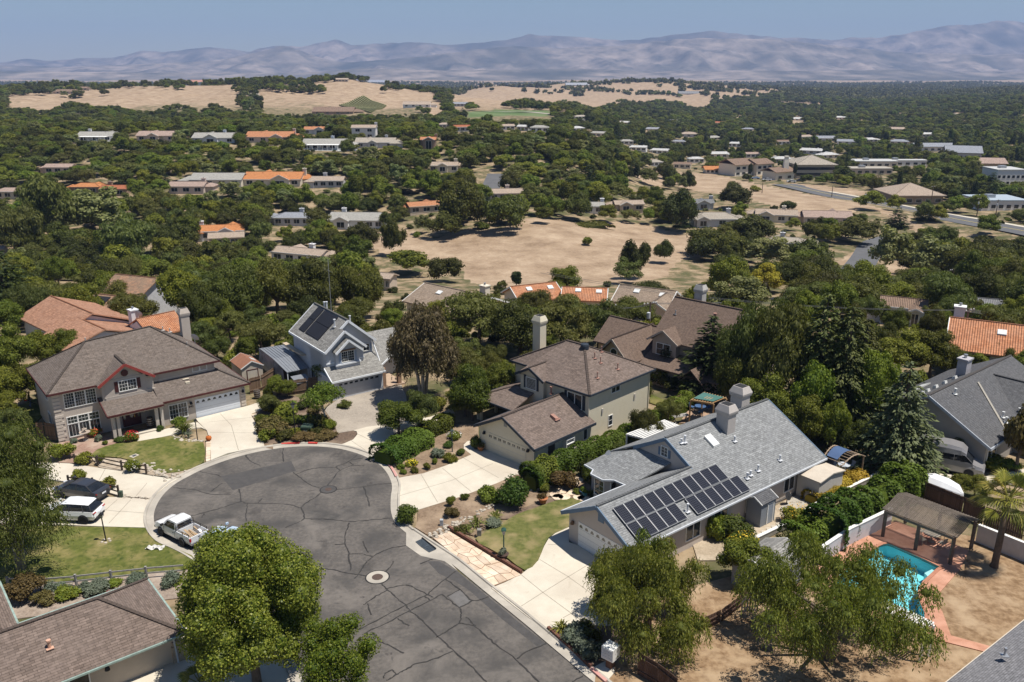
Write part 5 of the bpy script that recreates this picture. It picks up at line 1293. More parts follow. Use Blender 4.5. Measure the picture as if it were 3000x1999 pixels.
for x_,y_,n_ in((2080,500,'main road bend'),(2300,540,'right end of the main road'),(1990,590,'winding lane'),(2050,640,'bare lot'),(2140,650,'pale loose tree'),(2230,740,'transformer pole'),(130,560,'tall feathery tree'),(310,620,'tall willowy tree'),(225,550,'pale grey-green tree'),(1165,530,'large field oak'),(905,585,'dense field-end tree'),(1457,640,'upright field tree'),(1186,666,'small field cypress'),(430,745,'rounded yellow-green tree'),(2310,690,'oak by the wires'),(1766,670,'yellow flowering tree'),(1130,430,'short grey lane'),(1740,410,'cream mission complex'),(1875,410,'banded office block'),(2110,475,'brown office'),(60,600,'yellowish feathery tree'),(545,745,'big oak by the blue house'),(2230,660,'right slope oak'),(1850,690,'dark round oak'),(1600,640,'right end of the field')):
 q=at(x_*1.275,y_*1.275);LM.append((q.x,q.y,n_))
def tilehouse(label,ox,oy,deg,W,D,zr,roof,wall,wings=(),chim=None,name='tile_roof_house',extra=None):
 z0=hz(ox,oy)
 h=house(name,label,ox,oy,deg,z0)
 mb=MB();gwall(mb,-W/2+.5,W/2-.5,-D/2+.5,D/2-.5,-2,2.8,2.8+zr-.3,'x');mb.build('wall',wall,h)
 gp,gc,ge=gable(-W/2,W/2,-D/2,D/2,2.8,2.8+zr,'x');r=roof_obj(h,gp,roof,t=.22,caps=gc)
 edge_trim(h,ge[:2]+ge[2:4],TRIM_W,.1,.25)
 for(wx,ww,y0,y1,rr)in wings:
  mb=MB();gwall(mb,wx-ww/2+.4,wx+ww/2-.4,y0+.4,y1,-2,2.7,2.7+rr-.3,'y');mb.build('wing_wall',wall,h)
  gp,gc,ge=gable(wx-ww/2,wx+ww/2,y0,y1,2.7,2.7+rr,'y');roof_obj(h,gp,roof,t=.22,caps=gc);edge_trim(h,ge[:2],TRIM_W,.1,.25)
  win(h,'-y',y0+.4,wx-1,wx+1,.7,2.0,1,1,units=2)
 if chim:chimney(h,chim[0],chim[1],3,2.8+zr+1.3,1.2,1.1,wall,style='box')
 for x,y in((-W*.2,-D*.2),(W*.25,-D*.22)):
  mb=MB();z=2.8+zr-abs(y)/(D/2)*zr;mb.slab([(x,y,z+.2),(x+1,y,z+.2),(x+1,y+.8,z+.2+.8*zr/(D/2)),(x,y+.8,z+.2+.8*zr/(D/2))],.15);mb.build('skylight',SKY_W,r)
 for k in range(3):win(h,'-y',-D/2+.5,-W/2+1.5+k*W/3.2,-W/2+3+k*W/3.2,.7,2.0,1,1,units=2)
 pts=[]
 for lx,ly,lz in((-W/2,-D/2,2.2),(W/2,-D/2,2.2),(W/2,D/2,2.8),(-W/2,D/2,2.8),(-W/2,0,2.8+zr),(W/2,0,2.8+zr)):
  c,s_=math.cos(R(deg)),math.sin(R(deg));pts.append(proj(ox+lx*c-ly*s_,oy+lx*s_+ly*c,z0+lz))
 clear_of(pts,oy-D/2,low=.8,shrink=.16)
 FOOT.append((ox,oy,math.hypot(W,D)/2*.85));LM.append((ox,oy,label.split(' with ')[0].split(' beside ')[0].split(' behind ')[0].split(' at ')[0].replace('ribbed ','')))
 return h
q=at(1050*1.275,738*1.275);tilehouse('tan ribbed tile house with stepped gables below the dry field',q.x,q.y+3,-40,15,10.5,2.1,TILE_T,WALLS['cream'],[(4.5,8,-9,0,2.0)],(5,1))
q=at(1225*1.275,715*1.275);tilehouse('orange tile house with skylights at the foot of the field',q.x,q.y+2,24,9,8,1.9,TILE_O,WALLS['cream'])
q=at(1345*1.275,718*1.275);tilehouse('second orange tile roof beside the tree at the foot of the field',q.x,q.y+2,-8,8,7,1.5,TILE_O,WALLS['cream'])
q=at(1490*1.275,728*1.275);tilehouse('pinkish tile house with gable end under the power poles',q.x,q.y+2,-28,10,8,2.0,TILE_T,WALLS['pink'],[(3.5,6,-7,0,1.8)])
q=at(2320*1.275,872*1.275);tilehouse('orange barrel-tile house behind the charcoal roof',q.x+4,q.y+4,-28,18,11,2.6,TILE_O,WALLS['white'],chim=(-8,1))
# town below on the right
def block(x0,x1,yb,hgt_m,wallm,label,name='town_building',dep=14,rot=0,roofs='flat',roofc='beige',bands=0,cat='building',nw=6,group=None,low=.4):
 p=at((x0+x1)/2*1.275,yb*1.275);f=p.y*_C-(p.z-CAM_H)*_S
 W=(x1-x0)*1.275/FPX*f;p.y+=dep/2;p.z=hz(p.x,p.y-dep/2)
 h=house(name,label,p.x,p.y,rot,p.z,cat,group)
 mb=MB();mb.box(-W/2,W/2,-dep/2,dep/2,-3,hgt_m);mb.build('wall',wallm,h)
 if roofs=='flat':
  mb=MB();mb.box(-W/2-.2,W/2+.2,-dep/2-.2,dep/2+.2,hgt_m,hgt_m+.5);r=mb.build('roof',M('flat_roof_'+roofc,{'white':(.5,.5,.49),'beige':(.4,.36,.3),'bluewhite':(.36,.42,.48)}[roofc]),h)
  mb=MB();mb.box(-W*.2,-W*.2+3,-1.5,1.5,hgt_m+.5,hgt_m+1.7);mb.build('rooftop_unit',GALV,r)
 else:
  pl_,cp_,ev=(hip if roofs=='hip' else gable)(-W/2-1,W/2+1,-dep/2-1,dep/2+1,hgt_m,hgt_m+dep*.2,axis='x');roof_obj(h,pl_,ROOFS[roofc],t=.3,caps=cp_)
 st=max(1,int(hgt_m//3))
 if bands:
  for s in range(st):
   mb=MB();mb.box(-W/2-.06,W/2+.06,-dep/2-.06,dep/2+.06,.9+3.1*s,2.4+3.1*s);mb.build('window_band',GLASS,h)
 else:
  for s in range(st):
   for k in range(nw):
    c=-W/2+W*(k+.5)/nw;ww=min(1.3,W/nw*.3);win(h,'-y',-dep/2,c-ww,c+ww,.8+3*s,2.2+3*s,1,1,muntin=False)
 a=proj(p.x-W/2,p.y-dep/2,p.z+hgt_m+(dep*.15 if roofs!='flat' else .5));b=proj(p.x+W/2,p.y-dep/2,p.z)
 clear_of([a,b],p.y-dep/2,low=low);FOOT.append((p.x,p.y,math.hypot(W,dep)/2*.85))
 return h
MW=M('mission_white',(.78,.72,.62),(.74,.68,.58))
for d_ in[(1450,392,1530,425),(1530,395,1650,440),(1650,410,1760,460),(1760,430,1900,490),(1900,448,2010,488),(2000,465,2110,520),(2100,485,2230,515),(2220,508,2360,540)]:
 CLEAR.append((d_[0]*1.275,d_[1]*1.275,d_[2]*1.275,d_[3]*1.275,at((d_[0]+d_[2])*.6375,d_[3]*1.275).y-4))
block(1670,1722,405,6.5,MW,'left block of the cream mission-style complex with brown tile roof','mission_building',roofs='gable',roofc='brown',rot=28,nw=3)
block(1722,1768,403,6.5,MW,'middle block of the cream mission-style complex, set back','mission_building',roofs='gable',roofc='brown',dep=12,rot=28,nw=3)
block(1765,1822,414,4.5,MW,'right block of the cream mission-style complex beside the parked cars','mission_building',roofs='gable',roofc='brown',dep=10,nw=2,rot=28)
t_=at(1803*1.275,412*1.275);tw=thing('bell_tower','slim cream tower beside the mission-style complex','tower',(t_.x,t_.y,t_.z));mb=MB();mb.loft([[(-1.6,-1.2,0),(1.6,-1.2,0),(1.6,1.2,0),(-1.6,1.2,0)],[(-1.3,-1,9),(1.3,-1,9),(1.3,1,9),(-1.3,1,9)],[(-.9,-.8,12),(.9,-.8,12),(.9,.8,12),(-.9,.8,12)]]);mb.build('shaft',MW,tw);mb=MB();mb.box(-1.1,1.1,-1,1,12,12.5);mb.build('cap',MW,tw)
block(1622,1680,400,2.6,MW,'low white building with bright orange tiles beside the mission-style complex',roofs='gable',roofc='bright',dep=8)
block(1830,1918,408,7.0,M('office_beige',(.46,.42,.35)),'office block with dark window bands and beige hip roof','office_building',roofs='hip',roofc='beige',bands=1,dep=22)
block(2055,2165,470,3.8,M('office_brown',(.34,.26,.19)),'brown office with wide tan hip roof beside the main road','office_building',roofs='hip',roofc='tan',dep=20,nw=5,low=.5)
block(2287,2352,428,7.5,WALLS['white'],'white two-storey flat-roofed building at the right edge',roofc='white',roofs='flat')
block(2255,2360,484,3.6,WALLS['white'],'low white shed with bluish metal roof beside the main road',roofc='bluewhite',roofs='flat',dep=16)
block(1962,2062,385,3.4,WALLS['cream'],'long low building with white flat roof among trees',roofc='white',roofs='flat',dep=14)
block(1950,2050,402,3.0,WALLS['tan'],'low tan-roofed building behind dark trees',roofc='beige',roofs='flat',dep=10)
block(2190,2262,366,4.2,WALLS['grey'],'grey gabled storage building with long slate roof',roofs='gable',roofc='slate',dep=20,rot=-20)
block(2245,2312,392,4.2,WALLS['tan'],'brown-roofed building at the right among trees',roofs='gable',roofc='pink',dep=14,rot=-10)
block(2105,2195,348,3.6,WALLS['white'],'pair of white gabled houses with slate roofs in the right-hand woods',roofs='gable',roofc='slate',dep=12)
block(2022,2130,382,3.2,WALLS['white'],'row of white mobile homes at the edge of town',roofs='flat',roofc='white',dep=7)
rh=random.Random(21)
spots=[(1020,292,'tan'),(1060,300,'red'),(1165,296,'tan'),(1205,298,'white'),(1240,302,'grey'),(1325,300,'white'),(1380,312,'grey'),(1440,330,'grey'),(1470,345,'white'),(1520,352,'white'),(1560,330,'slate'),(1500,300,'slate'),(1585,312,'tan'),(1640,320,'grey'),(1690,335,'white'),(1730,360,'pink'),(1650,360,'white'),(1600,372,'white'),(1570,385,'brown'),(1505,380,'beige'),(1800,330,'brown'),(1850,318,'tan'),(1900,322,'slate'),(1950,330,'slate'),(2000,325,'white'),(1720,300,'slate'),(1760,290,'grey'),(1830,275,'white'),(2060,300,'tan'),(1870,352,'white'),(1905,362,'white'),(1800,372,'white'),(1440,285,'white'),(1330,272,'beige'),(1930,272,'white'),(2130,312,'white'),(1655,285,'red'),(1545,280,'white'),(2070,330,'slate'),(1990,300,'tan')]
TL=[(1745,405,'cream mission-style complex'),(1875,410,'banded office block'),(2110,475,'brown hip-roofed office'),(2010,385,'long white flat roof'),(2225,366,'slate-roofed storage building'),(2150,348,'paired white gabled houses'),(1525,370,'lone slope oak'),(1160,260,'green valley field'),(960,247,'white hacienda'),(1140,400,'short grey lane')]
used_={}
def town_label(x,y,rc):
 d,lx,ly,nm=min(((x-a)**2+(3*(y-b))**2,a,b,nm)for a,b,nm in TL)
 side=('left of' if x<lx else 'right of')if abs(x-lx)>2*abs(y-ly)else('below' if y>ly else 'above')
 l=f'{dict(slate="slate blue", dgrey="dark grey").get(rc, rc)}-roofed small house {"far " if d > 9000 else ""}{side} the {nm}'
 used_[l]=used_.get(l,0)+1
 return l if used_[l]==1 else l.replace(' small house',[' small house',' smaller house',' little house',' farther little house',' cottage',' low cottage'][min(used_[l]-1,5)])
for k,(x,y,rc)in enumerate(spots):
 w=rh.uniform(32,52)*(y/330)
 fhouse(x-w/2,x+w/2,y+3,rh.choice(['white','white','cream','grey']),rc,town_label(x,y,rc),name='town_house',rot=rh.uniform(-30,30),nw=3,group='town houses in the wooded valley',low=.35,style=rh.choice(['gable','hip']))
for x0,x1,y,wl,rc,lb in((402,468,192,'cream','orange','long villa with orange roofs on the far ridge'),(126,172,216,'tan','brown','brown ranch house on the pale hilltop'),(168,200,208,'tan','brown','smaller brown house beside the hilltop ranch'),(716,812,264,'brown','brown','long brown timber house below the vineyard'),(925,990,247,'white','tan','white hacienda on the spur right of the vineyard'),(1300,1350,198,'grey','slate','grey barn on the middle dry hill'),(1560,1610,218,'grey','dgrey','dark-roofed ranch building on the right-hand dry hill'),(845,890,190,'white','slate','white farm building on the vineyard crest'),(60,90,180,'white','white','pale house on the far left hill'),(770,800,188,'tan','tan','tan house on the crest above the vineyard'),(1040,1075,245,'grey','slate','green-grey barn at the edge of the valley field')):
 fhouse(x0,x1,y,wl,rc,lb,name='ranch_house',nw=4,low=.1)
 # roads beyond
ROAD_M=M('far_asphalt',(.125,.125,.13),(.10,.10,.105),scale=.3,rough=.9)
def draped(name,pts,w,mat,dz=.12,n=10,label=None):
 P=smoothline([at(x*1.275,y*1.275)for x,y in pts],n)
 for p in P:p.z=hz(p.x,p.y)+dz
 mb=ribbon_mesh([tuple(p)for p in P],w,None)
 o=mb.build(name,mat);
 if o.data.polygons[0].normal.z<0:o.data.flip_normals()
 tag(o,kind='structure');return P
ROADS=[]
for args in((('main_road',[(1800,424),(1905,447),(1985,462),(2080,482),(2200,505),(2353,532),(2480,560)],13.0,ROAD_M)),('pavement',[(1905,441),(1985,455),(2080,474),(2200,496),(2353,522),(2480,548)],2.4,CONC),('side_road',[(1985,458),(2030,445),(2060,440)],7,ROAD_M),('lane',[(2055,545),(2010,560),(1990,590),(1965,625),(1950,650)],7.5,ROAD_M),('lane',[(1140,400),(1130,425),(1128,450),(1150,470)],7,ROAD_M),('country_road',[(2215,225),(2195,250),(2195,275),(2200,290)],9,CONC_G),('valley_road',[(1060,254),(1150,257),(1260,262),(1290,262)],7,CONC_G),('hill_track',[(560,192),(575,205),(590,215)],6,CONC_G)):
 P=draped(*args);ROADS.append((P,args[2]))
mb=MB();P0=ROADS[0][0]
ribbon_mesh([(p.x,p.y,p.z+.05)for p in P0],.5,None,mb);o=mb.build('lane_marking',M('yellow_paint',(.5,.4,.15)));tag(o,kind='structure')
if o.data.polygons[0].normal.z<0:o.data.flip_normals()
vy=thing('vineyard','striped green vineyard on the slope of the far dry hill','vineyard',(0,0,0))
VG=M('vine_green',(.23,.23,.095),(.19,.19,.075),scale=.5)
vp=[at(x*1.275,y*1.275)for x,y in((778,244),(836,222),(888,244),(852,262))]
for k in range(14):
 f=(k+.5)/14;a=vp[0].lerp(vp[1],f);b=vp[3].lerp(vp[2],f)
 mb=MB()
 for q in range(8):
  p=a.lerp(b,q/8);r_=a.lerp(b,(q+1)/8);mb.bar((p.x,p.y,hz(p.x,p.y)+.7),(r_.x,r_.y,hz(r_.x,r_.y)+.7),1.1,1.3)
 mb.build('vine_row',VG,vy)
 # foliage kit
LEAF=dict(oak=M_leaf('oak_leaf',(0.045,0.052,0.010),(0.110,0.118,0.023),.42),broad=M_leaf('broad_leaf',(0.081,0.102,0.012),(0.185,0.202,0.028),.4),olive=M_leaf('olive_leaf',(0.078,0.092,0.023),(0.179,0.190,0.053),.22),pale=M_leaf('pale_leaf',(0.116,0.135,0.047),(0.242,0.260,0.101),.18),yellow=M_leaf('yellow_leaf',(.26,.20,.02),(.48,.38,.05),.1),lime=M_leaf('lime_leaf',(0.079,0.114,0.014),(0.189,0.216,0.027),.2),rust=M_leaf('rust_leaf',(.085,.068,.022),(.18,.14,.05),.2),purple=M_leaf('purple_leaf',(.025,.014,.02),(.06,.03,.04),.15),cedar=M_leaf('cedar_needle',(0.058,0.071,0.023),(0.173,0.184,0.062),.12),spruce=M_leaf('spruce_needle',(0.063,0.081,0.039),(0.189,0.211,0.101),.1),redwood=M_leaf('redwood_needle',(0.023,0.037,0.011),(0.058,0.078,0.023),.15),street=M_leaf('street_tree_leaf',(.06,.095,.010),(.31,.325,.055),0,.35,.4),street2=M_leaf('small_tree_leaf',(0.042,0.076,0.008),(0.189,0.216,0.025),0,.3,.45),pepper=M_leaf('pepper_leaf',(.085,.115,.022),(.27,.285,.06),.06,.35),birch=M_leaf('birch_leaf',(0.063,0.081,0.016),(0.173,0.189,0.047),0,.35),browngum=M_leaf('brown_gum_leaf',(.085,.065,.036),(.21,.165,.085),0,.25),hedge=M_leaf('hedge_leaf',(0.053,0.092,0.011),(0.158,0.195,0.027),.1),box=M_leaf('clipped_leaf',(0.037,0.065,0.009),(0.089,0.124,0.020),.15),sage=M_leaf('sage_leaf',(.10,.125,.085),(.20,.225,.165),.15),grassy=M_leaf('strap_leaf',(0.084,0.108,0.023),(0.210,0.216,0.055),.2),palm=M_leaf('palm_leaf',(0.095,0.108,0.016),(0.336,0.303,0.058),.1),far=M_leaf('far_leaf',(0.040,0.051,0.011),(0.129,0.136,0.028),.3),)
BARK=M('bark',(.16,.12,.09),(.10,.075,.055),scale=4,rough=.95,bump=.5)
BARK_W=M('pale_bark',(.46,.42,.37),(.28,.25,.21),scale=3,rough=.9)
def unit(v):
 return v/np.maximum(np.linalg.norm(v,axis=-1,keepdims=True),1e-9)
def leaf_quads(P,N,size,aspect,r,T=None):
 """rhombic leaves at P facing N; T optional long direction"""
 n=len(P)
 if T is None:
  T=r.normal(size=(n,3))
 T=unit(T-(T*N).sum(-1,keepdims=True)*N)
 B=np.cross(N,T)
 s=(size*r.uniform(.65,1.35,n))[:,None]
 L_=T*s;W_=B*s*aspect
 lift=N*s*.12
 V=np.stack([P-L_*.5,P+W_*.5+lift,P+L_*.5,P-W_*.5+lift],1).reshape(-1,3)
 F=np.arange(4*n).reshape(n,4)
 return V,F
_ico=None
def ico():
 global _ico
 if _ico is None:
  bm=bmesh.new();bmesh.ops.create_icosphere(bm,subdivisions=2,radius=1.0)
  _ico=(np.array([v.co[:]for v in bm.verts]),np.array([[l.vert.index for l in f.loops]+[f.loops[2].vert.index]for f in bm.faces]));bm.free()
  _ico[1][:,3]=_ico[1][:,2]
 return _ico
_ico0=None
def ico0():
 global _ico0
 if _ico0 is None:
  bm=bmesh.new();bmesh.ops.create_icosphere(bm,subdivisions=1,radius=1.0)
  _ico0=(np.array([v.co[:]for v in bm.verts]),np.array([[l.vert.index for l in f.loops]for f in bm.faces]));bm.free()
 return _ico0
def crown_arrays(seed,rx,rz,zc,nl,n,leaf,aspect=.7,jit=.7,droop=0.0,lobe=(.3,.45),flat=0.0,cores=True,coref=.8,top=1.0):
 """lobed crown: quads (V,F) and the triangles of its inner mass"""
 r=np.random.default_rng(seed)
 d=unit(r.normal(size=(nl*3,3)));d=d[d[:,2]>-.55][:nl]
 nl=len(d)
 rad=r.uniform(lobe[0],lobe[1],nl)*rx
 k=r.uniform(.45,.98,nl)
 cen=d*np.array([rx,rx,rz])*k[:,None]
 cen=cen*(1-rad/rx*.62)[:,None]*1.15
 cen[:,2]+=zc
 cen[:,0]*=r.uniform(.85,1.15);cen[:,1]*=r.uniform(.85,1.15)
 w=rad**2;w/=w.sum()
 li=r.choice(nl,n*2,p=w)
 dd=unit(r.normal(size=(n*2,3))+np.array([0,0,.25]))
 P=cen[li]+dd*rad[li][:,None]*r.uniform(.78,1.08,(n*2,1))*np.array([1,1,.85])
 keep=np.ones(len(P),bool)
 for j in range(nl):
  q=np.linalg.norm((P-cen[j])/np.array([1,1,.85]),axis=1)<rad[j]*.72
  keep&=~q
 P=P[keep][:n];dd=dd[keep][:n]
 N=unit(dd+r.normal(size=P.shape)*jit+np.array([0,0,.35*top]))
 T=None
 if droop:
  T=unit(dd*.5+np.array([0,0,-droop])+r.normal(size=P.shape)*.35);N=unit(np.cross(T,r.normal(size=P.shape)))
  N=N*np.sign((N*(dd+np.array([0,0,.5]))).sum(-1,keepdims=True))
 V,F=leaf_quads(P,N,leaf,aspect,r,T)
 cv,cf=ico0()
 CV,CF=[],[]
 if cores:
  for j in range(nl):
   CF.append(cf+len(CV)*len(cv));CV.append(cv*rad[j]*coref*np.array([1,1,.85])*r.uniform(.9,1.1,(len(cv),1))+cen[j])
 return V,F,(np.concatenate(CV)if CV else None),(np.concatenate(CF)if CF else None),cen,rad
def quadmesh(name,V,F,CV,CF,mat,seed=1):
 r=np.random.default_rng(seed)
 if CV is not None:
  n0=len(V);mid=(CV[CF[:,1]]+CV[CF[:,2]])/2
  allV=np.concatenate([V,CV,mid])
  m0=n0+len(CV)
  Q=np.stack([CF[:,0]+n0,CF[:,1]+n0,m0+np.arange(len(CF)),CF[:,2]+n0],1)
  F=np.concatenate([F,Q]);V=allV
  v=np.concatenate([r.uniform(0,1,len(F)-len(Q)),r.uniform(0,.35,len(Q))])  # inner mass gets only dark leaf tones, crown shade put into the colour
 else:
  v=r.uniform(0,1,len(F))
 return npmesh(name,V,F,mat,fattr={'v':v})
def trunk_mb(h,r0,limbs,seed=0,lean=.0,zc=None,spread=1.5):
 rr=random.Random(seed);mb=MB()
 top=Vector((rr.uniform(-.3,.3),rr.uniform(-.3,.3),h))
 mid=Vector((rr.uniform(-.2,.2)+lean,rr.uniform(-.2,.2),h*.5))
 mb.tube([(0,0,-.4),(0,0,.05),mid,top],[r0*1.5,r0*1.15,r0*.9,r0*.55],7)
 for k in range(limbs):
  a=2*math.pi*k/limbs+rr.uniform(-.4,.4);z0=h*rr.uniform(.55,.95)
  b=Vector((0,0,0)).lerp(top,z0/h)
  e=b+Vector((math.cos(a)*spread*rr.uniform(.7,1.2),math.sin(a)*spread*rr.uniform(.7,1.2),spread*rr.uniform(.6,1.1)))
  mb.tube([b,b.lerp(e,.5)+Vector((0,0,.15)),e],[r0*.5,r0*.36,r0*.18],5)
 return mb
def mesh_of(mb,name,mat):
 me=bpy.data.meshes.new(name);me.from_pydata(mb.v,[],mb.f);me.materials.append(mat);me.update();return me
def conifer_arrays(seed,R0,Hh,tiers,per,leaf,droop=.35,shape=1.0,z0=.08,aspect=.45,curl=.0):
 r=np.random.default_rng(seed);Ps=[];Ns=[];Ts=[]
 for t in range(tiers):
  f=(t+r.uniform(-.3,.3))/tiers;f=min(max(f,0),.985)
  z=Hh*(z0+(1-z0)*f);L_=R0*(1-f)**shape*r.uniform(.8,1.12)+.15
  nb=max(4,int(9*(1-f)+4))
  for b in range(nb):
   a=2*math.pi*(b+r.uniform(-.35,.35))/nb+t*1.3
   Lb=L_*r.uniform(.7,1.1);m=max(3,int(per*Lb/R0))
   s=r.uniform(.12,1.0,m)**.8
   out=np.array([math.cos(a),math.sin(a),0]);side=np.array([-math.sin(a),math.cos(a),0])
   wd=.28*Lb*np.sin(np.clip(s,0,1)*2.6+.3)
   lat=r.normal(size=m)*.5
   P=out*(s*Lb)[:,None]+side*(lat*wd)[:,None]
   P[:,2]+=z+.1*Lb*np.sin(s*2.2)-droop*Lb*s**2-np.abs(lat)*wd*.25+r.normal(size=m)*.06
   Ps.append(P);Ts.append(out*1+side*(lat*.9)[:,None]+np.array([0,0,-.35-curl])*(s[:,None]**1.5));Ns.append(np.array([0,0,1.0])+out*.3+r.normal(size=(m,3))*.38)
 P=np.concatenate(Ps);N=unit(np.concatenate(Ns));T=unit(np.concatenate(Ts))
 V,F=leaf_quads(P,N,leaf,aspect,r,T)
 return V,F
 # prototypes (unit: metres)
PROTO={}
def add_proto(kind,leafkey,rx,rz,zc,nl,n_hi,leaf_hi,n_lo,leaf_lo,var=3,trunk_h=None,tr=.25,limbs=4,bark=None,**kw):
 out=[]
 for v in range(var):
  seed=hash_(kind)+v*17
  A=crown_arrays(seed,rx,rz,zc,nl,n_hi,leaf_hi,**kw)
  hi=quadmesh(kind+'_crown',*A[:4],LEAF[leafkey],seed)
  A2=crown_arrays(seed,rx,rz,zc,nl,n_lo,leaf_lo,**kw)
  lo=quadmesh(kind+'_far',*A2[:4],LEAF[leafkey],seed)
  tm=mesh_of(trunk_mb(trunk_h or zc*.8,tr,limbs,seed,spread=rx*.45),kind+'_trunk',bark or BARK)if trunk_h!=0 else None
  z=A[0][:,2];x=A[0][:,:2]
  out.append((hi,tm,float(np.abs(x).max()*1.86),float(z.max()),lo))
 PROTO[kind]=out
def hash_(s):
 return sum((i+1)*ord(c)for i,c in enumerate(s))%9973
add_proto('oak','oak',4.6,3.0,4.0,22,6500,.27,2600,.42,var=4,tr=.32,limbs=5)
add_proto('broad','broad',3.6,3.6,4.8,20,6000,.25,2400,.4,var=3,tr=.22)
add_proto('olive','olive',3.8,3.6,4.6,22,6000,.32,2400,.46,var=3,tr=.22,droop=.9,aspect=.35,lobe=(.24,.38),coref=.7)
add_proto('pale','pale',3.4,3.4,4.4,22,5200,.27,2000,.4,var=2,lobe=(.22,.36),coref=.7,bark=BARK_W)
add_proto('yellow','yellow',3.0,2.3,3.2,18,4200,.25,2000,.36,var=1)
add_proto('lime','lime',3.2,2.8,3.7,18,5000,.25,2000,.38,var=2)
add_proto('rust','rust',2.6,2.2,2.6,14,2200,.34,800,.5,var=2)
add_proto('purple','purple',2.2,1.6,1.8,12,1800,.32,700,.45,var=1)
add_proto('cypress','redwood',1.1,2.9,3.0,22,1500,.3,600,.45,var=2,tr=.12,limbs=0,lobe=(.5,.8))
add_proto('shrub','broad',1.15,.85,.75,12,900,.2,320,.34,var=3,trunk_h=0,lobe=(.35,.55))
add_proto('dark_shrub','oak',1.2,.9,.8,12,900,.2,320,.34,var=2,trunk_h=0,lobe=(.35,.55))
add_proto('round_shrub','box',1.1,.95,.85,14,1500,.15,320,.3,var=2,trunk_h=0,lobe=(.5,.62),jit=.45)
add_proto('sage_shrub','sage',.9,.55,.45,10,700,.16,300,.26,var=2,trunk_h=0,lobe=(.4,.55))
add_proto('lime_shrub','lime',1.0,.7,.6,12,800,.17,300,.3,var=2,trunk_h=0,lobe=(.4,.55))
add_proto('rust_shrub','rust',1.0,.7,.6,12,800,.18,300,.3,var=1,trunk_h=0,lobe=(.35,.5))
def add_conifer(kind,leafkey,R0,Hh,tiers,per,leaf,var=1,**kw):
 out=[]
 for v in range(var):
  V,F=conifer_arrays(hash_(kind)+v,R0,Hh,tiers,per,leaf,**kw)
  hi=quadmesh(kind+'_crown',V,F,None,None,LEAF[leafkey],v)
  V2,F2=conifer_arrays(hash_(kind)+v,R0,Hh,max(7,tiers//2),max(6,per//2),leaf*1.9,**kw)
  lo=quadmesh(kind+'_far',V2,F2,None,None,LEAF[leafkey],v)
  mb=MB();mb.tube([(0,0,-.4),(0,0,Hh*.5),(0,0,Hh*.96)],[.035*Hh*.8,.02*Hh,.03],7)
  out.append((hi,mesh_of(mb,kind+'_trunk',BARK),R0*1.55,Hh,lo))
 PROTO[kind]=out
add_conifer('redwood','redwood',2.6,13,30,30,.36,2,droop=.25,shape=.85)
add_conifer('cedar','cedar',4.2,15,28,105,.40,3,droop=.42,shape=.75,curl=.8,aspect=.4)
add_conifer('spruce','spruce',3.6,11,27,50,.40,1,droop=.3,shape=.8)
add_conifer('pine','redwood',3.8,10,14,40,.5,2,droop=.0,shape=.5,z0=.25)
TREES=[]
NICE=dict(oak='oak_tree',broad='broadleaf_tree',olive='grey_green_tree',pale='pale_leaved_tree',yellow='yellow_flowering_tree',lime='lime_green_tree',rust='rust_leaved_shrub',purple='purple_leaved_shrub',cypress='cypress_tree',shrub='green_shrub',dark_shrub='dark_shrub',round_shrub='clipped_shrub',sage_shrub='sage_shrub',lime_shrub='lime_shrub',rust_shrub='rust_shrub',redwood='redwood_tree',cedar='cedar_tree',spruce='spruce_tree',pine='pine_tree')
CATG=dict(shrub='shrub',dark_shrub='shrub',round_shrub='shrub',sage_shrub='shrub',lime_shrub='shrub',rust_shrub='shrub',rust='shrub',purple='shrub')
def put(kind,p,w,h,label,group=None,detail=True,seed=None,name=None):
 rr=random.Random(seed if seed is not None else int(p[0]*31+p[1]*17))
 hi,tm,w0,h0,lo=PROTO[kind][rr.randrange(len(PROTO[kind]))]
 sx=w/w0;sz=h/h0
 rz=rr.uniform(0,6.28)
 nm=name or NICE[kind]
 if detail and tm is not None:
  o=thing(nm,label,CATG.get(kind,'tree'),p,rz,group)
  o.scale=(sx,sx,sz)
  link('trunk',tm,o);link('crown',hi,o)
 else:
  o=link(nm,hi if detail else lo,None,p);o.rotation_euler=(0,0,rz);o.scale=(sx,sx,sz)
  tag(o,label,CATG.get(kind,'tree'),group)
 TREES.append((p[0],p[1],w))
 return o
def T(kind,x,yt,yb,wpx,label,group=None,zg=None,name=None):
 """tree by preview pixels: column, top row, foot row, crown width"""
 p=at(x*1.275,yb*1.275)
 f=p.y*_C-(p.z-CAM_H)*_S
 dx,dy,dz=ray(x*1.275,yt*1.275)
 zt=CAM_H+dz/dy*p.y
 h=max(zt-p.z,.3);w=wpx*1.275/FPX*f
 if kind in('yellow','pale','lime','cypress','cedar','spruce')and p.y>110:CLEAR.append(((x-wpx*.4)*1.275,yt*1.275,(x+wpx*.4)*1.275,(yt+(yb-yt)*.6)*1.275,p.y-2))
 return put(kind,tuple(p),w,h,label,group,detail=p.y<190,name=name)
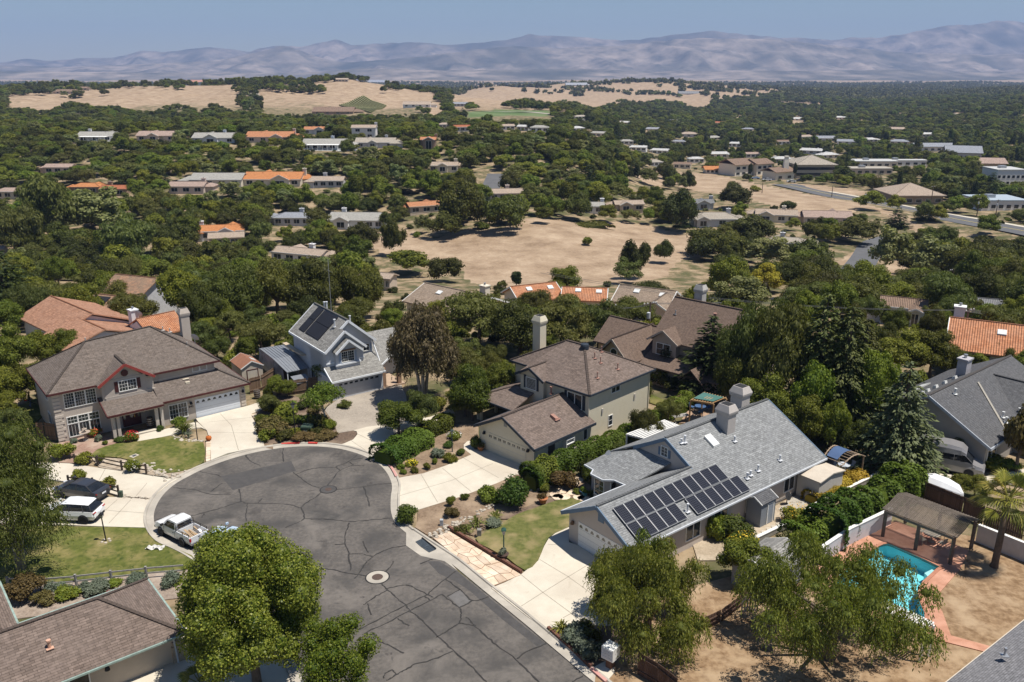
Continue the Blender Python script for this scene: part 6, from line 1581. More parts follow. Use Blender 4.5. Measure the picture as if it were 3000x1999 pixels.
 # trees one can point at
HT=[('pine',22,575,745,125,'dark pine at the left edge behind the tiled roofs'),('lime',20,690,775,90,'yellow-green bush at the left edge below the dark pine'),('broad',30,742,880,120,'bright green tree left of the beige house roof'),('lime',95,760,850,90,'light green bush against the beige house eave'),('broad',15,850,945,110,'leafy bush at the left edge beside the beige house'),('broad',160,752,835,90,'green tree between the beige house and the salmon roofs'),('broad',235,742,800,70,'small green tree against the salmon roofs'),('lime',430,612,748,125,'rounded yellow-green tree right of the garden pergola'),('broad',335,592,668,150,'spreading green tree behind the garden pergola'),('olive',310,497,625,125,'tall willowy tree above the garden pergola'),('olive',130,395,565,115,'tall feathery tree on the left slope'),('olive',60,470,600,120,'yellowish feathery tree left of the tall feathery tree'),('pale',225,432,555,150,'pale grey-green tree below the red-orange roof'),('broad',265,560,640,90,'green tree left of the garden pergola'),('lime',140,585,670,60,'slim yellow-green tree beside the weathered tile house'),('purple',335,688,722,80,'dark purple-leaved shrub below the garden pergola'),('rust',262,672,706,55,'russet shrub under the garden pergola'),('oak',545,600,745,140,'big dark oak left of the pale blue house'),('oak',640,590,735,150,'broad dark oak behind the pale blue house'),('oak',740,585,735,160,'tall dark oak directly behind the black solar collectors'),('oak',830,605,730,120,'dark oak right of the aerial mast'),('oak',470,645,770,110,'dark oak right of the tall beige chimney'),('olive',600,735,815,120,'light bushy tree left of the pale blue house'),('broad',470,740,800,60,'green bush beside the tall beige chimney'),('olive',1100,668,800,165,'grey-green tree right of the brown gum tree'),('oak',1195,682,812,170,'dark bushy tree behind the cream chimney'),('olive',1290,682,805,150,'grey-green tree behind the cream house ridge'),('olive',1375,690,800,120,'bushy tree left of the umber roof'),('oak',1410,700,760,80,'dark tree behind the garage wing of the taupe house'),('broad',1085,832,965,120,'dense green bush tree left of the cream house porch'),('broad',1150,835,925,90,'leafy bush beside the cream porch roof'),('olive',1070,775,850,90,'dark shrubby tree right of the brown gum trunk'),('redwood',1628,722,905,150,'dark redwood in front of the taupe house'),('redwood',1532,787,880,72,'small redwood beside the taupe house garage'),('olive',1745,690,935,165,'tall grey-green tree right of the taupe house'),('oak',1690,810,945,110,'dark bushy tree below the dark redwood'),('cedar',1870,668,985,175,'tallest drooping cedar behind the grey shingle roof'),('cedar',1965,725,985,130,'second drooping cedar, right of the tallest'),('spruce',2058,828,1085,175,'blue-green spruce beside the charcoal roof'),('broad',1830,905,1040,110,'bright green young tree behind the grey shingle roof'),('lime',1905,915,1045,90,'yellow-green young tree behind the arched shade frame'),('oak',1960,960,1050,100,'dark bush between the cedars and the spruce'),('broad',2060,752,870,130,'green tree behind the spruce tip'),('broad',2135,758,870,110,'dark leafy tree left of the utility pole'),('olive',1790,695,965,165,'tall pale-tipped tree left of the tallest cedar'),('olive',1690,745,935,120,'feathery tree right of the dark redwood'),('cedar',1925,695,1000,170,'cedar between the tallest and the second drooping cedar'),('broad',1985,800,1010,120,'leafy tree between the cedars and the spruce top'),('broad',1755,850,990,130,'full green tree behind the grey roof ridge'),('lime',1860,830,1010,110,'light green tree under the tallest cedar'),('oak',2190,790,860,90,'dark tree behind the charcoal roof ridge'),('rust',2265,768,830,105,'orange-brown bush behind the charcoal roof chimney'),('rust',2335,925,1085,95,'russet green tree at the right edge beside the charcoal roof'),('olive',2205,995,1065,60,'small olive tree against the grey gable wall'),('olive',2090,636,700,140,'light pepper tree above the red-brown roof'),('olive',2185,630,698,150,'bright willowy tree right of the red-brown roof'),('olive',2300,700,800,130,'dusky tree at the right edge under the wires'),('yellow',1766,605,672,95,'yellow flowering tree in the middle distance'),('pale',1690,630,735,125,'pale blossoming tree left of the yellow tree'),('pale',1765,543,620,115,'pale green tree above the yellow tree'),('oak',1850,583,690,130,'dark round oak right of the yellow tree'),('oak',1855,548,625,120,'dark oak beside the winding lane'),('pale',2045,520,640,100,'pale green tree right of the winding lane'),('pale',2140,545,650,125,'pale loose tree right of the bare lot'),('oak',2230,560,660,130,'dark oak on the right slope above the wires'),('oak',2310,590,690,120,'dark oak at the right edge above the wires'),('oak',1165,447,533,118,'large oak at the back edge of the dry field'),('oak',1062,412,535,115,'tall dark oak at the left back corner of the field'),('oak',1020,485,548,95,'spreading oak casting shade on the field corner'),('oak',905,500,588,62,'dense dark tree at the left end of the field'),('lime',945,572,633,115,'yellow-green tree below the left end of the field'),('oak',1025,590,648,95,'dark bushy tree beside the yellow-green field tree'),('cypress',1186,622,668,28,'small cypress at the near edge of the dry field'),('oak',1457,546,640,75,'upright dark tree on the right of the dry field'),('olive',1440,592,652,75,'olive green tree below the upright field tree'),('oak',1522,548,605,50,'small dark tree at the right of the field'),('broad',1300,612,702,85,'tree standing before the orange tile roofs'),('shrub',1350,545,563,30,'lone round bush in the middle of the dry field'),('broad',1397,470,512,48,'round dense bush above the field beside the tan gabled house'),('broad',1250,474,514,52,'round bush right of the large field oak'),('oak',1325,438,508,80,'oak behind the dark green mat at the top of the field'),('oak',1558,432,533,100,'large oak at the right back corner of the field'),('oak',1690,420,480,95,'oak on the dry slope beside the slate blue house'),('oak',1525,370,412,52,'lone oak on the top of the dry slope'),('oak',1720,490,560,120,'dark oak below the cream garage house'),('oak',1630,520,590,130,'dark oak at the right end of the dry field'),('oak',1960,500,560,120,'dark oak below the main road'),('shrub',1735,425,440,28,'lone round bush beside the main road junction'),('broad',1120,262,300,30,'brownish poplar beside the valley road'),('shrub',958,532,545,20,'small round bush at the field corner'),('shrub',1108,510,525,38,'low bush left of the large field oak'),]
for kind,x,yt,yb,w,lb in HT:
 if kind in('shrub',)or lb.startswith('round'):T(kind,x,yt,yb,w,lb)
 else:T(kind,x,yt,yb,w,lb)
 # foreground trees
def special(name,label,loc,mat,arrays,trunk,bark,cat='tree',seed=5,fe=None):
 o=thing(name,label,cat,loc)
 if trunk is not None:trunk.build('trunk',bark,o,smooth=True)
 V,F,CV,CF=arrays[:4]
 me=quadmesh('crown',V,F,CV,CF,mat,seed)
 link('crown',me,o)
 return o
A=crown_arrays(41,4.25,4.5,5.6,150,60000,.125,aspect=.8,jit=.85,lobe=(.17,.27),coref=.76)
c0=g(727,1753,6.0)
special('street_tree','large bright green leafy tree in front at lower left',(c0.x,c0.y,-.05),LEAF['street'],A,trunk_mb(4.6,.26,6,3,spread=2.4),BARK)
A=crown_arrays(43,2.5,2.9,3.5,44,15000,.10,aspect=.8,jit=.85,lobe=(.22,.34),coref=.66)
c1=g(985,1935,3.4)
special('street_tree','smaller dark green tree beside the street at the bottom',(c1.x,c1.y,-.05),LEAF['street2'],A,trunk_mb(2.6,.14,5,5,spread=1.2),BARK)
TREES+=[(c0.x,c0.y,9),(c1.x,c1.y,5)]
def weeping(seed,rx,rz,zc,nl,strands,n_per,leaf,lobe=(.2,.34),length=1.2,coref=.5,aspect=.3):
 """lobed crown whose leaves hang in strands"""
 r=np.random.default_rng(seed)
 V0,F0,CV,CF,cen,rad=crown_arrays(seed,rx,rz,zc,nl,100,.1,lobe=lobe,coref=coref)
 w=rad**2;w/=w.sum();li=r.choice(len(rad),strands,p=w)
 d=unit(r.normal(size=(strands,3))+np.array([0,0,.35]))
 S=cen[li]+d*rad[li][:,None]*r.uniform(.55,1.0,(strands,1))
 Ls=r.uniform(.4,1.0,strands)*length
 t=np.linspace(0,1,n_per)
 out=np.stack([d[:,0],d[:,1],np.zeros(strands)],1)
 P=S[:,None,:]+out[:,None,:]*(np.sin(t*1.3)*.35)[None,:,None]*Ls[:,None,None]+np.array([0,0,-1.0])*(t**1.3)[None,:,None]*Ls[:,None,None]
 P=P+r.normal(size=P.shape)*.05
 T_=np.repeat(out[:,None,:]*.5,n_per,1)+np.array([0,0,-1.0])+r.normal(size=P.shape)*.4
 P=P.reshape(-1,3);T_=unit(T_.reshape(-1,3));keep=P[:,2]>.3;P=P[keep];T_=T_[keep]
 N=unit(np.cross(T_,r.normal(size=P.shape)));dd=np.repeat(out+np.array([0,0,.4]),n_per,0)[keep]
 N=N*np.sign((N*dd).sum(-1,keepdims=True)+1e-6)
 V,F=leaf_quads(P,N,leaf,aspect,r,T_)
 return V,F,CV,CF
pp=g(*cr((1500,1500),.34,[(1185,1290)])[0]);pp.z=0
A=weeping(51,4.1,2.9,3.6,40,7200,7,.21,length=1.1,coref=.52,lobe=(.15,.27),aspect=.28)
special('pepper_tree','weeping pepper tree in front of the solar-panelled house',(pp.x+.3,pp.y+2.2,-.02),LEAF['pepper'],A,trunk_mb(2.6,.3,6,9,spread=1.9),BARK)
A=weeping(52,1.6,2.2,3.6,12,520,7,.28,length=1.2,coref=.4)
special('pepper_tree','slender upright pepper tree beside the garage roof edge',(pp.x+.4,pp.y+5.6,-.02),LEAF['pepper'],A,trunk_mb(4.4,.16,5,12,spread=1.0),BARK)
p2=g(2440,1985)
A=weeping(53,5.3,3.2,4.2,48,7000,7,.215,length=1.1,coref=.42,lobe=(.14,.24),aspect=.28)
special('pepper_tree','weeping pepper tree overhanging the swimming pool',(p2.x+.4,p2.y+1.7,-.02),LEAF['pepper'],A,trunk_mb(3.0,.34,7,19,spread=2.4),BARK)
pb=at(60,1672)
A=weeping(54,4.5,5.6,6.4,70,6800,8,.21,length=2.2,coref=.5,lobe=(.18,.3))
tb=MB()
for k,(dx,dy,hh)in enumerate(((0,0,9.4),(.5,.2,6.5),(-.5,.3,5))):
 tb.tube([(dx*.3,dy*.3,-.3),(dx*.6,dy,hh*.35),(dx*1.6+.3,dy*1.4,hh*.7),(dx*2+.2,dy*2,hh)],[.24,.17,.1,.03],7)
rb=random.Random(4)
for k in range(14):
 a=rb.uniform(0,6.28);z=rb.uniform(1.5,7);tb.tube([(.2,.1,z),(math.cos(a)*1.3,math.sin(a)*1.3,z+.9),(math.cos(a)*2.6,math.sin(a)*2.6,z+.5)],[.07,.05,.02],5)
special('birch_tree','weeping birch with white trunk on the left lawn',(pb.x,pb.y,-.02),LEAF['birch'],A,tb,BARK_W)
pg_=at(*cB([(1590,1105)])[0])
V,F,CV,CF=weeping(55,3.9,4.9,6.3,64,5600,7,.3,length=1.4,coref=.62,lobe=(.2,.34),aspect=.4)
tb=MB()
for k,(dx,dy)in enumerate(((0,0),(.6,.4),(-.7,.2),(.1,-.5))):
 tb.tube([(dx*.2,dy*.2,-.3),(dx*.8,dy*.8,3),(dx*2,dy*2,6),(dx*3,dy*3,9.0)],[.26,.18,.11,.04],7)
special('gum_tree','brownish gum tree shading the paver driveway',(pg_.x,pg_.y,-.02),LEAF['browngum'],(V,F,CV,CF),tb,BARK_W)
TREES+=[(pp.x,pp.y+2,9),(p2.x,p2.y,10),(pb.x,pb.y,7),(pg_.x,pg_.y,8)]
pi_=at(*cB([(742,1318)])[0])
A=crown_arrays(57,2.6,.8,3.4,18,2600,.24,lobe=(.2,.34),aspect=.45,coref=.4)
special('spreading_tree','small flat-topped tree in the island bed beside the lamp post',(pi_.x,pi_.y,.02),LEAF['lime'],A,trunk_mb(2.6,.1,6,21,spread=1.5),BARK_W)
for(cx,cy,wd,hh,kd,lb)in((830,1000,4.6,3.6,'olive','dark bushy tree in front of the grey garage door'),(330,1060,2.6,2.4,'lime','bushy green tree beside the small red-roofed shed'),(420,1070,2.6,2.0,'broad','leafy bush left of the bushy tree by the grey garage')):
 p=at(*cB([(cx,cy)])[0]);put(kd,(p.x,p.y,0),wd,hh,lb)
def fan_palm(name,label,loc,hh,nf,fl,seed,trunk_r=.26,mat=None):
 r=np.random.default_rng(seed);o=thing(name,label,'palm tree' if hh>1 else 'plant',loc)
 if hh>1:
  mb=MB();mb.tube([(0,0,-.3),(.05,0,.3),(.12,.05,hh*.5),(.1,.0,hh)],[trunk_r*1.5,trunk_r,trunk_r*.9,trunk_r*.95],10);mb.build('trunk',BARK,o,smooth=True)
 for k in range(nf):
  a=2*math.pi*k/nf*2.4+r.uniform(-.2,.2);el=r.uniform(-.75,1.2)if hh>1 else r.uniform(.2,1.1)
  d=Vector((math.cos(a)*math.cos(el),math.sin(a)*math.cos(el),math.sin(el)));s=d.cross(Vector((0,0,1))).normalized();u=s.cross(d)
  b=Vector((.1,0,hh))if hh>1 else Vector((0,0,.1));e=b+d*fl*.55
  mb=MB();mb.bar(b,e,.05,.03)
  for q in range(15):
   t=(q/14-.5)*2.5;ln=fl*.62*(1-.25*abs(t)/1.25)
   dr=(d*math.cos(t)+s*math.sin(t)).normalized();tip=e+dr*ln+Vector((0,0,-.28*ln));m=e+dr*ln*.55+u*.04
   sd=dr.cross(u).normalized()*.05
   mb.add([e,m-sd,tip,m+sd],[(0,1,2,3)])
  f=mb.build('frond',mat or LEAF['palm'],o)
  me=f.data;at_=me.attributes.new('v','FLOAT','FACE');at_.data.foreach_set('value',r.uniform(.1,1,len(me.polygons)).astype(np.float32))
 return o
pf=g(*cF([(1475,752)])[0])
fan_palm('fan_palm','fan palm beside the timber pergola and pool',(pf.x,pf.y,0),5.6,46,2.3,3)
pf=g(590,2010);fan_palm('palmetto','low spiky fan plant at the bottom edge beside the brown roof',(pf.x,pf.y,0),.5,14,1.5,5)
def strap(x,y,fn,s,label,mat='grassy',n=60,seed=1):
 p=g(*fn([(x,y)])[0]);r=np.random.default_rng(seed+int(x));o=thing('strap_leaf_plant',label,'plant',(p.x,p.y,.04))
 mb=MB()
 for k in range(n):
  a=r.uniform(0,6.28);el=r.uniform(.5,1.4);d=Vector((math.cos(a)*math.cos(el),math.sin(a)*math.cos(el),math.sin(el)));L_=s*r.uniform(.6,1.1);w=Vector((-math.sin(a),math.cos(a),0))*.035*s
  m=d*L_*.6;t_=m+Vector((d.x,d.y,d.z*.2-.35))*L_*.5
  mb.add([(0,0,0),m-w,t_,m+w],[(0,1,2,3)])
 f=mb.build('leaves',LEAF[mat],o);a_=f.data.attributes.new('v','FLOAT','FACE');a_.data.foreach_set('value',r.uniform(0,1,n).astype(np.float32));tag(f,kind='stuff')
 return o
strap(430,1030,lambda p:cr((1500,1500),.34,p),1.1,'yellow-striped yucca at the driveway corner','palm',70)
strap(520,1060,lambda p:cr((1500,1500),.34,p),.8,'grey-green spiky plant beside the yucca','sage',50)
strap(1000,1060,cG,1.2,'pale green strap-leaf clump at the lawn corner');strap(845,1120,cG,1.3,'olive green strap-leaf clump beside the river stones');strap(780,1160,cG,.9,'low strap-leaf clump beside the timber edging')
strap(1795,860,cG,.8,'small strap-leaf plant under the bay window')
strap(1590,1230,cA,1.6,'tall spiky grey-green plant beside the driveway lamp','broad',90);strap(1625,1265,cA,.9,'silver spiky plant at the foot of the tall spiky one','sage',70)
# shrubs around the cul-de-sac
def S(kind,fn,x,y,w,h,label,group=None):
 p=g(*fn([(x,y)])[0]);return put(kind,(p.x,p.y,.03),w,h,label,group)
cC=lambda p:cr((1350,850),.34,p);cD=lambda p:cr((1700,1100),.3826,p);cH=lambda p:cr((1500,1500),.34,p)
SH=[('round_shrub',cG,1150,930,3.5,2.6,'big round clipped bush between the two driveways'),('round_shrub',cG,270,1085,1.9,1.5,'clipped drum-shaped bush beside the kerb'),('round_shrub',cG,610,455,1.3,.6,'low round green mound by the lamp post in the left bed'),('lime_shrub',cG,660,400,.9,.8,'bushy green plant behind the bed lamp post'),('sage_shrub',cG,520,540,1.5,.8,'grey-green sage mound in the cream house bed'),('shrub',cG,630,580,1.4,.9,'green bush in front of the sage mound'),('round_shrub',cG,715,525,1.0,.6,'small round green cushion near the curved path'),('shrub',cG,494,600,.6,.7,'small upright green plant beside the sage mound'),('lime_shrub',cG,215,640,.8,.5,'little light green bush near the kerb'),('lime_shrub',cG,235,680,.7,.45,'smallest light green bush nearest the driveway edge'),('shrub',cG,330,670,.85,.55,'small green bush in front of the yellow flowers'),('shrub',cG,430,645,.85,.6,'small green bush right of the yellow flowers'),('shrub',cG,745,895,.85,.6,'small round bush at the far side of the right bed'),('shrub',cG,635,950,.9,.9,'spiky green bush in the right bed'),('rust_shrub',cG,630,1040,1.3,.8,'reddish green low bush in the right bed'),('shrub',cG,955,905,2.2,1.3,'loose green bush left of the big round bush'),('sage_shrub',cG,990,1110,1.6,.5,'silvery low plants at the corner of the right lawn'),('dark_shrub',cG,710,1170,1.4,.5,'dark low bush beside the timber edging'),('shrub',cG,1420,830,1.2,.7,'green bush beside the river rocks'),('rust_shrub',cG,1560,800,2.6,1.6,'dusky bush at the end of the hedge'),('round_shrub',cG,1765,740,1.2,1.6,'rounded bush beside the bay window path'),('dark_shrub',cG,1790,700,2.4,1.8,'dark bushes before the bay window wall'),('round_shrub',cG,1975,850,1.5,1.2,'round bush under the bay window'),('shrub',cG,1690,850,.9,.5,'low plant on the flagstone path'),('round_shrub',cG,840,470,1.2,1.5,'dark bush at the left corner of the cream garage'),('round_shrub',cH,1900,220,3.3,2.0,'large clipped bush beside the long house wall'),('lime_shrub',cH,1760,230,2.0,2.2,'bright lime bush beside the long house wall'),('shrub',cH,1960,300,1.8,1.3,'feathery green bush in front of the large clipped bush'),('sage_shrub',cH,560,1120,2.2,1.1,'big silvery bush at the driveway corner'),('sage_shrub',cH,640,1230,2.4,1.2,'dark grey-green bush beside the letterbox'),('dark_shrub',cH,650,1100,2.0,1.2,'dusky bush behind the silvery ones'),('lime',cH,1990,600,4.0,3.6,'orange-tinged bushy tree beside the small shed roof'),('rust_shrub',cB,300,1400,3.2,1.4,'brownish bush at the front of the island bed'),('shrub',cB,420,1260,3.4,1.8,'rounded green bush left of the lamp post'),('olive',cB,270,1220,2.6,2.4,'tall bush at the left of the island bed'),('dark_shrub',cB,690,1340,2.6,1.4,'dark bush right of the green utility box'),('rust_shrub',cB,740,1420,2.6,.6,'heathery low bush at the kerb of the island bed'),('rust_shrub',cB,560,1440,2.6,.7,'purplish low bush in front of the utility box'),('dark_shrub',cB,910,1160,1.8,.8,'dark low bush dividing the paver driveway'),('shrub',cB,1700,1160,2.6,1.5,'green bush beside the gum tree foot'),('lime_shrub',cB,1610,1210,1.2,.6,'golden mound beside the paver driveway'),('shrub',cB,1530,1150,1.0,1.6,'young sapling bush beside the paver driveway'),('broad',cB,1950,1230,5.0,3.2,'big leafy bush left of the cream house porch post'),('broad',cB,2100,1110,4.4,3.4,'leafy bush tree behind the big leafy bush'),('lime',cB,2250,1010,3.4,3.2,'yellowish bush tree beside the cream house'),('round_shrub',cA,1030,1310,1.2,.55,'low clipped cushion before the porch'),('round_shrub',cA,1382,1215,.9,.6,'round clipped ball beside the porch post'),('shrub',cA,1540,1175,1.6,1.0,'green bush under the front window'),('sage_shrub',cA,640,1320,.8,.5,'grey tuft on the red gravel'),('sage_shrub',cA,850,1305,.8,.7,'grey-green tuft beside the red flowers'),('shrub',cA,905,1335,.6,.5,'little green tuft at the lawn edge'),('broad',cA,20,1180,4.6,4.0,'leafy bush at the left edge beside the timber fence'),('olive',cA,130,1330,4.0,4.2,'loose leafy tree beside the timber fence'),('shrub',cN3,290,660,2.4,1.6,'rose bush with pink blooms at the end of the rail fence'),('shrub',cN3,490,700,1.8,1.2,'white rose bush against the upper rail fence'),('shrub',cN3,980,790,1.6,1.2,'white rose bush beside the last upper fence post'),('shrub',cN3,660,700,.9,.9,'thin rose bush behind the upper rail fence'),('shrub',cN3,450,880,1.6,1.2,'rose bush on the lower rail fence'),('shrub',cN3,710,960,1.7,1.2,'cream rose bush at the end of the lower rail fence'),('shrub',cA,2300,1060,2.6,1.9,'green bush beside the driveway of the beige house'),('rust_shrub',cA,2330,1230,2.6,1.8,'dusky bush beside the driveway of the beige house'),('shrub',cA,2310,930,1.2,1.6,'young tree beside the barrel by the shed'),('sage_shrub',cI,430,1510,1.3,.7,'grey-green mound, first in the bed behind the rail fence'),('sage_shrub',cI,500,1515,1.0,.6,'grey-green mound beside the first'),('sage_shrub',cI,540,1535,1.1,.6,'grey-green mound above the lime cushion'),('sage_shrub',cI,700,1520,1.4,.7,'grey-green mound in the middle of the fence bed'),('sage_shrub',cI,830,1510,1.9,.7,'widest grey-green mound in the fence bed'),('sage_shrub',cI,765,1550,1.1,.6,'grey-green mound nearest the brown roof'),('lime_shrub',cI,570,1568,1.9,.8,'lime green cushion in the fence bed'),('lime_shrub',cI,950,1470,1.2,.5,'lime green bush at the rail fence'),('sage_shrub',cI,1150,1450,1.7,.7,'grey-green mound at the right of the fence bed'),('sage_shrub',cI,1440,1460,1.8,1.0,'grey-green bush under the street tree'),('rust',cI,230,1580,2.6,1.8,'bronzy green shrub between the two brown roofs'),('rust_shrub',cI,360,1620,1.6,.8,'reddish low plants between the two brown roofs'),('shrub',cC,1850,790,4.2,2.6,'tall clipped shrub behind the cream house'),('shrub',cC,1720,800,3.4,2.4,'broad green shrub at the cream house corner'),('shrub',cC,1960,900,2.6,2.0,'shrub beside the green-roofed pergola'),('dark_shrub',cC,1800,860,2.6,1.8,'dark shrub above the little lawn'),('round_shrub',cC,1360,1400,2.0,1.3,'round green shrub beside the satellite dish'),('lime_shrub',cC,1340,1340,1.8,1.4,'light shrub beside the wooden gate'),('shrub',cF,1230,160,1.5,.9,'white-flowered bush behind the white boat cover'),('broad',cF,1330,270,3.0,2.4,'leafy bush left of the fan palm'),('lime_shrub',cF,1440,40,3.2,1.5,'clipped yellow-green hedge bush behind the grey van'),('shrub',cF,1600,60,2.0,1.0,'low green bush beside the van driveway'),('round_shrub',cr((2640,1000),.2679,[])and cF or cF,1380,20,2.2,1.3,'rounded bush under the charcoal roof eave'),]
for kd,fn,x,y,w,hh,lb in SH:S(kd,fn,x,y,w,hh,lb)
ri=random.Random(31)
for k,(x,y)in enumerate(((200,1300),(260,1330),(340,1300),(380,1350),(470,1300),(540,1290),(640,1280),(700,1290),(240,1440),(400,1430),(480,1400),(650,1400),(780,1350),(330,1180),(450,1180),(560,1160),(660,1220))):
 S(ri.choice(['shrub','dark_shrub','rust_shrub','lime_shrub','shrub']),cB,x,y,ri.uniform(1.5,2.5),ri.uniform(.7,1.4),['low loose bush','rounded bush','spreading bush'][k%3]+' in the island bed '+('left of the lamp post' if x<460 else 'between lamp post and utility box' if x<600 else 'right of the utility box'),'bushes of the island bed')
def flowers(fn,x,y,w,h,col,label,name='flowering_plant',n=70,leaf='shrub',seed=0):
 p=g(*fn([(x,y)])[0]);o=put(leaf,(p.x,p.y,.03),w,h,label,name=name)
 r=np.random.default_rng(seed+int(x));d=unit(r.normal(size=(n,3))+np.array([0,0,.7]));P=d*np.array([w/2,w/2,h*.55])+np.array([0,0,h*.5]);P[:,2]=np.maximum(P[:,2],.1)
 V,F=leaf_quads(P,unit(d+r.normal(size=d.shape)*.3),.11,1.0,r)
 fl=link('blooms',npmesh('blooms',V,F,M('bloom_'+name+str(col[0])[:4]+str(col[1])[:4],col,tuple(c*.8 for c in col),rough=.6)),o)
 fl.matrix_parent_inverse=Matrix.Diagonal((1/o.scale[0],1/o.scale[1],1/o.scale[2],1));tag(fl,kind='stuff')
 return o
flowers(cA,1140,1300,1.5,1.0,(.62,.02,.02),'red flowering bush before the porch',n=120)
flowers(cA,825,1262,1.5,.8,(.55,.06,.02),'red flowering bush under the bay windows',n=80)
flowers(cG,300,610,1.3,.5,(.75,.6,.03),'yellow flowering clump in the cream house bed',n=90,leaf='lime_shrub')
flowers(cG,660,380,1.7,.6,(.8,.8,.76),'white daisy clump behind the bed lamp post',n=110)
flowers(cN3,985,785,1.3,1.1,(.8,.78,.72),'white rose in bloom beside the fence end post',n=50)
flowers(cI,905,1568,.9,.3,(.6,.05,.14),'crimson flower clump beside the brown roof',n=70)
flowers(cF,90,450,3.0,1.6,(.62,.36,.02),'orange-flowered bush over the retaining wall',n=130)
flowers(cN4,300,1260,2.6,1.6,(.62,.42,.03),'yellow-flowered bush beside the small shed roof',n=150)
def gz0(z,pts):
 return[Vector((v.x,v.y,0))for v in(g(*q,z)for q in pts)]
def hedge(pts,w,h,label,leafkey='hedge',n=3000,leaf=.2,z=0,name='hedge',seed=3,taper=.15,cat='hedge',lump=.35):
 """continuous clipped or loose hedge along ground points"""
 r=np.random.default_rng(seed);P=smoothline(pts,6);L_=sum((P[i+1]-P[i]).length for i in range(len(P)-1))
 c=P[0].copy();o=thing(name,label,cat,(c.x,c.y,z))
 seg=np.array([[p.x-c.x,p.y-c.y]for p in P]);t=np.linspace(0,len(P)-1.001,int(n*L_/4))
 t=r.uniform(0,len(P)-1.001,int(n*L_/4));i=t.astype(int);f=(t-i)[:,None]
 base=seg[i]*(1-f)+seg[i+1]*f;d=seg[i+1]-seg[i];d/=np.linalg.norm(d,axis=1,keepdims=True)+1e-9;nrm=np.stack([-d[:,1],d[:,0]],1)
 a=r.uniform(-.15,math.pi+.15,len(t));ca,sa=np.cos(a),np.sin(a)
 pw=.55
 bump=1+lump*.5*(np.sin(base[:,0]*2.1+1)*np.cos(base[:,1]*1.7))
 px_=np.sign(ca)*np.abs(ca)**pw*w/2*bump;pz=np.sign(sa)*np.abs(sa)**pw*h*bump
 Q=np.stack([base[:,0]+nrm[:,0]*px_,base[:,1]+nrm[:,1]*px_,np.maximum(pz,.05)],1)+r.normal(size=(len(t),3))*.05
 N=np.stack([nrm[:,0]*ca,nrm[:,1]*ca,sa+.2],1)
 N=unit(N+r.normal(size=N.shape)*.6)
 V,F=leaf_quads(Q,N,leaf,.75,r)
 link('foliage',quadmesh('foliage',V,F,None,None,LEAF[leafkey],seed),o)
 mb=MB();n_=len(P)
 rings=[]
 for k,p in enumerate(P):
  dd=P[min(k+1,n_-1)]-P[max(k-1,0)];dd.z=0;dd.normalize();s=Vector((-dd.y,dd.x,0));b=Vector((p.x-c.x,p.y-c.y,0))
  rings.append([b-s*w*.34,b-s*w*.34+Vector((0,0,h*.6)),b-s*w*.22+Vector((0,0,h*.78)),b+s*w*.22+Vector((0,0,h*.78)),b+s*w*.34+Vector((0,0,h*.6)),b+s*w*.34])
 mb.loft(rings);q=mb.build('shaded_core',LEAF[leafkey],o)
 a_=q.data.attributes.new('v','FLOAT','FACE');a_.data.foreach_set('value',np.full(len(q.data.polygons),.1,np.float32))  # solid core coloured dark throughout, painting the shade inside the hedge
 return o
hedge(gz0(.9,cG([(1290,740),(1420,650),(1600,560),(1850,460),(2100,340),(2281,250)])+cC([(1700,1080),(1900,960),(1960,930)])),1.7,1.7,'long clipped green hedge between the cream house and the grey roof')
hedge(gz0(.9,cG([(1280,720),(1340,690),(1450,640)])),2.1,1.9,'thick end of the clipped hedge beside the pale driveway',seed=5)
hedge(gz0(.7,cN1([(1880,235),(1990,175),(2120,110),(2200,70)])),2.9,1.5,'broad loose hedge between two pale driveways','hedge',seed=6)
hedge(gw(cN1([(2200,75),(2330,25)])+cG([(600,250)])),1.8,1.2,'white-flecked low hedge continuing the broad loose hedge','broad',seed=8)
hedge(gz0(1.5,cF([(270,470),(430,350),(600,260),(800,150),(890,110)])),2.7,2.3,'tall leafy hedge between the side yard and the pool','hedge',n=4200,leaf=.24,seed=9,lump=.7)
hedge(gz0(1.0,cF([(60,560),(180,500),(320,430)])),2.2,1.6,'orange-tinted lower end of the leafy hedge','lime',leaf=.2,seed=10,lump=.8)
hedge(gw(cN4([(1070,690),(1180,620),(1330,540),(1480,490)])),1.5,.9,'golden yellow broom along the side yard wall','yellow',leaf=.16,seed=11,name='broom_bush',cat='shrub')
hedge(gw(cN4([(1470,470),(1560,440),(1670,410)])),1.4,.9,'smaller golden broom beside the shade frame','yellow',leaf=.16,seed=12,name='broom_bush',cat='shrub')
hedge([at(x*1.275,y*1.275)for x,y in((1275,520),(1300,515),(1340,514),(1362,524))],13,.7,'dark green mat of low shrubs at the top of the field','oak',n=1400,leaf=.5,z=-12.6,name='ground_cover',seed=14,cat='shrubs')
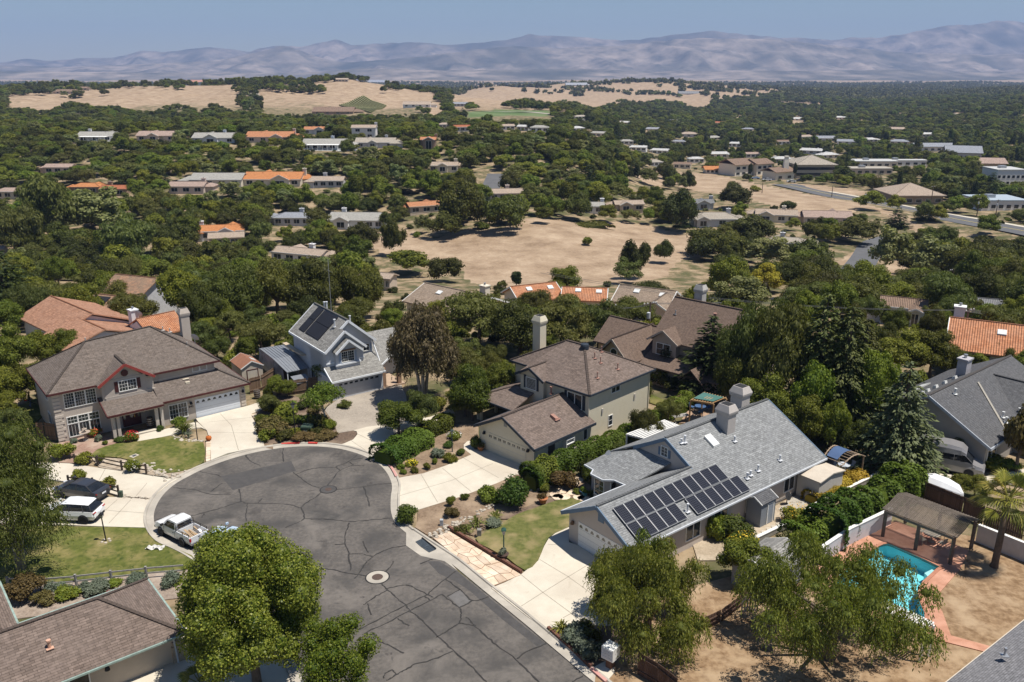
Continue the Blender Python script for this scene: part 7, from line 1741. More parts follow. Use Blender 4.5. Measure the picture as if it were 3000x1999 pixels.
# woods that fill the slopes
def blocked(x,y,w,h):
 for k in OPEN_W:
  if k in('field','slope','slope2','lot','lot2')or y>600:
   if inpoly1(x,y,OPEN_W[k]):return True
 for(P,wd)in ROADS:
  for p in P[::2]:
   if(p.x-x)**2+(p.y-y)**2<(wd*.5+w*.38)**2:return True
 for fx,fy,fr in FOOT:
  if(fx-x)**2+(fy-y)**2<(fr+w*.25)**2:return True
 z=hz(x,y);f=y*_C-(z-CAM_H)*_S
 cx,yb=proj(x,y,z);_,yt=proj(x,y,z+h);hw=w/2/f*FPX
 for x0,y0,x1,y1,Y in CLEAR:
  if y<Y and cx+hw*.8>x0 and cx-hw*.8<x1 and yt<y1 and yb>y0:return True
 return False
CLEAR+=[(30,252,690,312,1000),(770,252,1290,330,1000),(1330,247,2080,300,1950),(1370,326,1610,345,1380),(1250,670,2060,815,225),(1130,690,1330,765,225)]
RECTS=[(-44.73,77.46,38.4,-1.5,20,-12,11),(-14.88,92.49,36,-10.5,6.5,-9,16),(-2.26,75.36,-44.5,-8,7.5,-12,19.5),(5.12,58.24,-51.5,-8,9.5,-14,25.5),(16.44,96.38,-43,-10,14,-5,11),(42.98,70.38,39.5,-5,22,-10,13),(-55.96,107.55,138,-12,18,-11,9),(-72,131,160,-14,10,-15,13),(-20.64,43.22,39.4,-24,3,-3,15),(-31.6,96.1,36,-2.2,2.2,-4.5,2.5),(49,74,0,-5,5,-4,4)]
ROADX=[(p.x,p.y)for p in offset_line([Vector((p[0],p[1],0))for p in ROADP],2.2)]
def near_bad(x,y,m=0.8):
 for ox,oy,dg,x0,x1,y0,y1 in RECTS:
  c,s_=math.cos(R(dg)),math.sin(R(dg));lx=(x-ox)*c+(y-oy)*s_;ly=-(x-ox)*s_+(y-oy)*c
  if x0-m<lx<x1+m and y0-m<ly<y1+m:return True
 return any(inpoly1(x,y,P)for P in SHEETS+[ROADX])
def where(x,y,w,h,kn):
 """plain-words label: size, kind and nearest building"""
 d,a,b,nm=min(((x-a)**2+(y-b)**2,a,b,nm)for a,b,nm in LM)
 d=math.sqrt(d);u0=a/b;u=x/y;lat=(u-u0)*y
 big=9 if 'oak' in kn or 'conifer' in kn else 7
 sz=('small' if w<big*.72 else 'broad' if w>big*1.05 else 'mid-sized')if 'garden' not in kn and 'bush' not in kn else('round' if h<w*.72 else 'upright')
 far='just ' if d<14 else 'a little way ' if d<26 else 'well '
 side=('left of' if lat<0 else 'right of')if abs(lat)>abs(y-b)*.8 else('in front of' if y<b else 'behind')
 if len(f'{sz} {kn} {far}{side} the {nm}'.split())>16:far=''
 return f'{sz} {kn} {far}{side} the {nm}'.replace('small small','small').replace('upright small','upright').replace('round small','round'),f'{kn}s around the {nm}'
rf=random.Random(99)
TA=np.array(TREES)
kn_=0
for k in range(4200):
 y=rf.uniform(62,122);x=rf.uniform(-.72,.72)*y
 if near_bad(x,y):continue
 px_,py_=proj(x,y,0)
 if 300<px_<2300 and py_>1330:continue
 if px_>=2300 and py_>1380:continue
 if px_<420 and py_>1250:continue
 if 1960<px_<2230 and 1170<py_<1335:continue
 q=rf.random();kd='shrub' if q<.3 else 'dark_shrub' if q<.5 else 'broad' if q<.66 else 'oak' if q<.8 else 'olive' if q<.92 else 'lime'
 w=rf.uniform(1.4,3.2)if 'shrub' in kd else rf.uniform(2.8,5.0);h=w*(rf.uniform(.6,.9)if 'shrub' in kd else rf.uniform(.75,1.1))
 if px_>1900 and 'shrub' not in kd:h*=1.3
 if any((x-a)**2+(y-b)**2<(w*.38+c*.25)**2 for a,b,c in TREES):continue
 zn_='behind the beige house' if px_<750 else 'behind the pale blue house' if px_<1300 else 'around the taupe house' if px_<2150 else 'among the cedars at right'
 KN0=dict(shrub='green garden shrub',dark_shrub='dark garden shrub',broad='small leafy garden tree',oak='small dark garden tree',olive='small feathery garden tree',lime='small yellow-green garden tree')
 put(kd,(x,y,hz(x,y)-.05),w,h,*where(x,y,w,h,KN0[kd]),detail=True);kn_+=1
 if kn_>420:break
TA=np.array(TREES)
cand=[]
y=100.0
while y<760:
 s=7.0 if y<320 else(7.8 if y<480 else 8.8)
 x=-.72*y-10
 while x<.72*y+10:
  px_,py_=x+rf.uniform(-.45,.45)*s,y+rf.uniform(-.45,.45)*s
  cand.append((px_,py_));x+=s
 y+=s*.9
KINDS={}
NEARZONE=[(-60,60),]
count={}
pend=[]
for(x,y)in cand:
 r_=x/y
 if y<118 and-.62<r_<.62:
  continue
 right=r_>.08 and y>330
 q=rf.random()
 if right:kd='oak' if q<.34 else 'broad' if q<.62 else 'olive' if q<.78 else 'lime' if q<.85 else 'redwood' if q<.93 else 'cypress' if q<.96 else 'pale'
 elif y<240 and r_<-.2:kd='oak' if q<.46 else 'broad' if q<.62 else 'olive' if q<.8 else 'lime' if q<.9 else 'pale' if q<.96 else 'dark_shrub'
 else:kd='oak' if q<.54 else 'broad' if q<.71 else 'olive' if q<.85 else 'lime' if q<.91 else 'pale' if q<.95 else 'dark_shrub'
 w=rf.uniform(6.5,11.5)if kd=='oak' else rf.uniform(5,8.5)
 h=w*rf.uniform(.62,.82)if kd=='oak' else w*rf.uniform(.85,1.25)
 if kd=='redwood':w=rf.uniform(4,6);h=rf.uniform(9,15)
 if kd=='cypress':w=rf.uniform(2,3);h=rf.uniform(7,11)
 if kd=='dark_shrub':w=rf.uniform(2,4);h=w*.7
 if y>330 and not right:h*=.85
 if(((TA[:,0]-x)**2+(TA[:,1]-y)**2)<(TA[:,2]*.42+w*.2)**2).any():continue
 if blocked(x,y,w,h):
  if rf.random()<.45 and not blocked(x,y,2.4,1.6):kd,w,h='dark_shrub',rf.uniform(1.8,3),rf.uniform(1.2,1.8)
  else:continue
 pend.append((y,x,kd,w,h))
pend.sort()
ZL=[(0,170,'just beyond the cul-de-sac houses'),(170,300,'around the dry field'),(300,420,'on the middle wooded slope'),(420,9999,'on the far wooded slope')]
KN=dict(oak='dark green oak',broad='leafy green tree',olive='grey-green feathery tree',lime='yellow-green tree',redwood='dark conifer',cypress='slim cypress',pale='pale green tree',dark_shrub='low dark bush')
rest=[]
lim=dict(oak=290,broad=200,olive=170,lime=60,redwood=60,cypress=25,pale=40,dark_shrub=150)
for yy,x,kd,w,h in pend:
 count[kd]=count.get(kd,0)+1
 if count[kd]>lim.get(kd,100):rest.append((x,yy,w,h));continue
 zn=next(z[2]for z in ZL if z[0]<=yy<z[1]);sd='left' if x/yy<-.2 else 'right' if x/yy>.2 else 'middle'
 put(kd,(x,yy,hz(x,yy)-.1),w,h,*where(x,yy,w,h,KN[kd]),detail=yy<175)
y=560.0
while y<5200:
 s=8.6 if y<1000 else 9.8*(y/1000)**(.55 if y<2000 else .8)
 x=-.70*y
 while x<.70*y:
  px_,py_=x+rf.uniform(-.5,.5)*s,y+rf.uniform(-.5,.5)*s
  x+=s
  if py_<760 and True:
   continue
  dens=.5+.42*math.sin(px_*.006+2.1)*math.cos(py_*.0047+.6)+.25*math.sin(px_*.017+py_*.011)
  if px_/py_>.14:dens+=.3
  elif py_>1300:dens-=.12
  if py_>3000:dens-=.1
  if rf.random()>dens+.3:continue
  rest.append((px_,py_,rf.uniform(6.5,12.5)*(1 if py_<1500 else 1.2),rf.uniform(5,10)*(1 if py_<1500 else 1.2)))
 y+=s*.9
X=np.array(rest);ok=np.ones(len(X),bool)
clump=(np.sin(X[:,0]*.021+1)*np.cos(X[:,1]*.013)+.6*np.sin(X[:,0]*.047+X[:,1]*.031))>.5
for k in OPEN_W:ok&=~(inpoly(X[:,0],X[:,1],OPEN_W[k])&((rng.random(len(X))<.985)&~clump if k.startswith('hill')else rng.random(len(X))<.93))
for fx,fy,fr in FOOT:ok&=((X[:,0]-fx)**2+(X[:,1]-fy)**2)>(fr+1)**2
zz=hgt(X[:,0],X[:,1]);f_=X[:,1]*_C-(zz-CAM_H)*_S
cx=1500+FPX*X[:,0]/f_;yb_=999.5-FPX*(X[:,1]*_S+(zz-CAM_H)*_C)/f_;yt_=yb_-X[:,3]/f_*FPX;hw_=X[:,2]/2/f_*FPX
for x0,y0,x1,y1,Y in CLEAR:
 yv=y1+(9*np.sin(cx*.019)+7*np.sin(cx*.043+2)-4 if Y>900 else 0)
 ok&=~((X[:,1]<Y)&(cx+hw_*.7>x0)&(cx-hw_*.7<x1)&(yt_<yv)&(yb_>y0))
for(P,wd)in ROADS:
 for p in P[::2]:ok&=((X[:,0]-p.x)**2+(X[:,1]-p.y)**2)>(wd*.6+3)**2
X=X[ok]
blobs=[]
for v in range(6):
 A=crown_arrays(400+v,1.0,.8,.55,9,88,.46,lobe=(.4,.6));blobs.append(A[:2])
 B=crown_arrays(500+v,1.0,.8,.55,6,20,.85,lobe=(.5,.7));blobs.append(B[:2])
CUBE=np.array([(x,y,z)for x in(-1,1)for y in(-1,1)for z in(-1,1)])*.52
CUBE=np.concatenate([CUBE,np.array([(1,0,0),(-1,0,0),(0,1,0),(0,-1,0),(0,0,1),(0,0,-1)])*.84])
CF=[]
for ax,(c_,idx)in enumerate(((8,(4,5,7,6)),(9,(0,1,3,2)),(10,(2,3,7,6)),(11,(0,1,5,4)),(12,(1,3,7,5)),(13,(0,2,6,4)))):
 CF+=[(idx[0],idx[1],idx[2],c_),(idx[0],c_,idx[2],idx[3])]
CF=np.array(CF);CUBE=CUBE*np.array([1,1,.8])+np.array([0,0,.55])
def woodland(name,X,small,label):
 Vs,Fs,vs=[],[],[];off=0
 Zs=hgt(X[:,0],X[:,1])
 for b in range(6):
  S_=X[b::6];zb_=Zs[b::6];n=len(S_)
  if not n:continue
  V,F=blobs[b*2+(1 if small else 0)]
  U=np.concatenate([V,CUBE]);FF=np.concatenate([F,CF+len(V)])
  a=rng.uniform(0,6.28,n);c,s=np.cos(a)[:,None],np.sin(a)[:,None];w=S_[:,2][:,None]/2;h=S_[:,3][:,None]/1.35
  A=np.stack([(U[:,0]*c-U[:,1]*s)*w+S_[:,0][:,None],(U[:,0]*s+U[:,1]*c)*w+S_[:,1][:,None],U[:,2]*h+zb_[:,None]-.2],-1)
  Vs.append(A.reshape(-1,3));Fs.append((FF[None]+(np.arange(n)*len(U))[:,None,None]+off).reshape(-1,4));off+=n*len(U)
  t=rng.uniform(-.25,.35,(n,1));vs.append(np.clip(rng.uniform(0,1,(n,len(FF)))*.7+t,0,1).ravel())
 o=link(name,npmesh(name,np.concatenate(Vs),np.concatenate(Fs),LEAF['far'],fattr={'v':np.concatenate(vs)}))
 tag(o,label,'woodland',kind='stuff')
sel=X[:,1]<2000
def gn_woodland(name,X,label):
 """trees too many to count: one object that instances real trees of the slopes"""
 srcs=[]
 for kd in('oak','oak','broad','olive','oak','broad','lime','redwood','pale','olive','oak','broad'):
  for o in bpy.data.objects:
   if o.type=='MESH' and o.parent is None and o.name.startswith(NICE[kd])and o not in srcs:srcs.append(o);break
 n=len(X);me=bpy.data.meshes.new(name);me.from_pydata([(x,y,z-.2)for(x,y,w,h),z in zip(X,hgt(X[:,0],X[:,1]))],[],[])
 idx=rng.integers(0,len(srcs),n);dims=np.array([(o.data.vertices and max(abs(v)for c in o.bound_box for v in c[:2])*2,max(c[2]for c in o.bound_box))for o in srcs])
 sc=np.stack([X[:,2]/dims[idx,0]*1.1,X[:,2]/dims[idx,0]*1.1,X[:,3]/dims[idx,1]],1);rot=np.zeros((n,3));rot[:,2]=rng.uniform(0,6.28,n)
 me.attributes.new('idx','INT','POINT').data.foreach_set('value',idx.astype(np.int32))
 me.attributes.new('scl','FLOAT_VECTOR','POINT').data.foreach_set('vector',sc.astype(np.float32).ravel())
 me.attributes.new('rot','FLOAT_VECTOR','POINT').data.foreach_set('vector',rot.astype(np.float32).ravel())
 o=link(name,me);tag(o,label,'woodland',kind='stuff')
 ng=bpy.data.node_groups.new(name,'GeometryNodeTree');N=ng.nodes;L=ng.links.new
 ng.interface.new_socket('Geometry',in_out='INPUT',socket_type='NodeSocketGeometry');ng.interface.new_socket('Geometry',in_out='OUTPUT',socket_type='NodeSocketGeometry')
 gi,go=N.new('NodeGroupInput'),N.new('NodeGroupOutput');iop=N.new('GeometryNodeInstanceOnPoints');jn=N.new('GeometryNodeJoinGeometry')
 for s_ in reversed(srcs):
  oi=N.new('GeometryNodeObjectInfo');oi.transform_space='ORIGINAL';oi.inputs['Object'].default_value=s_;oi.inputs['As Instance'].default_value=True;L(oi.outputs['Geometry'],jn.inputs[0])
 def na(nm,ty):
  a=N.new('GeometryNodeInputNamedAttribute');a.data_type=ty;a.inputs['Name'].default_value=nm;return a.outputs['Attribute']
 L(gi.outputs[0],iop.inputs['Points']);L(jn.outputs[0],iop.inputs['Instance']);iop.inputs['Pick Instance'].default_value=True
 L(na('idx','INT'),iop.inputs['Instance Index']);L(na('scl','FLOAT_VECTOR'),iop.inputs['Scale'])
 er=N.new('FunctionNodeEulerToRotation');L(na('rot','FLOAT_VECTOR'),er.inputs[0]);L(er.outputs[0],iop.inputs['Rotation'])
 L(iop.outputs[0],go.inputs[0])
 md=o.modifiers.new('trees','NODES');md.node_group=ng
gn_woodland('woodland',X[sel],'dark wooded valley beyond the houses')
woodland('far_woodland',X[~sel],True,'distant woods and groves below the mountains')
# vehicles
RUBBER=M('rubber',(.02,.02,.021),(.026,.026,.027),rough=.85)
CHROME=M('alloy',(.5,.5,.52),(.42,.42,.44),rough=.3,metal=.8)
DARKP=M('dark_plastic',(.025,.025,.027),(.03,.03,.032),rough=.7)
TAILR=M('tail_lamp',(.42,.01,.012),(.3,.01,.01),rough=.25)
HEADL=M('head_lamp',(.6,.62,.65),(.5,.52,.55),rough=.12)
PLATE=M('number_plate',(.7,.72,.76),(.66,.68,.72),rough=.4)
CARGL=M_glass('car_glass',(.012,.014,.017),.05)
def paint(n,c,rough=.28):
 m=M('paint_'+n,c,tuple(x*.95 for x in c),scale=1.5,rough=rough,spec=.5)
 m.node_tree.nodes['Principled BSDF'].inputs['Coat Weight'].default_value=.6
 return m
def wheels(t,xs,half,r,w=.22,spokes=6):
 for x in xs:
  for s in(-1,1):
   mb=MB();mb.lathe([(r*.62,-w/2),(r*.95,-w/2),(r,-w*.3),(r,w*.3),(r*.95,w/2),(r*.62,w/2)],20)
   wh=mb.build('wheel',RUBBER,t,smooth=False);wh.rotation_euler=(R(90),0,0);wh.location=(x,s*(half+.075),r)
   mb=MB();mb.lathe([(r*.66,-w*.3),(r*.66,w*.3)],18);mb.build('hub',DARKP,wh)
   mb=MB();mb.lathe([(r*.18,-w*.44),(r*.18,w*.44)],10)
   for k in range(spokes):
    a=2*math.pi*k/spokes;d=Vector((math.cos(a),math.sin(a),0))
    for zz in(-w*.4,w*.4):mb.bar(d*r*.12+Vector((0,0,zz)),d*r*.66+Vector((0,0,zz)),.075,.04)
   mb.build('rim',CHROME,wh)
def ring(x,w0,z0,w1,z1,w2,z2):
 return[(x,-w0,z0),(x,-w1,z1),(x,-w2,z2),(x,w2,z2),(x,w1,z1),(x,w0,z0)]
def mir(t,x,y,z,mat):
 for s in(-1,1):
  mb=MB();mb.box(x-.06,x+.08,s*y-.11,s*y+.11,z,z+.16);mb.build('wing_mirror',mat,t)
def pickup(label,loc,rz):
 t=thing('pickup_truck',label,'truck',loc,rz);W=paint('white',(.74,.74,.74))
 mb=MB()
 mb.loft([ring(-.62,.80,.32,.87,.62,.82,.98),ring(.3,.80,.32,.87,.62,.82,1.0),ring(1.15,.8,.32,.87,.62,.8,1.02),ring(1.9,.8,.34,.86,.62,.76,.97),ring(2.2,.78,.36,.84,.6,.72,.90),ring(2.38,.7,.4,.76,.58,.62,.78)])
 mb.build('body',W,t,smooth=False)
 mb=MB();mb.loft([ring(-.6,.79,.96,.74,1.3,.64,1.62),ring(-.45,.79,.98,.75,1.3,.67,1.66),ring(.35,.8,.98,.75,1.3,.66,1.65),ring(.62,.8,.98,.76,1.3,.62,1.58),ring(1.2,.8,1.0,.77,1.02,.7,1.04)]);mb.build('cab',W,t)
 mb=MB();mb.add([(.68,-.58,1.53),(.68,.58,1.53),(1.19,.68,1.06),(1.19,-.68,1.06)],[(0,1,2,3)]);mb.add([(.695,-.58,1.55),(.695,.58,1.55),(1.21,.68,1.075),(1.21,-.68,1.075)],[(0,3,2,1)]);mb.build('windscreen',CARGL,t)
 for s in(-1,1):
  mb=MB();P=[(-.42,s*.785,1.06),(.92,s*.79,1.06),(.55,s*.69,1.52),(-.4,s*.685,1.55)];Q=[(x,y+s*.02,z)for x,y,z in P]
  mb.loft([P,Q]);mb.build('side_window',CARGL,t)
  mb=MB();mb.bar((-.5,s*.875,.5),(-.5,s*.83,1.0),.015);mb.bar((.95,s*.875,.5),(.95,s*.83,1.0),.015);mb.build('door_seam',DARKP,t)
  mb=MB();mb.bar((-.38,s*.87,.82),(-.22,s*.87,.82),.03);mb.build('door_handle',DARKP,t)
 mb=MB();mb.box(-.64,-.58,-.58,.58,1.12,1.5);mb.build('rear_window',CARGL,t)
 for s in(-1,1):
  mb=MB();mb.loft([[(x,s*.76,.35),(x,s*.87,.6),(x,s*.85,1.0),(x,s*.74,1.0),(x,s*.74,.35)]for x in(-2.4,-.62)]);mb.build('bed_side',W,t)
 mb=MB();mb.box(-2.44,-2.36,-.76,.76,.5,.99);mb.build('tailgate',W,t)
 mb=MB();mb.box(-2.38,-.62,-.75,.75,.42,.56);mb.build('bed_floor',M('bed_liner',(.32,.29,.26),(.22,.2,.18)),t)
 for s in(-1,1):
  mb=MB();mb.lathe([(.3,-.12),(.3,.12)],10);o=mb.build('wheel_tub',W,t);o.rotation_euler=(R(90),0,0);o.location=(-1.55,s*.62,.55)
 RK=M('rack_steel',(.035,.03,.028),(.05,.045,.04),rough=.7);mbr=MB()
 for s in(-1,1):
  for z in(1.12,1.24):mbr.bar((-2.35,s*.8,z),(-.62,s*.8,z),.03)
  for x in(-2.3,-1.5,-.66):mbr.bar((x,s*.8,.98),(x,s*.8,1.26),.04)
 mbr.bar((-.66,-.8,1.26),(-.66,.8,1.26),.04);mbr.bar((-.66,-.8,1.5),(-.66,.8,1.5),.03);mbr.bar((-.66,-.78,1.26),(-.66,-.78,1.5),.03);mbr.bar((-.66,.78,1.26),(-.66,.78,1.5),.03)
 mbr.build('bed_rack',RK,t)
 WD=M('scrap_timber',(.46,.33,.2),(.36,.25,.15));rr=random.Random(8)
 for k in range(7):
  mb=MB();y=-.5+k*.16;mb.bar((-2.2+rr.uniform(0,.2),y,.6+rr.uniform(0,.06)),(-.8,y+rr.uniform(-.2,.2),.62+rr.uniform(0,.3)),.09,.03);mb.build('plank',WD,t)
 mb=MB();mb.box(-2.56,-2.42,-.8,.8,.38,.54);mb.build('rear_bumper',CHROME,t)
 mb=MB();mb.box(2.3,2.46,-.74,.74,.36,.54);mb.build('front_bumper',DARKP,t)
 for s in(-1,1):
  mb=MB();mb.box(-2.46,-2.4,s*.78-.07,s*.78+.07,.66,.92);mb.build('tail_light',TAILR,t)
  mb=MB();mb.box(2.28,2.37,s*.56-.14,s*.56+.14,.62,.76);mb.build('headlight',HEADL,t)
 mb=MB();mb.box(-2.58,-2.55,-.16,.16,.4,.52);mb.build('number_plate',PLATE,t)
 mb=MB();mb.box(-2.46,-2.43,-.1,.1,.82,.87);mb.build('tailgate_handle',DARKP,t)
 for x in(1.4,-1.43):
  for s in(-1,1):
   mb=MB();mb.lathe([(.38,0),(.38,.03)],18);o=mb.build('wheel_arch',DARKP,t);o.rotation_euler=(R(90),0,0);o.location=(x,s*.865+.015,.4)
 mir(t,.98,.95,1.05,DARKP);wheels(t,(1.4,-1.43),.78,.335)
 mb=MB();mb.box(-2.2,2.2,-.7,.7,.22,.4);mb.build('chassis',DARKP,t)
 return t
def carlike(name,label,cat,loc,rz,P,L0,L1,stations,glass,roof,wheel,half,r,tail,mats=None,plate=True,zt=.8,rails=False,pillars=()):
 t=thing(name,label,cat,loc,rz)
 mb=MB();mb.loft([ring(*s)for s in stations]);mb.build('body',P,t)
 mb=MB();mb.loft([ring(*s)for s in glass]);mb.build('windows',CARGL,t)
 mb=MB();mb.loft([ring(*s)for s in roof]);mb.build('roof',P,t)
 mb=MB()
 for(x0,w0,z0,x1,w1,z1)in pillars:
  for s in(-1,1):mb.bar((x0,s*w0,z0),(x1,s*w1,z1),.06,.04)
 if pillars:mb.build('pillar',P if cat=='van' else DARKP,t)
 for s in(-1,1):
  mb=MB();mb.box(L0-.01,L0+.16,s*tail[0]-tail[1],s*tail[0]+tail[1],tail[2],tail[3]);mb.build('tail_light',TAILR,t)
  mb=MB();mb.box(L1-.22,L1-.03,s*half*.8-.16,s*half*.8+.16,.62,.74);mb.build('headlight',HEADL,t)
  mb=MB()
  for x in(.55,-.5):mb.bar((x,s*(half+.115),.86),(x+.2,s*(half+.115),.86),.03)
  mb.build('door_handle',P,t)
 mb=MB();mb.box(L0-.02,L0+.1,-half*.8,half*.8,.3,.5);mb.build('rear_bumper',DARKP,t)
 mb=MB();mb.box(L1-.1,L1+.0,-half*.8,half*.8,.28,.5);mb.build('front_bumper',DARKP,t)
 if plate:mb=MB();mb.box(L0-.035,L0+.02,-.22,.22,zt-.1,zt+.04);mb.build('number_plate',PLATE,t)
 for x in wheel:
  for s in(-1,1):
   mb=MB();mb.lathe([(r+.06,0),(r+.06,.03)],18);o=mb.build('wheel_arch',DARKP,t);o.rotation_euler=(R(90),0,0);o.location=(x,s*(half+.155)+.015,r+.02)
 mir(t,stations[len(stations)//2][0]+.55,half+.2,.98,P);wheels(t,wheel,half,r,.24,5)
 mb=MB();mb.box(L0+.2,L1-.2,-half,half,.18,.36);mb.build('chassis',DARKP,t)
 return t
def suv(label,loc,rz):
 return carlike('suv',label,'car',loc,rz,paint('suv_white',(.76,.77,.78)),-2.35,2.35,[(-2.35,.70,.45,.8,.62,.76,.85),(-2.2,.82,.32,.93,.65,.86,1.02),(-1.4,.84,.28,.96,.7,.9,1.06),(0,.84,.26,.95,.7,.9,1.04),(1.0,.84,.28,.96,.7,.88,1.02),(1.9,.82,.32,.92,.66,.8,.92),(2.25,.72,.38,.82,.6,.66,.78),(2.36,.6,.44,.66,.58,.52,.7)],[(-2.22,.84,1.0,.80,1.06,.76,1.1),(-1.6,.86,1.03,.78,1.35,.66,1.56),(-.2,.87,1.02,.78,1.36,.67,1.6),(.35,.87,1.02,.78,1.34,.66,1.57),(1.2,.86,1.02,.82,1.05,.76,1.08)],[(-1.85,.6,1.5,.62,1.52,.6,1.54),(-1.6,.66,1.565,.68,1.58,.6,1.61),(-.2,.67,1.6,.69,1.62,.6,1.65),(.36,.65,1.56,.67,1.58,.58,1.6),(.5,.6,1.53,.62,1.54,.56,1.55)],(1.42,-1.42),.8,.37,(.68,.18,.86,.93),zt=.76,pillars=((.42,.67,1.54,1.18,.83,1.04),(-.25,.7,1.58,-.3,.89,1.04),(-1.3,.69,1.56,-1.5,.89,1.04),(-1.9,.64,1.5,-2.1,.82,1.05)))
def sedan(label,loc,rz,n,c):
 return carlike('sedan',label,'car',loc,rz,paint(n,c),-2.4,2.4,[(-2.42,.68,.45,.78,.62,.72,.9),(-2.2,.8,.32,.92,.64,.84,.98),(-1.4,.84,.26,.94,.64,.86,1.0),(0,.84,.24,.93,.62,.86,.96),(1.0,.84,.26,.93,.62,.84,.96),(1.9,.8,.3,.9,.6,.76,.86),(2.28,.7,.36,.78,.56,.6,.72),(2.42,.58,.4,.62,.52,.48,.62)],[(-1.95,.8,.97,.76,1.0,.7,1.02),(-1.1,.84,.98,.74,1.24,.6,1.38),(-.2,.84,.96,.74,1.24,.62,1.42),(.3,.84,.96,.74,1.22,.61,1.39),(1.2,.82,.95,.78,.97,.72,.99)],[(-1.3,.58,1.3,.6,1.33,.54,1.36),(-1.0,.62,1.37,.64,1.4,.56,1.43),(-.2,.63,1.4,.65,1.43,.56,1.46),(.38,.6,1.34,.62,1.38,.55,1.41),(.45,.56,1.33,.58,1.35,.53,1.37)],(1.45,-1.42),.79,.33,(.66,.16,.78,.86),zt=.72,pillars=((.4,.62,1.37,1.15,.8,.97),(-.25,.65,1.4,-.3,.85,.97),(-1.2,.6,1.34,-1.9,.8,1.0)))
def head(a,b):
 return math.atan2(b.y-a.y,b.x-a.x)
fw_,rw_=g(471.7,1568),g(536.6,1601.5)
hd=head(rw_,fw_);mid=(fw_+rw_)/2;lf=Vector((-math.sin(hd),math.cos(hd),0))
pickup('white pickup truck with a timber-loaded bed at the kerb',(mid.x-lf.x*.85,mid.y-lf.y*.85,.01),hd)
a,b=g(*cN3([(700,1325)])[0]),g(*cN3([(380,1312)])[0]);hd=head(a,b)
rwl=g(*cN3([(492,1302)])[0]);lf=Vector((-math.sin(hd),math.cos(hd),0));fd=Vector((math.cos(hd),math.sin(hd),0))
c=rwl+fd*1.42-lf*.9;suv('white suv parked in the driveway under the birch',(c.x,c.y,.08),hd)
hd2=head(g(*cN3([(690,1033)])[0]),g(*cN3([(300,965)])[0]));fd=Vector((math.cos(hd2),math.sin(hd2),0));lf=Vector((-math.sin(hd2),math.cos(hd2),0))
rr_c=g(*cN3([(655,1085)])[0]);c=rr_c+fd*2.35-lf*.45;sedan('dark grey sedan parked beside the lower rail fence',(c.x,c.y,.08),hd2,'charcoal',(.035,.037,.045))
c=g(*cN1([(730,920)])[0]);sedan('pale blue car half hidden behind the street tree',(c.x,c.y,.01),R(148),'pale_blue',(.45,.55,.66))
cG2=lambda p:cr((2640,1000),.2679,p)
a,b=g(*cG2([(800,1520)])[0]),g(*cG2([(250,1405)])[0]);hd=head(b,a)
c=a.lerp(b,.5)+Vector((.4,1.1,0))
VANP=paint('van_grey',(.24,.23,.235),.3)
carlike('camper_van','grey high-roofed camper van beside the charcoal roof house','van',(c.x,c.y,.06),hd,VANP,-2.95,2.95,[(-2.95,.9,.4,.98,.9,.96,1.35),(-2.7,.92,.32,1.02,.9,.99,1.4),(0,.92,.3,1.02,.9,1.0,1.4),(1.5,.92,.3,1.02,.9,.99,1.38),(2.2,.92,.34,1.0,.9,.9,1.2),(2.8,.8,.4,.88,.8,.76,1.02),(2.96,.68,.46,.74,.7,.6,.86)],[(-2.6,.99,1.36,.98,1.5,.96,1.95),(0,1.0,1.38,.99,1.5,.97,2.0),(1.2,.99,1.38,.97,1.5,.92,1.98),(1.95,.93,1.3,.9,1.34,.84,1.4)],[(-2.95,.92,1.9,.9,2.3,.7,2.55),(-2.6,.97,1.92,.93,2.4,.74,2.68),(0,.98,1.95,.94,2.42,.75,2.72),(.9,.95,1.95,.9,2.35,.72,2.6),(1.35,.86,1.93,.8,2.1,.64,2.25)],(1.75,-1.75),.85,.36,(.86,.1,.8,1.25),zt=.9,pillars=((1.3,.9,1.95,1.95,.88,1.35),(.4,.98,1.98,.4,1.0,1.38),(-.6,.99,1.98,-.6,1.0,1.38)))
for k,(x,y,cc,lb)in enumerate(((1735,412,(.3,.4,.55),'blue car parked before the mission-style complex'),(1762,416,(.6,.6,.62),'silver car beside the cream complex'),(1818,420,(.7,.7,.7),'white pickup in the lot below the office block'),(1836,418,(.04,.04,.05),'black car beside the white pickup in the lot'),(2000,452,(.65,.65,.66),'white car at the side road corner'))):
 p=at(x*1.275,y*1.275);s_=sedan(lb,(p.x,p.y,p.z+.1),R(170),'lot%d'%k,cc)
 # street furniture
BLK=MATS['black_metal']
def lamp(label,px,h,mat=None,lean=(0,0),stone=False,head_s=1.0):
 p=g(*px);t=thing('lamp_post',label,'lamp',(p.x,p.y,.04));mat=mat or BLK;e=Vector((lean[0],lean[1],h))
 mb=MB();mb.tube([(0,0,0),(0,0,.02),e*.5,e],[.09,.055,.05,.045],8);mb.build('post',mat,t)
 s=head_s;mb=MB();mb.loft([[(e.x+w*math.cos(q*1.5708+.785),e.y+w*math.sin(q*1.5708+.785),e.z+z)for q in range(4)]for w,z in((.09*s,0),(.17*s,.3*s))]);mb.build('lantern',M_glass('lantern_glass',(.25,.25,.23),.2),t)
 mb=MB();mb.loft([[(e.x+w*math.cos(q*1.5708+.785),e.y+w*math.sin(q*1.5708+.785),e.z+z)for q in range(4)]for w,z in((.22*s,.3*s),(.2*s,.36*s),(.04,.5*s))]);mb.build('lantern_cap',mat,t)
 if stone:
  for k in range(5):
   a=k*1.26;mb=MB();mb.lathe([(.14,-.05),(.12,.1),(.05,.14)],6,(.3*math.cos(a),.3*math.sin(a)));mb.build('stone',PEBBLE,t)
 return t
lamp('black lamp post in the island bed',cB([(487,1415)])[0],3.1,head_s=1.3)
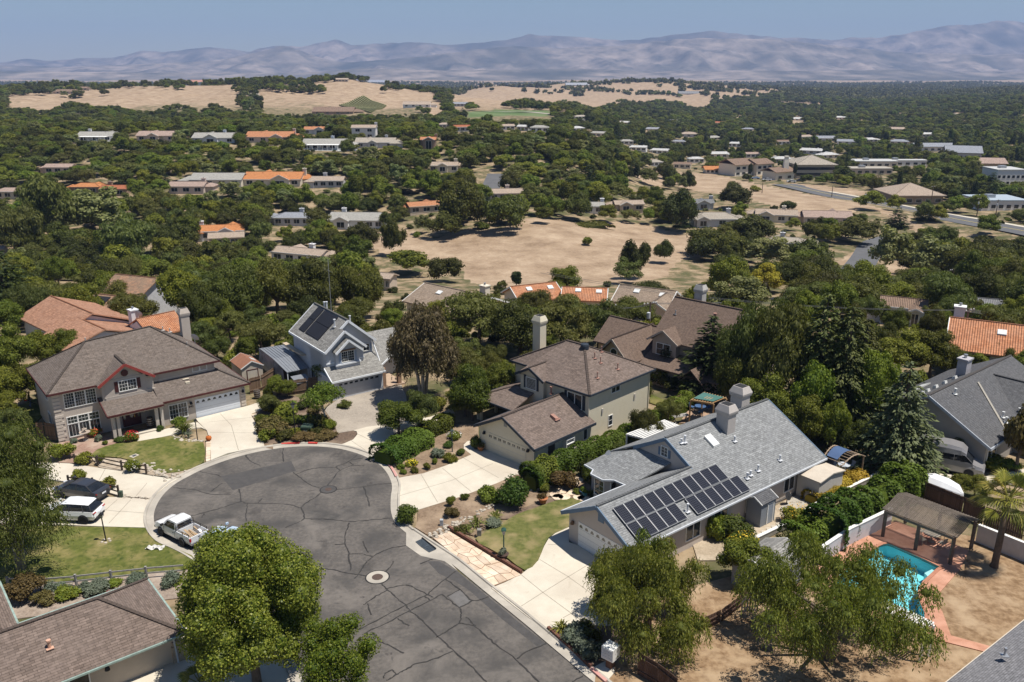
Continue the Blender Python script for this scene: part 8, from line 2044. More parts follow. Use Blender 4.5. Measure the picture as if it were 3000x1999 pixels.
lamp('dark lamp post beside the white daisies',cG([(642,500)])[0],1.9,M('dark_green_metal',(.05,.07,.065)))
lamp('green lamp post on the right-hand lawn',cG([(1072,1388)])[0],2.0,M('green_metal',(.03,.09,.07)),head_s=1.2)
lamp('thin black lamp post beside the beige house driveway',cA([(1703,1300)])[0],1.9,head_s=.8)
lamp('leaning black lamp post ringed by stones on the left lawn',cI([(888,1108)])[0],2.0,lean=(-.12,.1),stone=True)
def box_thing(name,label,cat,fn,x,y,w,d,h,mat,rz=0.0,z=.03,top=None):
 p=g(*fn([(x,y)])[0]);t=thing(name,label,cat,(p.x,p.y,z),rz)
 mb=MB();mb.loft([[(-w/2,-d/2,0),(w/2,-d/2,0),(w/2,d/2,0),(-w/2,d/2,0)],[(-w/2,-d/2,h*.86),(w/2,-d/2,h*.86),(w/2,d/2,h*.86),(-w/2,d/2,h*.86)]]);mb.build('body',mat,t)
 mb=MB();mb.loft([[(-w*.53,-d*.53,h*.86),(w*.53,-d*.53,h*.86),(w*.53,d*.53,h*.86),(-w*.53,d*.53,h*.86)],[(-w*.48,-d*.48,h),(w*.48,-d*.48,h),(w*.48,d*.48,h),(-w*.48,d*.48,h)]]);mb.build('lid',top or mat,t)
 return t
GB=M('utility_green',(.055,.085,.06),(.045,.07,.05),scale=3,rough=.6)
t=box_thing('utility_box','green utility transformer box in the island bed','utility box',cB,592,1388,1.05,.9,.95,GB,R(-8))
mb=MB();mb.box(-.12,.14,-.475,-.45,.3,.52);mb.build('warning_label',PLATE,t)
box_thing('utility_box','small green pillar box beside the lower rail fence','utility box',cN3,858,1035,.28,.28,.6,GB)
box_thing('utility_box','small grey pedestal box in the right-hand bed','utility box',cN2,1030,368,.26,.26,.55,M('pedestal_grey',(.42,.44,.46)))
t=box_thing('stone_lantern','small stone lantern at the corner of the right lawn','ornament',cN2,1318,448,.34,.34,.6,M('weathered_stone',(.3,.28,.25),(.2,.18,.16)))
p=g(*cH([(845,1345)])[0]);t=thing('mailbox_unit','white cluster mailbox on a brown pedestal by the kerb','mailbox',(p.x,p.y,.05),R(-40))
mb=MB();mb.box(-.2,.2,-.2,.2,0,.75);mb.build('pedestal',M('brown_post',(.16,.08,.05)),t)
mb=MB();mb.box(-.42,.42,-.4,.4,.75,1.6);bx=mb.build('cabinet',TRIM_W,t)
for k in range(8):
 mb=MB();x=-.34+(k%2)*.36;z=.82+(k//2)*.19;mb.box(x,x+.32,-.425,-.4,z,z+.16);mb.build('mailbox_door',M('mailbox_door',(.66,.66,.65)),bx)
p=g(*cA([(742,1300)])[0]);t=thing('bird_bath','tiered stone bird bath before the beige house','fountain',(p.x,p.y,.05));BST=M('cast_stone',(.42,.35,.29),(.33,.27,.22))
mb=MB();mb.lathe([(.3,0),(.28,.1),(.12,.2),(.1,.7),(.2,.78)],14);mb.build('pedestal',BST,t);mb=MB();mb.lathe([(.15,.76),(.5,.86),(.52,.92),(.4,.9)],18);mb.build('bowl',BST,t);mb=MB();mb.lathe([(.08,.88),(.07,1.15),(.22,1.2),(.23,1.25),(.05,1.28),(.04,1.42)],14);mb.build('upper_bowl',BST,t)
def barrel(fn,x,y,label,z=.12):
 p=g(*fn([(x,y)])[0]);t=thing('barrel',label,'barrel',(p.x,p.y,z));BW_=M('barrel_oak',(.10,.07,.05),(.06,.042,.03),stretch=(1,1,.2),scale=8)
 mb=MB();mb.lathe([(.28,0),(.34,.25),(.36,.48),(.34,.7),(.28,.95),(.2,.93)],16);mb.build('staves',BW_,t)
 mb=MB()
 for r_,z in((.312,.12),(.35,.33),(.352,.6),(.312,.82)):mb.lathe([(r_+.012,z),(r_+.014,z+.05)],16)
 mb.build('hoop',GALV,t)
barrel(cA,1298,1180,'wine barrel on the porch of the beige house');barrel(cA,2218,930,'wine barrel beside the timber fence',.05)
def pot(fn,x,y,s,col,label,plant=None):
 p=g(*fn([(x,y)])[0]);t=thing('flower_pot',label,'pot',(p.x,p.y,.05));mb=MB();mb.lathe([(.16*s,0),(.26*s,.3*s),(.3*s,.34*s),(.26*s,.36*s)],12);mb.build('pot',M('pot_%.2f%.2f'%col[:2],col),t)
 A=crown_arrays(int(x),.3*s,.25*s,.42*s,6,160,.1*s,lobe=(.4,.6));link('plant',quadmesh('plant',*A[:4],LEAF[plant or 'lime'],3),t)
pot(cN2,1805,200,1.5,(.42,.16,.07),'terracotta bowl of flowers on the lawn edge','rust');pot(cN2,2110,130,1.1,(.06,.1,.2),'blue glazed pot beside the bay window path');pot(cN2,2128,142,1.0,(.1,.3,.32),'teal glazed pot beside the blue one');pot(cG,880,490,1.3,(.4,.16,.06),'orange planter beside the cream garage','rust');pot(cN4,1690,360,1.3,(.42,.16,.07),'terracotta pot under the arched shade frame');pot(cG,1070,1398,1.4,(.08,.05,.04),'dark bowl of white flowers at the foot of the green lamp','sage')
p=g(*cA([(1800,1300)])[0]);t=thing('garden_pumpkin','orange ball ornament beside the driveway lamp','ornament',(p.x,p.y,.06));mb=MB();mb.lathe([(.05,0),(.24,.08),(.3,.24),(.24,.42),(.06,.48)],14);mb.build('globe',M('orange_glaze',(.5,.14,.03),(.4,.1,.02)),t,smooth=True);mb=MB();mb.tube([(0,0,.46),(.03,0,.56)],.03,6);mb.build('stalk',BARK,t)
p=g(*cI([(1305,1165)])[0]);t=thing('plastic_sheet','crumpled white plastic sheet lying on the left lawn','sheet',(p.x,p.y,.1));r_=np.random.default_rng(2);mb=MB();nx_=12;V_=[(i*.12-.7+r_.normal()*.03,j*.09-.3+r_.normal()*.03,max(.0,.12*math.sin(i*1.1)*math.cos(j*1.4)+r_.uniform(0,.09)))for i in range(nx_)for j in range(7)]
mb.add(V_,[(i*7+j,(i+1)*7+j,(i+1)*7+j+1,i*7+j+1)for i in range(nx_-1)for j in range(6)]);mb.build('sheet',M('white_plastic',(.66,.64,.6),rough=.5),t)
p=gw(cN3([(935,640),(1000,613),(1035,625),(975,655)]));t=thing('lawn_drain','square drain lid set in the upper left lawn','drain',(0,0,0));mb=MB();mb.prism([(q.x,q.y)for q in p],0,.125);mb.build('surround',CONC,t);c_=sum(p,Vector())/4;mb=MB();mb.prism([(c_.x+(q.x-c_.x)*.6,c_.y+(q.y-c_.y)*.6)for q in p],0,.13);mb.build('grate',GR,t)
# flagstones, stones, edging
fs=tag(empty('flagstone_terrace',(0,0,0)),'strip of pale flagstones between the kerb and the timber edging','paving')
q=gw(cN2([(965,470),(1085,415),(1640,750),(1420,838)]));mb=MB();mb.prism([(p.x,p.y)for p in q],-.1,.075);mb.build('bedding',M('stone_joint',(.36,.25,.17),(.3,.2,.13)),fs)
rr=random.Random(5);nu,nv=10,4
gp_={}
for i in range(nu+1):
 for j in range(nv+1):
  u=(i+(rr.uniform(-.33,.33)if 0<i<nu else 0))/nu;v=(j+(rr.uniform(-.33,.33)if 0<j<nv else 0))/nv
  gp_[i,j]=q[0].lerp(q[3],v).lerp(q[1].lerp(q[2],v),0)if False else(q[0].lerp(q[3],u)).lerp(q[1].lerp(q[2],u),v)
def stone(poly,z0,z1,par,mat=STONE,name='flagstone',shrink=.94):
 c=sum(poly,Vector())/len(poly);P=[c+(p-c)*shrink for p in poly];mb=MB();mb.prism([(p.x,p.y)for p in P],z0,z1);return mb.build(name,mat,par)
done=set()
for i in range(nu):
 for j in range(nv):
  if(i,j)in done:continue
  P=[gp_[i,j],gp_[i+1,j],gp_[i+1,j+1],gp_[i,j+1]]
  if rr.random()<.35 and i+1<nu and(i+1,j)not in done:
   P=[gp_[i,j],gp_[i+1,j],gp_[i+2,j],gp_[i+2,j+1],gp_[i+1,j+1],gp_[i,j+1]];done.add((i+1,j))
  stone(P,0,.095+rr.uniform(0,.02),fs)
te=thing('timber_edging','dark timber edging along the flagstone strip','edging',(0,0,0));TMB=M('red_timber',(.17,.075,.05),(.11,.05,.035),scale=5)
a,b=gw(cN2([(1082,395),(1645,742)]))
for k in range(4):
 f0,f1=k/4,(k+.97)/4
 for z in(.1,.26):mb=MB();mb.bar(a.lerp(b,f0)+Vector((0,0,z)),a.lerp(b,f1)+Vector((0,0,z)),.2,.15);mb.build('sleeper',TMB,te)
te=thing('timber_edging','dark timber edging along the letterbox bed','edging',(0,0,0));a,b=gw(cN2([(1845,1165),(2180,1465)]))
for k in range(3):
 for z in(.08,.22):mb=MB();mb.bar(a.lerp(b,k/3)+Vector((0,0,z)),a.lerp(b,(k+.97)/3)+Vector((0,0,z)),.2,.14);mb.build('sleeper',TMB,te)
def stones_along(label,pts,n,s,spread,name='border_stones',mat=PEBBLE,seed=1):
 P=smoothline(gw(pts),8);t=tag(empty(name,(0,0,0)),label,'stones');r2=random.Random(seed)
 mbs=MB()
 for k in range(n):
  p=P[int(r2.random()*(len(P)-1))];x,y=p.x+r2.gauss(0,spread),p.y+r2.gauss(0,spread);a=r2.uniform(0,6.28);w=s*r2.uniform(.5,1.2)
  mb=MB();mb.loft([[(x+w*rr_*math.cos(a+q*1.257)*r2.uniform(.85,1.15),y+w*.75*rr_*math.sin(a+q*1.257)*r2.uniform(.85,1.15),z*w)for q in range(5)]for rr_,z in((.9,0),(1,.45),(.55,.85))]);
  o=mb.build('stone',mat,t);o.location.z=.04
stones_along('river stones edging the right-hand bed',cG([(470,1205),(560,1160),(640,1120),(740,1075),(860,1010),(990,950)]),90,.16,.25)
stones_along('river stones at the foot of the big round bush',cG([(1310,800),(1360,810),(1420,795)]),25,.16,.3,seed=2)
stones_along('rough stones along the kerb below the upper lawn',cN3([(1130,730),(1200,780),(1330,830),(1420,830)]),60,.17,.35,seed=3)
stones_along('stones edging the lower driveway',cN3([(880,1030),(980,1035),(1080,1045),(1140,1052)]),30,.12,.12,seed=4)
stones_along('stones round the driveway lamp bed',cN3([(1350,440),(1450,470),(1560,485),(1660,480)]),34,.16,.12,seed=5)
stones_along('pale stones on the fence bed',cI([(400,1500),(700,1540),(1000,1480)]),24,.2,.6,seed=6)
pw=tag(empty('stone_path',(0,0,0)),'flagstone border beside the beige house driveway','paving');rr=random.Random(9)
L_=gw(cN3([(1690,495),(1690,690)]));R__=gw(cN3([(1738,490),(1736,675)]))
for k in range(8):
 stone([L_[0].lerp(L_[1],k/8),R__[0].lerp(R__[1],k/8),R__[0].lerp(R__[1],(k+1)/8),L_[0].lerp(L_[1],(k+1)/8)],-.05,.1+rr.uniform(0,.02),pw,shrink=.92)
L_=gw(cN3([(2130,225),(2190,300),(2210,380),(2250,480)]));R__=gw(cN3([(2190,215),(2240,300),(2255,380),(2280,470)]))
pw=tag(empty('stone_path',(0,0,0)),'flagstone border at the right of the beige house driveway','paving')
for k in range(3):
 for m_ in range(3):
  stone([L_[k].lerp(L_[k+1],m_/3),R__[k].lerp(R__[k+1],m_/3),R__[k].lerp(R__[k+1],(m_+1)/3),L_[k].lerp(L_[k+1],(m_+1)/3)],-.05,.09+rr.uniform(0,.02),pw,shrink=.9)
def steps(label,fn,pts,s,sq=False):
 t=tag(empty('stepping_stones',(0,0,0)),label,'paving');r2=random.Random(4)
 for x,y in pts:
  c=g(*fn([(x,y)])[0]);n_=9;a0=r2.uniform(0,6.28)
  stone([c+Vector((math.cos(a0+k*6.283/n_),math.sin(a0+k*6.283/n_),0))*s*r2.uniform(.88,1.1)for k in range(n_)],-.03,.1,t,name='stepping_stone',shrink=1,mat=STONE if sq else M('round_paver',(.52,.46,.38),(.44,.385,.31),obj_var=.1))
steps('row of round stepping stones along the side yard',cN4,[(410,1105),(490,1058),(550,1025),(605,995),(660,965),(712,933),(765,903),(815,872),(865,845),(915,815),(968,785),(140,1255),(75,1290),(35,1325)],.27)
steps('flagstone path to the bay window',cG,[(1500,860),(1560,830),(1610,800),(1640,840),(1660,770),(1690,740),(1700,880),(1735,890),(1580,880),(1525,880)],.55,True)
# fences and walls
def rail_fence(label,px_posts,fn,h,mat,rails=(.45,.85),pr=.07,tail=None,z=.04):
 P=gw(fn(px_posts));t=thing('rail_fence',label,'fence',(0,0,0))
 for p in P:mb=MB();mb.box(p.x-pr,p.x+pr,p.y-pr,p.y+pr,0,h);mb.build('post',mat,t)
 Q=P+([g(*fn([tail])[0])]if tail else[])
 for i in range(len(Q)-1):
  for rz_ in rails:mb=MB();mb.bar((Q[i].x,Q[i].y,rz_),(Q[i+1].x,Q[i+1].y,rz_-.02),.05,.11);mb.build('rail',mat,t)
DKW=M('dark_weathered_wood',(.10,.075,.058),(.06,.045,.036),scale=6);GYW=M('silver_weathered_wood',(.36,.34,.32),(.24,.225,.21),scale=6)
rail_fence('dark rail fence below the upper lawn',[(405,705),(630,720),(866,770),(1106,805)],cN3,1.05,DKW)
rail_fence('dark rail fence between the two left driveways',[(345,920),(585,945),(835,1020)],cN3,1.05,DKW)
rail_fence('silvery split-rail fence along the lower left lawn',[(75,1500),(345,1505),(642,1480),(936,1445),(1228,1412)],cI,1.0,GYW,tail=(1540,1385))
BRD=M('brown_fence_board',(.20,.13,.085),(.13,.085,.055),scale=5,stretch=(4,4,.6),obj_var=.2);BRD_D=M('dark_fence_board',(.12,.07,.05),(.075,.045,.033),scale=5,obj_var=.2)
def board_fence(label,pts,h,mat,w=.16,z0=0.0,posts=True,name='board_fence'):
 t=thing(name,label,'fence',(0,0,0));n=0
 me=None
 for a,b in zip(pts[:-1],pts[1:]):
  d=b-a;L_=d.length;d.normalize();k=int(L_/w);ang=math.atan2(d.y,d.x)
  if me is None:
   mb=MB();mb.box(-w*.46,w*.46,-.015,.015,0,h);me=mesh_of(mb,'board',mat)
  for i in range(k):
   p=a+d*(i+.5)*w;o=link('board',me,t,(p.x,p.y,z0+p.z+rr.uniform(-.02,.02)));o.rotation_euler=(0,0,ang+rr.uniform(-.02,.02))
  for zz in(.35,h-.3):mb=MB();mb.bar(a+Vector((d.y*.05,-d.x*.05,z0+zz)),b+Vector((d.y*.05,-d.x*.05,z0+zz)),.05,.09);mb.build('rail',mat,t)
 return t
board_fence('brown board fence beside the red-roofed shed',gw(cB([(95,1040),(200,1010)]))+gw(cB([(340,920),(420,900)])),1.8,BRD)
board_fence('brown board fence in front of the lean-to shelter',gw(cB([(340,1050),(480,1045),(600,1025),(760,1000)])),1.7,BRD)
board_fence('brown board fence at the left corner of the beige house',gw(cA([(330,1290),(400,1285),(500,1300)])),1.8,BRD)
board_fence('dark board fence leading to the bottom edge',gw(cH([(1080,1400),(1250,1500),(1420,1640)])),1.6,BRD_D)
board_fence('low dark timber fence across the dirt yard',gw(cH([(1600,1050),(1800,950),(1960,830),(2040,750)])),1.0,BRD_D,w=.3)
board_fence('brown board fence behind the hedge',gw(cC([(1500,1235),(1700,1130),(1900,1010),(1950,960)])),1.6,BRD)
board_fence('dark board fence behind the boat cover',gw(cF([(905,240),(985,280),(1250,390),(1400,460),(1691,560)])),1.7,BRD_D)
mbg=thing('picket_gate','white picket gate beside the small shed in the dirt yard','gate',(0,0,0));a,b=gw(cH([(1978,868),(2112,850)]))
for k in range(7):
 p=a.lerp(b,k/6);mb=MB();mb.box(p.x-.05,p.x+.05,p.y-.02,p.y+.02,.05,1.15+.08*math.sin(k));mb.build('picket',GYW,mbg)
for z in(.35,.9):mb=MB();mb.bar(a+Vector((0,.03,z)),b+Vector((0,.03,z)),.04,.08);mb.build('rail',GYW,mbg)
def garden_wall(label,pts,h,mat,w=.2):
 t=thing('garden_wall',label,'wall',(0,0,0));mb=MB()
 for a,b in zip(pts[:-1],pts[1:]):mb.bar(a+Vector((0,0,h/2)),b+Vector((0,0,h/2)),w,h)
 mb.build('wall',mat,t);mb=MB()
 for a,b in zip(pts[:-1],pts[1:]):mb.bar(a+Vector((0,0,h+.03)),b+Vector((0,0,h+.03)),w+.08,.06)
 mb.build('coping',TRIM_W,t)
WALLW=M('white_garden_wall',(.56,.56,.58),(.5,.5,.52),scale=2)
garden_wall('white rendered garden wall behind the pool',gw(cF([(235,745),(445,600),(740,455)])),1.5,WALLW)
garden_wall('white rendered garden wall behind the fan palm',gw(cF([(1350,575),(1700,720),(2000,850)])),1.5,WALLW)
garden_wall('grey retaining wall along the side yard',gw(cN4([(390,1165),(800,965),(1200,705),(1730,450),(1950,310)])),.45,M('grey_block',(.34,.32,.29),(.26,.245,.22)))
# sheds
def shed(name,label,loc,rz,w,d,h,rise,wall,roof,axis='x',door=None,trim=None,zb=0.04):
 t=thing(name,label,'shed',(loc.x,loc.y,zb),rz);mb=MB();gwall(mb,-w/2,w/2,-d/2,d/2,0,h,h+rise*.92,axis);mb.build('wall',wall,t)
 gp,gc,ge=gable(-w/2-.12,w/2+.12,-d/2-.12,d/2+.12,h,h+rise,axis);roof_obj(t,gp,roof,t=.06);
 edge_trim(t,ge[:4],trim or TRIM_W,.05,.1)
 if door:
  f,pos,a0,a1,z1,m_,tr_=door;mb=MB();fbox(mb,f,pos,a0,a1,0,.03,.05,z1);dd=mb.build('door',m_,t);mb=MB()
  fbox(mb,f,pos,a0-.1,a0,0,.045,.05,z1+.1);fbox(mb,f,pos,a1,a1+.1,0,.045,.05,z1+.1);fbox(mb,f,pos,a0,a1,0,.046,z1,z1+.1);mb.build('door_frame',tr_,dd)
 return t
p=g(*cB([(100,985)])[0]);s_=shed('garden_shed','small garden shed with rust-red roof and trim',Vector((-31.6,96.1,0)),R(36),2.5,3.6,1.9,.75,M('shed_beige',(.55,.48,.40)),M('rust_roof',(.30,.14,.085),(.25,.115,.07)),'y',('-y',-1.8,-.6,.6,1.5,M('shed_door',(.58,.52,.44)),MAROON))
mb=MB();mb.slab([(.35,-.6,2.52),(.95,-.6,2.2),(.95,.2,2.2),(.35,.2,2.52)],.08);mb.build('skylight',SKY_W,s_)
ang=R(-51.5);ux=Vector((math.cos(ang),math.sin(ang),0));uy=Vector((-math.sin(ang),math.cos(ang),0))
def dl(x,y):return Vector((5.12,58.24,0))+ux*x+uy*y
p=g(*cN4([(460,900)])[0]);shed('tool_shed','narrow grey tool shed against the long house wall',dl(6.45,14.15),ang,1.4,1.9,2.1,.45,M('shed_grey',(.22,.24,.27),(.2,.215,.24),stretch=(.2,.2,6),scale=4),SH_DARK,'y',('+x',.7,-.05,.6,1.8,M('shed_grey_door',(.3,.33,.38)),TRIM_W))
shed('storage_shed','plain cream storage shed at the end of the side yard',dl(6.75,22.1),ang,2.1,3.6,2.1,.3,M('vinyl_cream',(.50,.47,.43),(.47,.44,.40)),M('vinyl_roof',(.56,.49,.40),(.5,.43,.35)),'x',None,M('vinyl_trim',(.56,.5,.42)))
p=g(*cH([(2160,760)])[0]);shed('small_outbuilding','small outbuilding with weathered shingle roof beside the pepper tree',p+Vector((.9,2.2,0)),R(-48),3.2,4.2,1.9,.8,M('outbuilding_blue',(.30,.32,.36)),SH_GREYB,'y')
p=at(1998*1.275,735*1.275);shed('white_shed','small white shed with tan roof at right among trees',p,R(-28),3.5,5.0,2.4,1.0,WALLS['white'],ROOFS['tan'],'y',zb=p.z)
mb=MB();q=gw(cN4([(705,760),(880,610),(1070,670),(830,810)]));mb.prism([(v.x,v.y)for v in q],0,.08);tag(mb.build('patio_slab',CONC_G),kind='structure')
p=g(*cN4([(800,700)])[0]);t=thing('satellite_dish','round dark dish lying in the side yard','dish',(p.x,p.y,.3));o_=dish(t,0,0,0,.38,-.9);o_.data.materials[0]=DARKP
t=thing('ladder','aluminium ladder lying along the long house wall','ladder',(0,0,0));a,b=gw(cN4([(620,720),(880,600)]));sd_=Vector((.25,.2,0));mb=MB();mb.bar(a+Vector((0,0,.2)),b+Vector((0,0,.2)),.06,.08);mb.bar(a+sd_+Vector((0,0,.2)),b+sd_+Vector((0,0,.2)),.06,.08);mb.build('stile',GALV,t);mb=MB()
for k in range(10):p=a.lerp(b,(k+.5)/10)+Vector((0,0,.2));mb.bar(p,p+sd_,.03)
mb.build('rung',GALV,t)
p=g(*cN4([(870,560)])[0]);t=thing('garden_umbrella','folded green garden umbrella beside the cream shed','umbrella',(p.x,p.y,.05));mb=MB();mb.lathe([(.28,.3),(.2,.9),(.1,1.8),(.03,2.3)],10);mb.build('canopy',M('green_canvas',(.02,.16,.09)),t);mb=MB();mb.lathe([(.03,0),(.03,.35)],8);mb.build('pole',GALV,t)
# pergolas
def slat_pergola(name,label,corners,h,nslat,mat,posts=True,slat_w=.12,sag=0.0,beam=.12,post=.07,z0=.05,over=.0):
 """corners: four ground points a,b (front) c,d (back); slats run a-d"""
 a,b,c,d=corners;t=thing(name,label,'pergola',(0,0,0))
 if posts:
  for p in(a,b,c,d):mb=MB();mb.box(p.x-post,p.x+post,p.y-post,p.y+post,z0,h);mb.build('post',mat,t)
 for p,q in((a,b),(d,c)):mb=MB();mb.bar(p+Vector((0,0,h)),q+Vector((0,0,h)),beam,beam*1.4);mb.build('beam',mat,t)
 for k in range(nslat):
  f=(k+.5)/nslat;p=a.lerp(b,f);q=d.lerp(c,f);e=(q-p)*over;mb=MB();mb.bar(p-e+Vector((0,0,h+.12)),q+e+Vector((0,0,h+.12)),slat_w,.05);mb.build('slat',mat,t)
 return t
WHT=M('white_paint_wood',(.74,.73,.70),(.68,.67,.64))
def gz(pts,fn,z):
 return[Vector((v.x,v.y,0))for v in(g(*q,z)for q in fn(pts))]
slat_pergola('patio_pergola','white slatted patio pergola beside the long house',gz([(1430,1245),(1640,1300),(1900,1190),(1740,1130)],cC,2.4),2.4,9,WHT,slat_w=.15,over=.04)
gpz=gz([(1980,950),(2180,985),(2290,940),(2085,890)],cC,2.5)
t=slat_pergola('canvas_pergola','rustic pergola with green canvas roof behind the long house',gpz,2.5,9,M('honey_timber',(.42,.27,.14),(.34,.21,.1)),slat_w=.08,over=.08)
mb=MB();c_=sum(gpz,Vector())/4;q=[c_+(v-c_)*.84 for v in gpz];n_=6
V_=[tuple(q[0].lerp(q[1],i/n_).lerp(q[3].lerp(q[2],i/n_),j/n_)+Vector((0,0,2.72-.1*math.sin(i/n_*3.14)*math.sin(j/n_*3.14))))for j in range(n_+1)for i in range(n_+1)]
mb.add(V_,[(j*(n_+1)+i,j*(n_+1)+i+1,(j+1)*(n_+1)+i+1,(j+1)*(n_+1)+i)for j in range(n_)for i in range(n_)]);mb.build('canvas',M('teal_canvas',(.07,.17,.15),(.055,.14,.125)),t)
sheet('terrace',cC([(1880,1150),(1990,1000),(2200,960),(2300,1000),(2250,1080),(2050,1150)]),.06,M('terrace_tile',(.40,.27,.19),(.33,.22,.15),scale=3))
def round_table(fn,x,y,r,label,chairs,mat,z=.08,chair_label='',nm='garden_table'):
 p=g(*fn([(x,y)])[0]);t=thing(nm,label,'table',(p.x,p.y,z));mb=MB();mb.lathe([(r,.70),(r,.75)],20);mb.build('tabletop',mat,t);mb=MB();mb.lathe([(.25,0),(.06,.06),(.05,.7)],8);mb.build('pedestal',mat,t)
 words_=['nearest','second','third','fourth','fifth']
 for k in range(chairs):
  a=2*math.pi*k/chairs+.4;cx_,cy_=p.x+math.cos(a)*(r+.35),p.y+math.sin(a)*(r+.35)
  c=thing('garden_chair',f'{chair_label}','chair',(cx_,cy_,z),a+math.pi/2,group=chair_label+' set')
  mb=MB();mb.box(-.22,.22,-.22,.22,.4,.45);mb.build('seat',mat,c)
  mb=MB();mb.add([(-.22,-.22,.45),(.22,-.22,.45),(.2,-.3,.9),(-.2,-.3,.9)],[(0,1,2,3)]);mb.bar((-.2,-.24,.45),(-.2,-.3,.9),.03);mb.bar((.2,-.24,.45),(.2,-.3,.9),.03);mb.build('backrest',mat,c)
  for sx in(-.2,.2):
   for sy in(-.2,.2):mb=MB();mb.bar((sx,sy,0),(sx,sy,.42),.03);mb.build('leg',mat,c)
round_table(cC,2060,1060,.6,'blue table under the green canvas pergola',3,M('blue_furniture',(.06,.12,.25)),chair_label='blue chair under the green canvas pergola')
p=g(*cC([(1890,1140)])[0]);t=thing('picnic_bench','grey wooden bench table beside the white pergola','table',(p.x,p.y,.08),R(20));mb=MB();mb.box(-.9,.9,-.35,.35,.66,.72);mb.build('tabletop',GYW,t)
for s_ in(-.7,.7):mb=MB();mb.bar((s_,-.3,0),(s_,.1,.66),.07);mb.bar((s_,.3,0),(s_,-.1,.66),.07);mb.build('leg',GYW,t)
A4=gz([(1230,160),(1430,235),(1690,130),(1420,30)],cN4,2.3);t=thing('arched_shade','arched timber shade frame with blue cloth at the side yard end','pergola',(0,0,0));LOG=M('log_timber',(.36,.27,.19),(.28,.2,.14));BLC=M('blue_cloth',(.07,.12,.23),(.06,.10,.2),rough=.7)
for p in A4:mb=MB();mb.tube([(p.x,p.y,.03),(p.x,p.y,2.2)],.07,8);mb.build('post',LOG,t)
arc=lambda u,v:A4[0].lerp(A4[3],u).lerp(A4[1].lerp(A4[2],u),v)+Vector((0,0,2.2+.55*math.sin(u*math.pi)))
for v in(-.06,1.06):mb=MB();mb.tube([arc(k/10,v)for k in range(11)],.055,6);mb.build('arch',LOG,t)
for k in range(9):mb=MB();mb.bar(arc((k+.5)/9,-.12),arc((k+.5)/9,1.12),.05);mb.build('batten',LOG,t)
mb=MB();mb.add([tuple(arc(.1+.7*i/8,.05+.6*j/2)+Vector((0,0,.06)))for j in range(3)for i in range(9)],[(j*9+i,j*9+i+1,(j+1)*9+i+1,(j+1)*9+i)for j in range(2)for i in range(8)]);mb.build('cloth',BLC,t)
mb=MB();q=[arc(0,0),arc(.9,0)];mb.add([(q[0].x,q[0].y,.1),(q[1].x,q[1].y,.1),(q[1].x,q[1].y,2.2),(q[0].x,q[0].y,2.2)],[(0,1,2,3)]);mb.build('side_cloth',M('navy_cloth',(.035,.05,.09)),t)
round_table(cN4,1450,330,.55,'pale round table under the arched shade frame',3,M('pale_blue_plastic',(.5,.54,.6)),z=.06,chair_label='pale chair under the arched shade frame')
pgp=thing('timber_pergola','dark weathered pergola with slatted pitched roof beside the pool','pergola',(0,0,0));DKP=M('brown_pergola_wood',(.15,.115,.095),(.10,.075,.06),scale=5);SLT=M('weathered_slat',(.19,.155,.125),(.12,.098,.08),scale=6,obj_var=.15)
fl,fr_=g(*cF([(690,340)])[0],2.5),g(*cF([(1215,545)])[0],2.5);rl,rr__=g(*cF([(800,232)])[0],3.1),g(*cF([(1320,425)])[0],3.1)
bl,br_=rl+(rl-fl)*.75,rr__+(rr__-fr_)*.75;bl.z=br_.z=2.6
ns=58
for k in range(ns):
 f=k/(ns-1);a,b=fl.lerp(fr_,f),rl.lerp(rr__,f);m=a.lerp(b,.5)+Vector((0,0,-.1))
 mb=MB();mb.bar(a,m,.055,.06);mb.bar(m,b,.055,.06);mb.build('slat',SLT,pgp)
for k in range(ns//2):
 f=k/(ns//2-1);mb=MB();mb.bar(rl.lerp(rr__,f),bl.lerp(br_,f),.09,.05);mb.build('slat',SLT,pgp)
for p,q in((fl,fr_),(rl,rr__),(bl,br_)):i_=(q-p)*.03;mb=MB();mb.bar(p+i_-Vector((0,0,.16)),q-i_-Vector((0,0,.16)),.12,.2);mb.build('beam',DKP,pgp)
for f in(.04,.5,.96):
 for p,q in((fl,fr_),(bl,br_)):c_=p.lerp(q,f)+(rl-fl)*(.08 if p is fl else-.08);mb=MB();mb.box(c_.x-.1,c_.x+.1,c_.y-.1,c_.y+.1,.05,2.45);mb.build('post',DKP,pgp)
round_table(cF,1030,580,.62,'round patio table under the dark slatted pergola',4,M('patio_cream',(.42,.37,.30),(.36,.31,.25)),z=.11,chair_label='cream patio chair under the dark slatted pergola')
slat_pergola('pool_pergola','white slatted pergola half hidden by the pepper tree',gz([(500,980),(990,1205),(1050,1165),(560,935)],cF,2.3),2.3,30,WHT,slat_w=.09,over=.15)
cH2=lambda p:cr((0,780),.221,p)
Q=[at(*cH2([(1175,455)])[0]),at(*cH2([(1830,440)])[0])];d_=(Q[1]-Q[0]).normalized();n__=Vector((-d_.y,d_.x,0))
A5=[Q[0],Q[1],Q[1]+n__*3.2,Q[0]+n__*3.2]
for v in A5:v.z=0
z5=hz(Q[0].x,Q[0].y);t=slat_pergola('garden_pergola','dark garden pergola with parallel rafters behind the tiled houses',A5,z5+2.8,22,DKW,slat_w=.12,over=.12,z0=z5-.5)
p=at(*cH2([(1545,660)])[0]);t=thing('parasol','pale teal parasol beside the salmon roofs','umbrella',tuple(p));mb=MB();mb.lathe([(1.5,2.0),(.8,2.35),(.05,2.6)],8);mb.build('canopy',M('pale_teal',(.38,.55,.5)),t);mb=MB();mb.lathe([(.03,0),(.03,2.5)],6);mb.build('pole',TRIM_W,t)
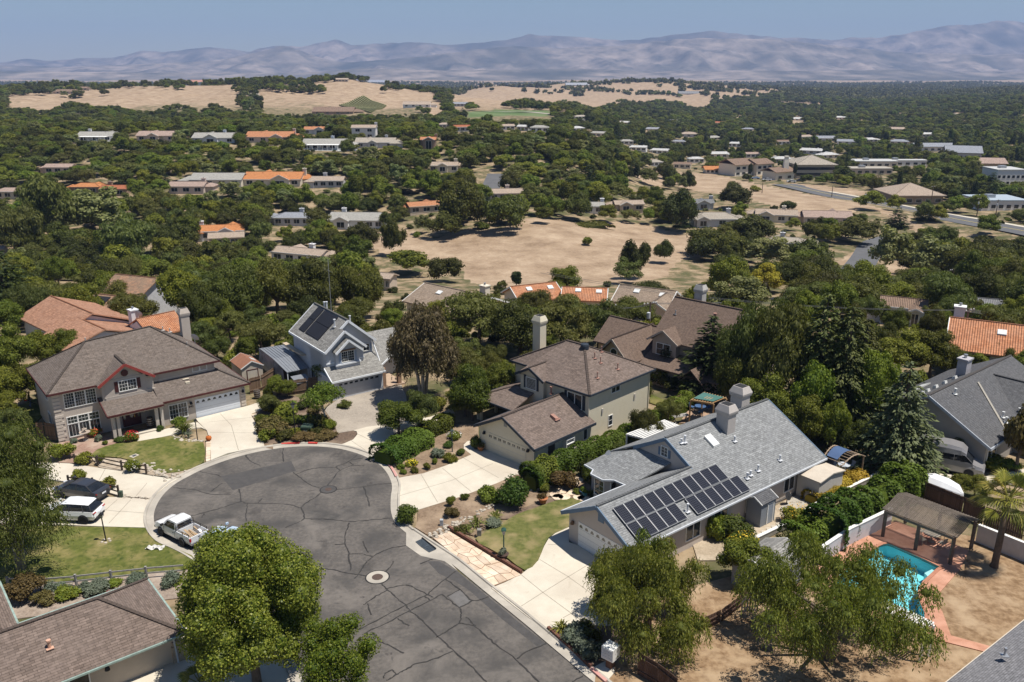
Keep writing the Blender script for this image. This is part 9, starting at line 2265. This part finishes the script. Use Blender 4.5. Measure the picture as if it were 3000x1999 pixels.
a,b=g(*cF([(1000,250)])[0]),g(*cF([(1245,345)])[0]);c_=a.lerp(b,.5);t=thing('covered_boat','white covered boat behind the pool fence','boat',(c_.x+.2,c_.y+1.3,.05),head(a,b))
mb=MB();L2=(b-a).length/2+.5
mb.loft([[(x*L2,1.05*w*math.cos(q),.75+h_*max(0,math.sin(q))-.35*max(0,-math.sin(q)))for q in[k*6.283/12 for k in range(12)]]for x,w,h_ in((-1,.35,.15),(-.85,.8,.6),(-.4,1,.95),(.2,1,.95),(.7,.75,.75),(1,.12,.25))]);mb.build('cover',M('white_cover',(.76,.76,.77),(.7,.7,.71),rough=.6),t)
mb=MB();mb.box(-L2*.8,L2*.6,-.6,.6,.25,.5);mb.build('trailer',DARKP,t);wheels(t,(-.4,),.9,.28)
sheet('driveway',cF([(870,120),(930,60),(1100,90),(1330,130),(1500,100),(1700,60),(1900,120),(1700,200),(1500,150),(1300,190),(1100,150),(1000,160),(960,185)]),.05,CONC)
# utility poles and wires
POLE=M('pole_wood',(.17,.12,.09),(.11,.08,.06),scale=5,stretch=(3,3,.4));WIRE=M('wire',(.10,.10,.105),(.12,.12,.125),rough=.4)
tops=[]
def upole(px_top,Y,label,arms=2,tf=False,h=10.5,rz=.5):
 dx,dy,dz=ray(*px_top);x=dx/dy*Y;zt=CAM_H+dz/dy*Y;zb=hz(x,Y);t=thing('utility_pole',label,'utility pole',(x,Y,zb),rz)
 H_=zt-zb;mb=MB();mb.tube([(0,0,-.5),(0,0,H_)],[.19,.12],8);mb.build('pole',POLE,t)
 for k in range(arms):
  z=H_-.3-k*.9;mb=MB();mb.box(-1.25,1.25,-.05,.05,z-.06,z+.06);a_=mb.build('crossarm',POLE,t)
  for q in(-1.1,-.5,.5,1.1):mb=MB();mb.lathe([(.06,z+.06),(.09,z+.14),(.05,z+.24)],8,(q,0));mb.build('insulator',TRIM_W,a_)
 if tf:
  for s in(-.3,):mb=MB();mb.lathe([(.25,H_-2.4),(.27,H_-2.3),(.27,H_-1.5),(.1,H_-1.42)],12,(s-.1,-.2));mb.build('transformer',M('transformer_grey',(.5,.52,.54)),t)
 tops.append((Vector((x,Y,zt)),rz));return t
upole((1786,893),121,'utility pole with twin crossarms behind the cream house',2)
upole((1906,885),119,'taller utility pole left of the taupe house',1,True)
upole((2838,905),108,'utility pole with transformer beside the red-brown roof',1,True)
upole((2590,812),152,'utility pole behind the tallest cedar',1,True)
upole((2795,787),175,'distant utility pole above the red-brown roof',1)
upole((2235,535),395,'slim pole on the dry slope beside the road',0);upole((2440,545),380,'slim lamp pole at the road junction',0);upole((2735,545),330,'tall pole beside the brown office',1);upole((2925,585),312,'pole with transformer at the right of the main road',1,True);upole((2870,580),318,'second pole beside the low white shed',1,True)
def wire(a,b,sag,off,label,w=.022):
 t=tag(empty('power_line',(0,0,0)),label,'wire');
 for o_ in off:
  mb=MB();mb.tube([a.lerp(b,k/14)+Vector((o_*.8,o_*.3,-.2-sag*4*(k/14)*(1-k/14)))for k in range(15)],w,4);mb.build('conductor',WIRE,t)
wire(tops[0][0],tops[1][0],.5,(-1,-.4,.4,1),'power lines between the two poles behind the cream house')
wire(tops[1][0],tops[3][0],1.5,(-1,0,1),'power lines running right from the taller pole')
wire(tops[3][0],tops[4][0],1.0,(-.6,.6),'power lines between the far right poles')
e_=tops[2][0]+Vector((30,-3,-1.5));wire(tops[2][0],e_,.8,(-1,-.3,.3,1),'power lines crossing to the right edge')
e_=tops[2][0]+Vector((-55,22,0));wire(tops[2][0],e_,1.6,(-.6,.6),'power lines running left over the cedars')
# a gardener beside the beige house
def person(label,loc,rz):
 t=thing('person',label,'person',loc,rz)
 J=[(0,0,.95),(0,0,1.2),(0,.03,1.45),(0,.05,1.56),(0,.07,1.70),(.11,0,.88),(.13,.06,.5),(.14,.0,.09),(.15,.14,.05),(-.11,0,.88),(-.13,.1,.5),(-.16,-.12,.1),(-.17,.03,.05),(.2,.02,1.42),(.26,.06,1.15),(.24,.28,1.0),(-.2,.02,1.42),(-.27,.02,1.14),(-.2,.25,.98),(.23,.36,.98),(-.17,.33,.95)]
 E_=[(0,1),(1,2),(2,3),(3,4),(0,5),(5,6),(6,7),(7,8),(0,9),(9,10),(10,11),(11,12),(2,13),(13,14),(14,15),(2,16),(16,17),(17,18),(15,19),(18,20)]
 rad=[.15,.14,.15,.06,.1,.1,.07,.05,.045,.1,.07,.05,.045,.075,.055,.042,.075,.055,.042,.035,.035]
 me=bpy.data.meshes.new('body');me.from_pydata(J,E_,[]);o=link('body',me,t);o.modifiers.new('skin','SKIN');
 for i,sv in enumerate(me.skin_vertices[0].data):sv.radius=(rad[i],rad[i]);sv.use_root=i==0
 s=o.modifiers.new('sub','SUBSURF');s.levels=s.render_levels=1
 m,nt_,b_=nodes_of('work_clothes');tcn=nt_.nodes.new('ShaderNodeTexCoord');sp=nt_.nodes.new('ShaderNodeSeparateXYZ');nt_.links.new(tcn.outputs['Object'],sp.inputs[0])
 rp=nt_.nodes.new('ShaderNodeValToRGB');rp.color_ramp.interpolation='CONSTANT';e=rp.color_ramp.elements;e[0].position=0;e[0].color=(.03,.025,.02,1);e[1].position=.12/1.9;e[1].color=(.06,.11,.24,1)
 for pz,cc in((.95/1.9,(.03,.03,.035,1)),(1.53/1.9,(.36,.22,.15,1)),(1.72/1.9,(.02,.015,.012,1))):q=e.new(pz);q.color=cc
 dv=nt_.nodes.new('ShaderNodeMath');dv.operation='DIVIDE';dv.inputs[1].default_value=1.9;nt_.links.new(sp.outputs[2],dv.inputs[0]);nt_.links.new(dv.outputs[0],rp.inputs['Fac']);nt_.links.new(rp.outputs['Color'],b_.inputs['Base Color']);me.materials.append(m)
 mb=MB();mb.lathe([(.02,1.86),(.1,1.83),(.115,1.76),(.17,1.745)],12,(0,.07));mb.build('cap',M('dark_cap',(.03,.028,.03)),t)
 return t
pg2=g(90,1195);person('gardener in dark shirt and blue jeans beside the beige house',(pg2.x,pg2.y,.03),R(-60))
bl_=thing('leaf_blower','red handheld garden blower held by the gardener','tool',(pg2.x-.25,pg2.y-.35,.03),R(-60));mb=MB();mb.loft([[(w*math.cos(q),-.1+d,1.0+w*math.sin(q))for q in[k*1.047 for k in range(6)]]for d,w in((0,.08),(.15,.12),(.3,.1))]);mb.build('motor',M('tool_red',(.5,.03,.02)),bl_);mb=MB();mb.tube([(0,.2,.98),(0,.9,.35)],.04,8);mb.build('nozzle',DARKP,bl_)
sheet('lawn',cA([(180,1000),(330,930),(400,1060),(300,1150),(200,1130)]),.08,GRASS)
# summer haze over the valley
mb=MB();mb.box(-14000,14000,-400,14000,-60,720)
hzo=mb.build('haze',None)
tag(hzo,kind='stuff')
hm=bpy.data.materials.new('haze');hm.use_nodes=True
for n in list(hm.node_tree.nodes):
 if n.type!='OUTPUT_MATERIAL':hm.node_tree.nodes.remove(n)
pv_n=hm.node_tree.nodes.new('ShaderNodeVolumePrincipled')
pv_n.inputs['Color'].default_value=(.44,.60,1.0,1)
pv_n.inputs['Density'].default_value=8.5e-5
pv_n.inputs['Anisotropy'].default_value=0.0
hm.node_tree.links.new(pv_n.outputs[0],hm.node_tree.nodes['Material Output'].inputs['Volume'])
hzo.data.materials.append(hm)
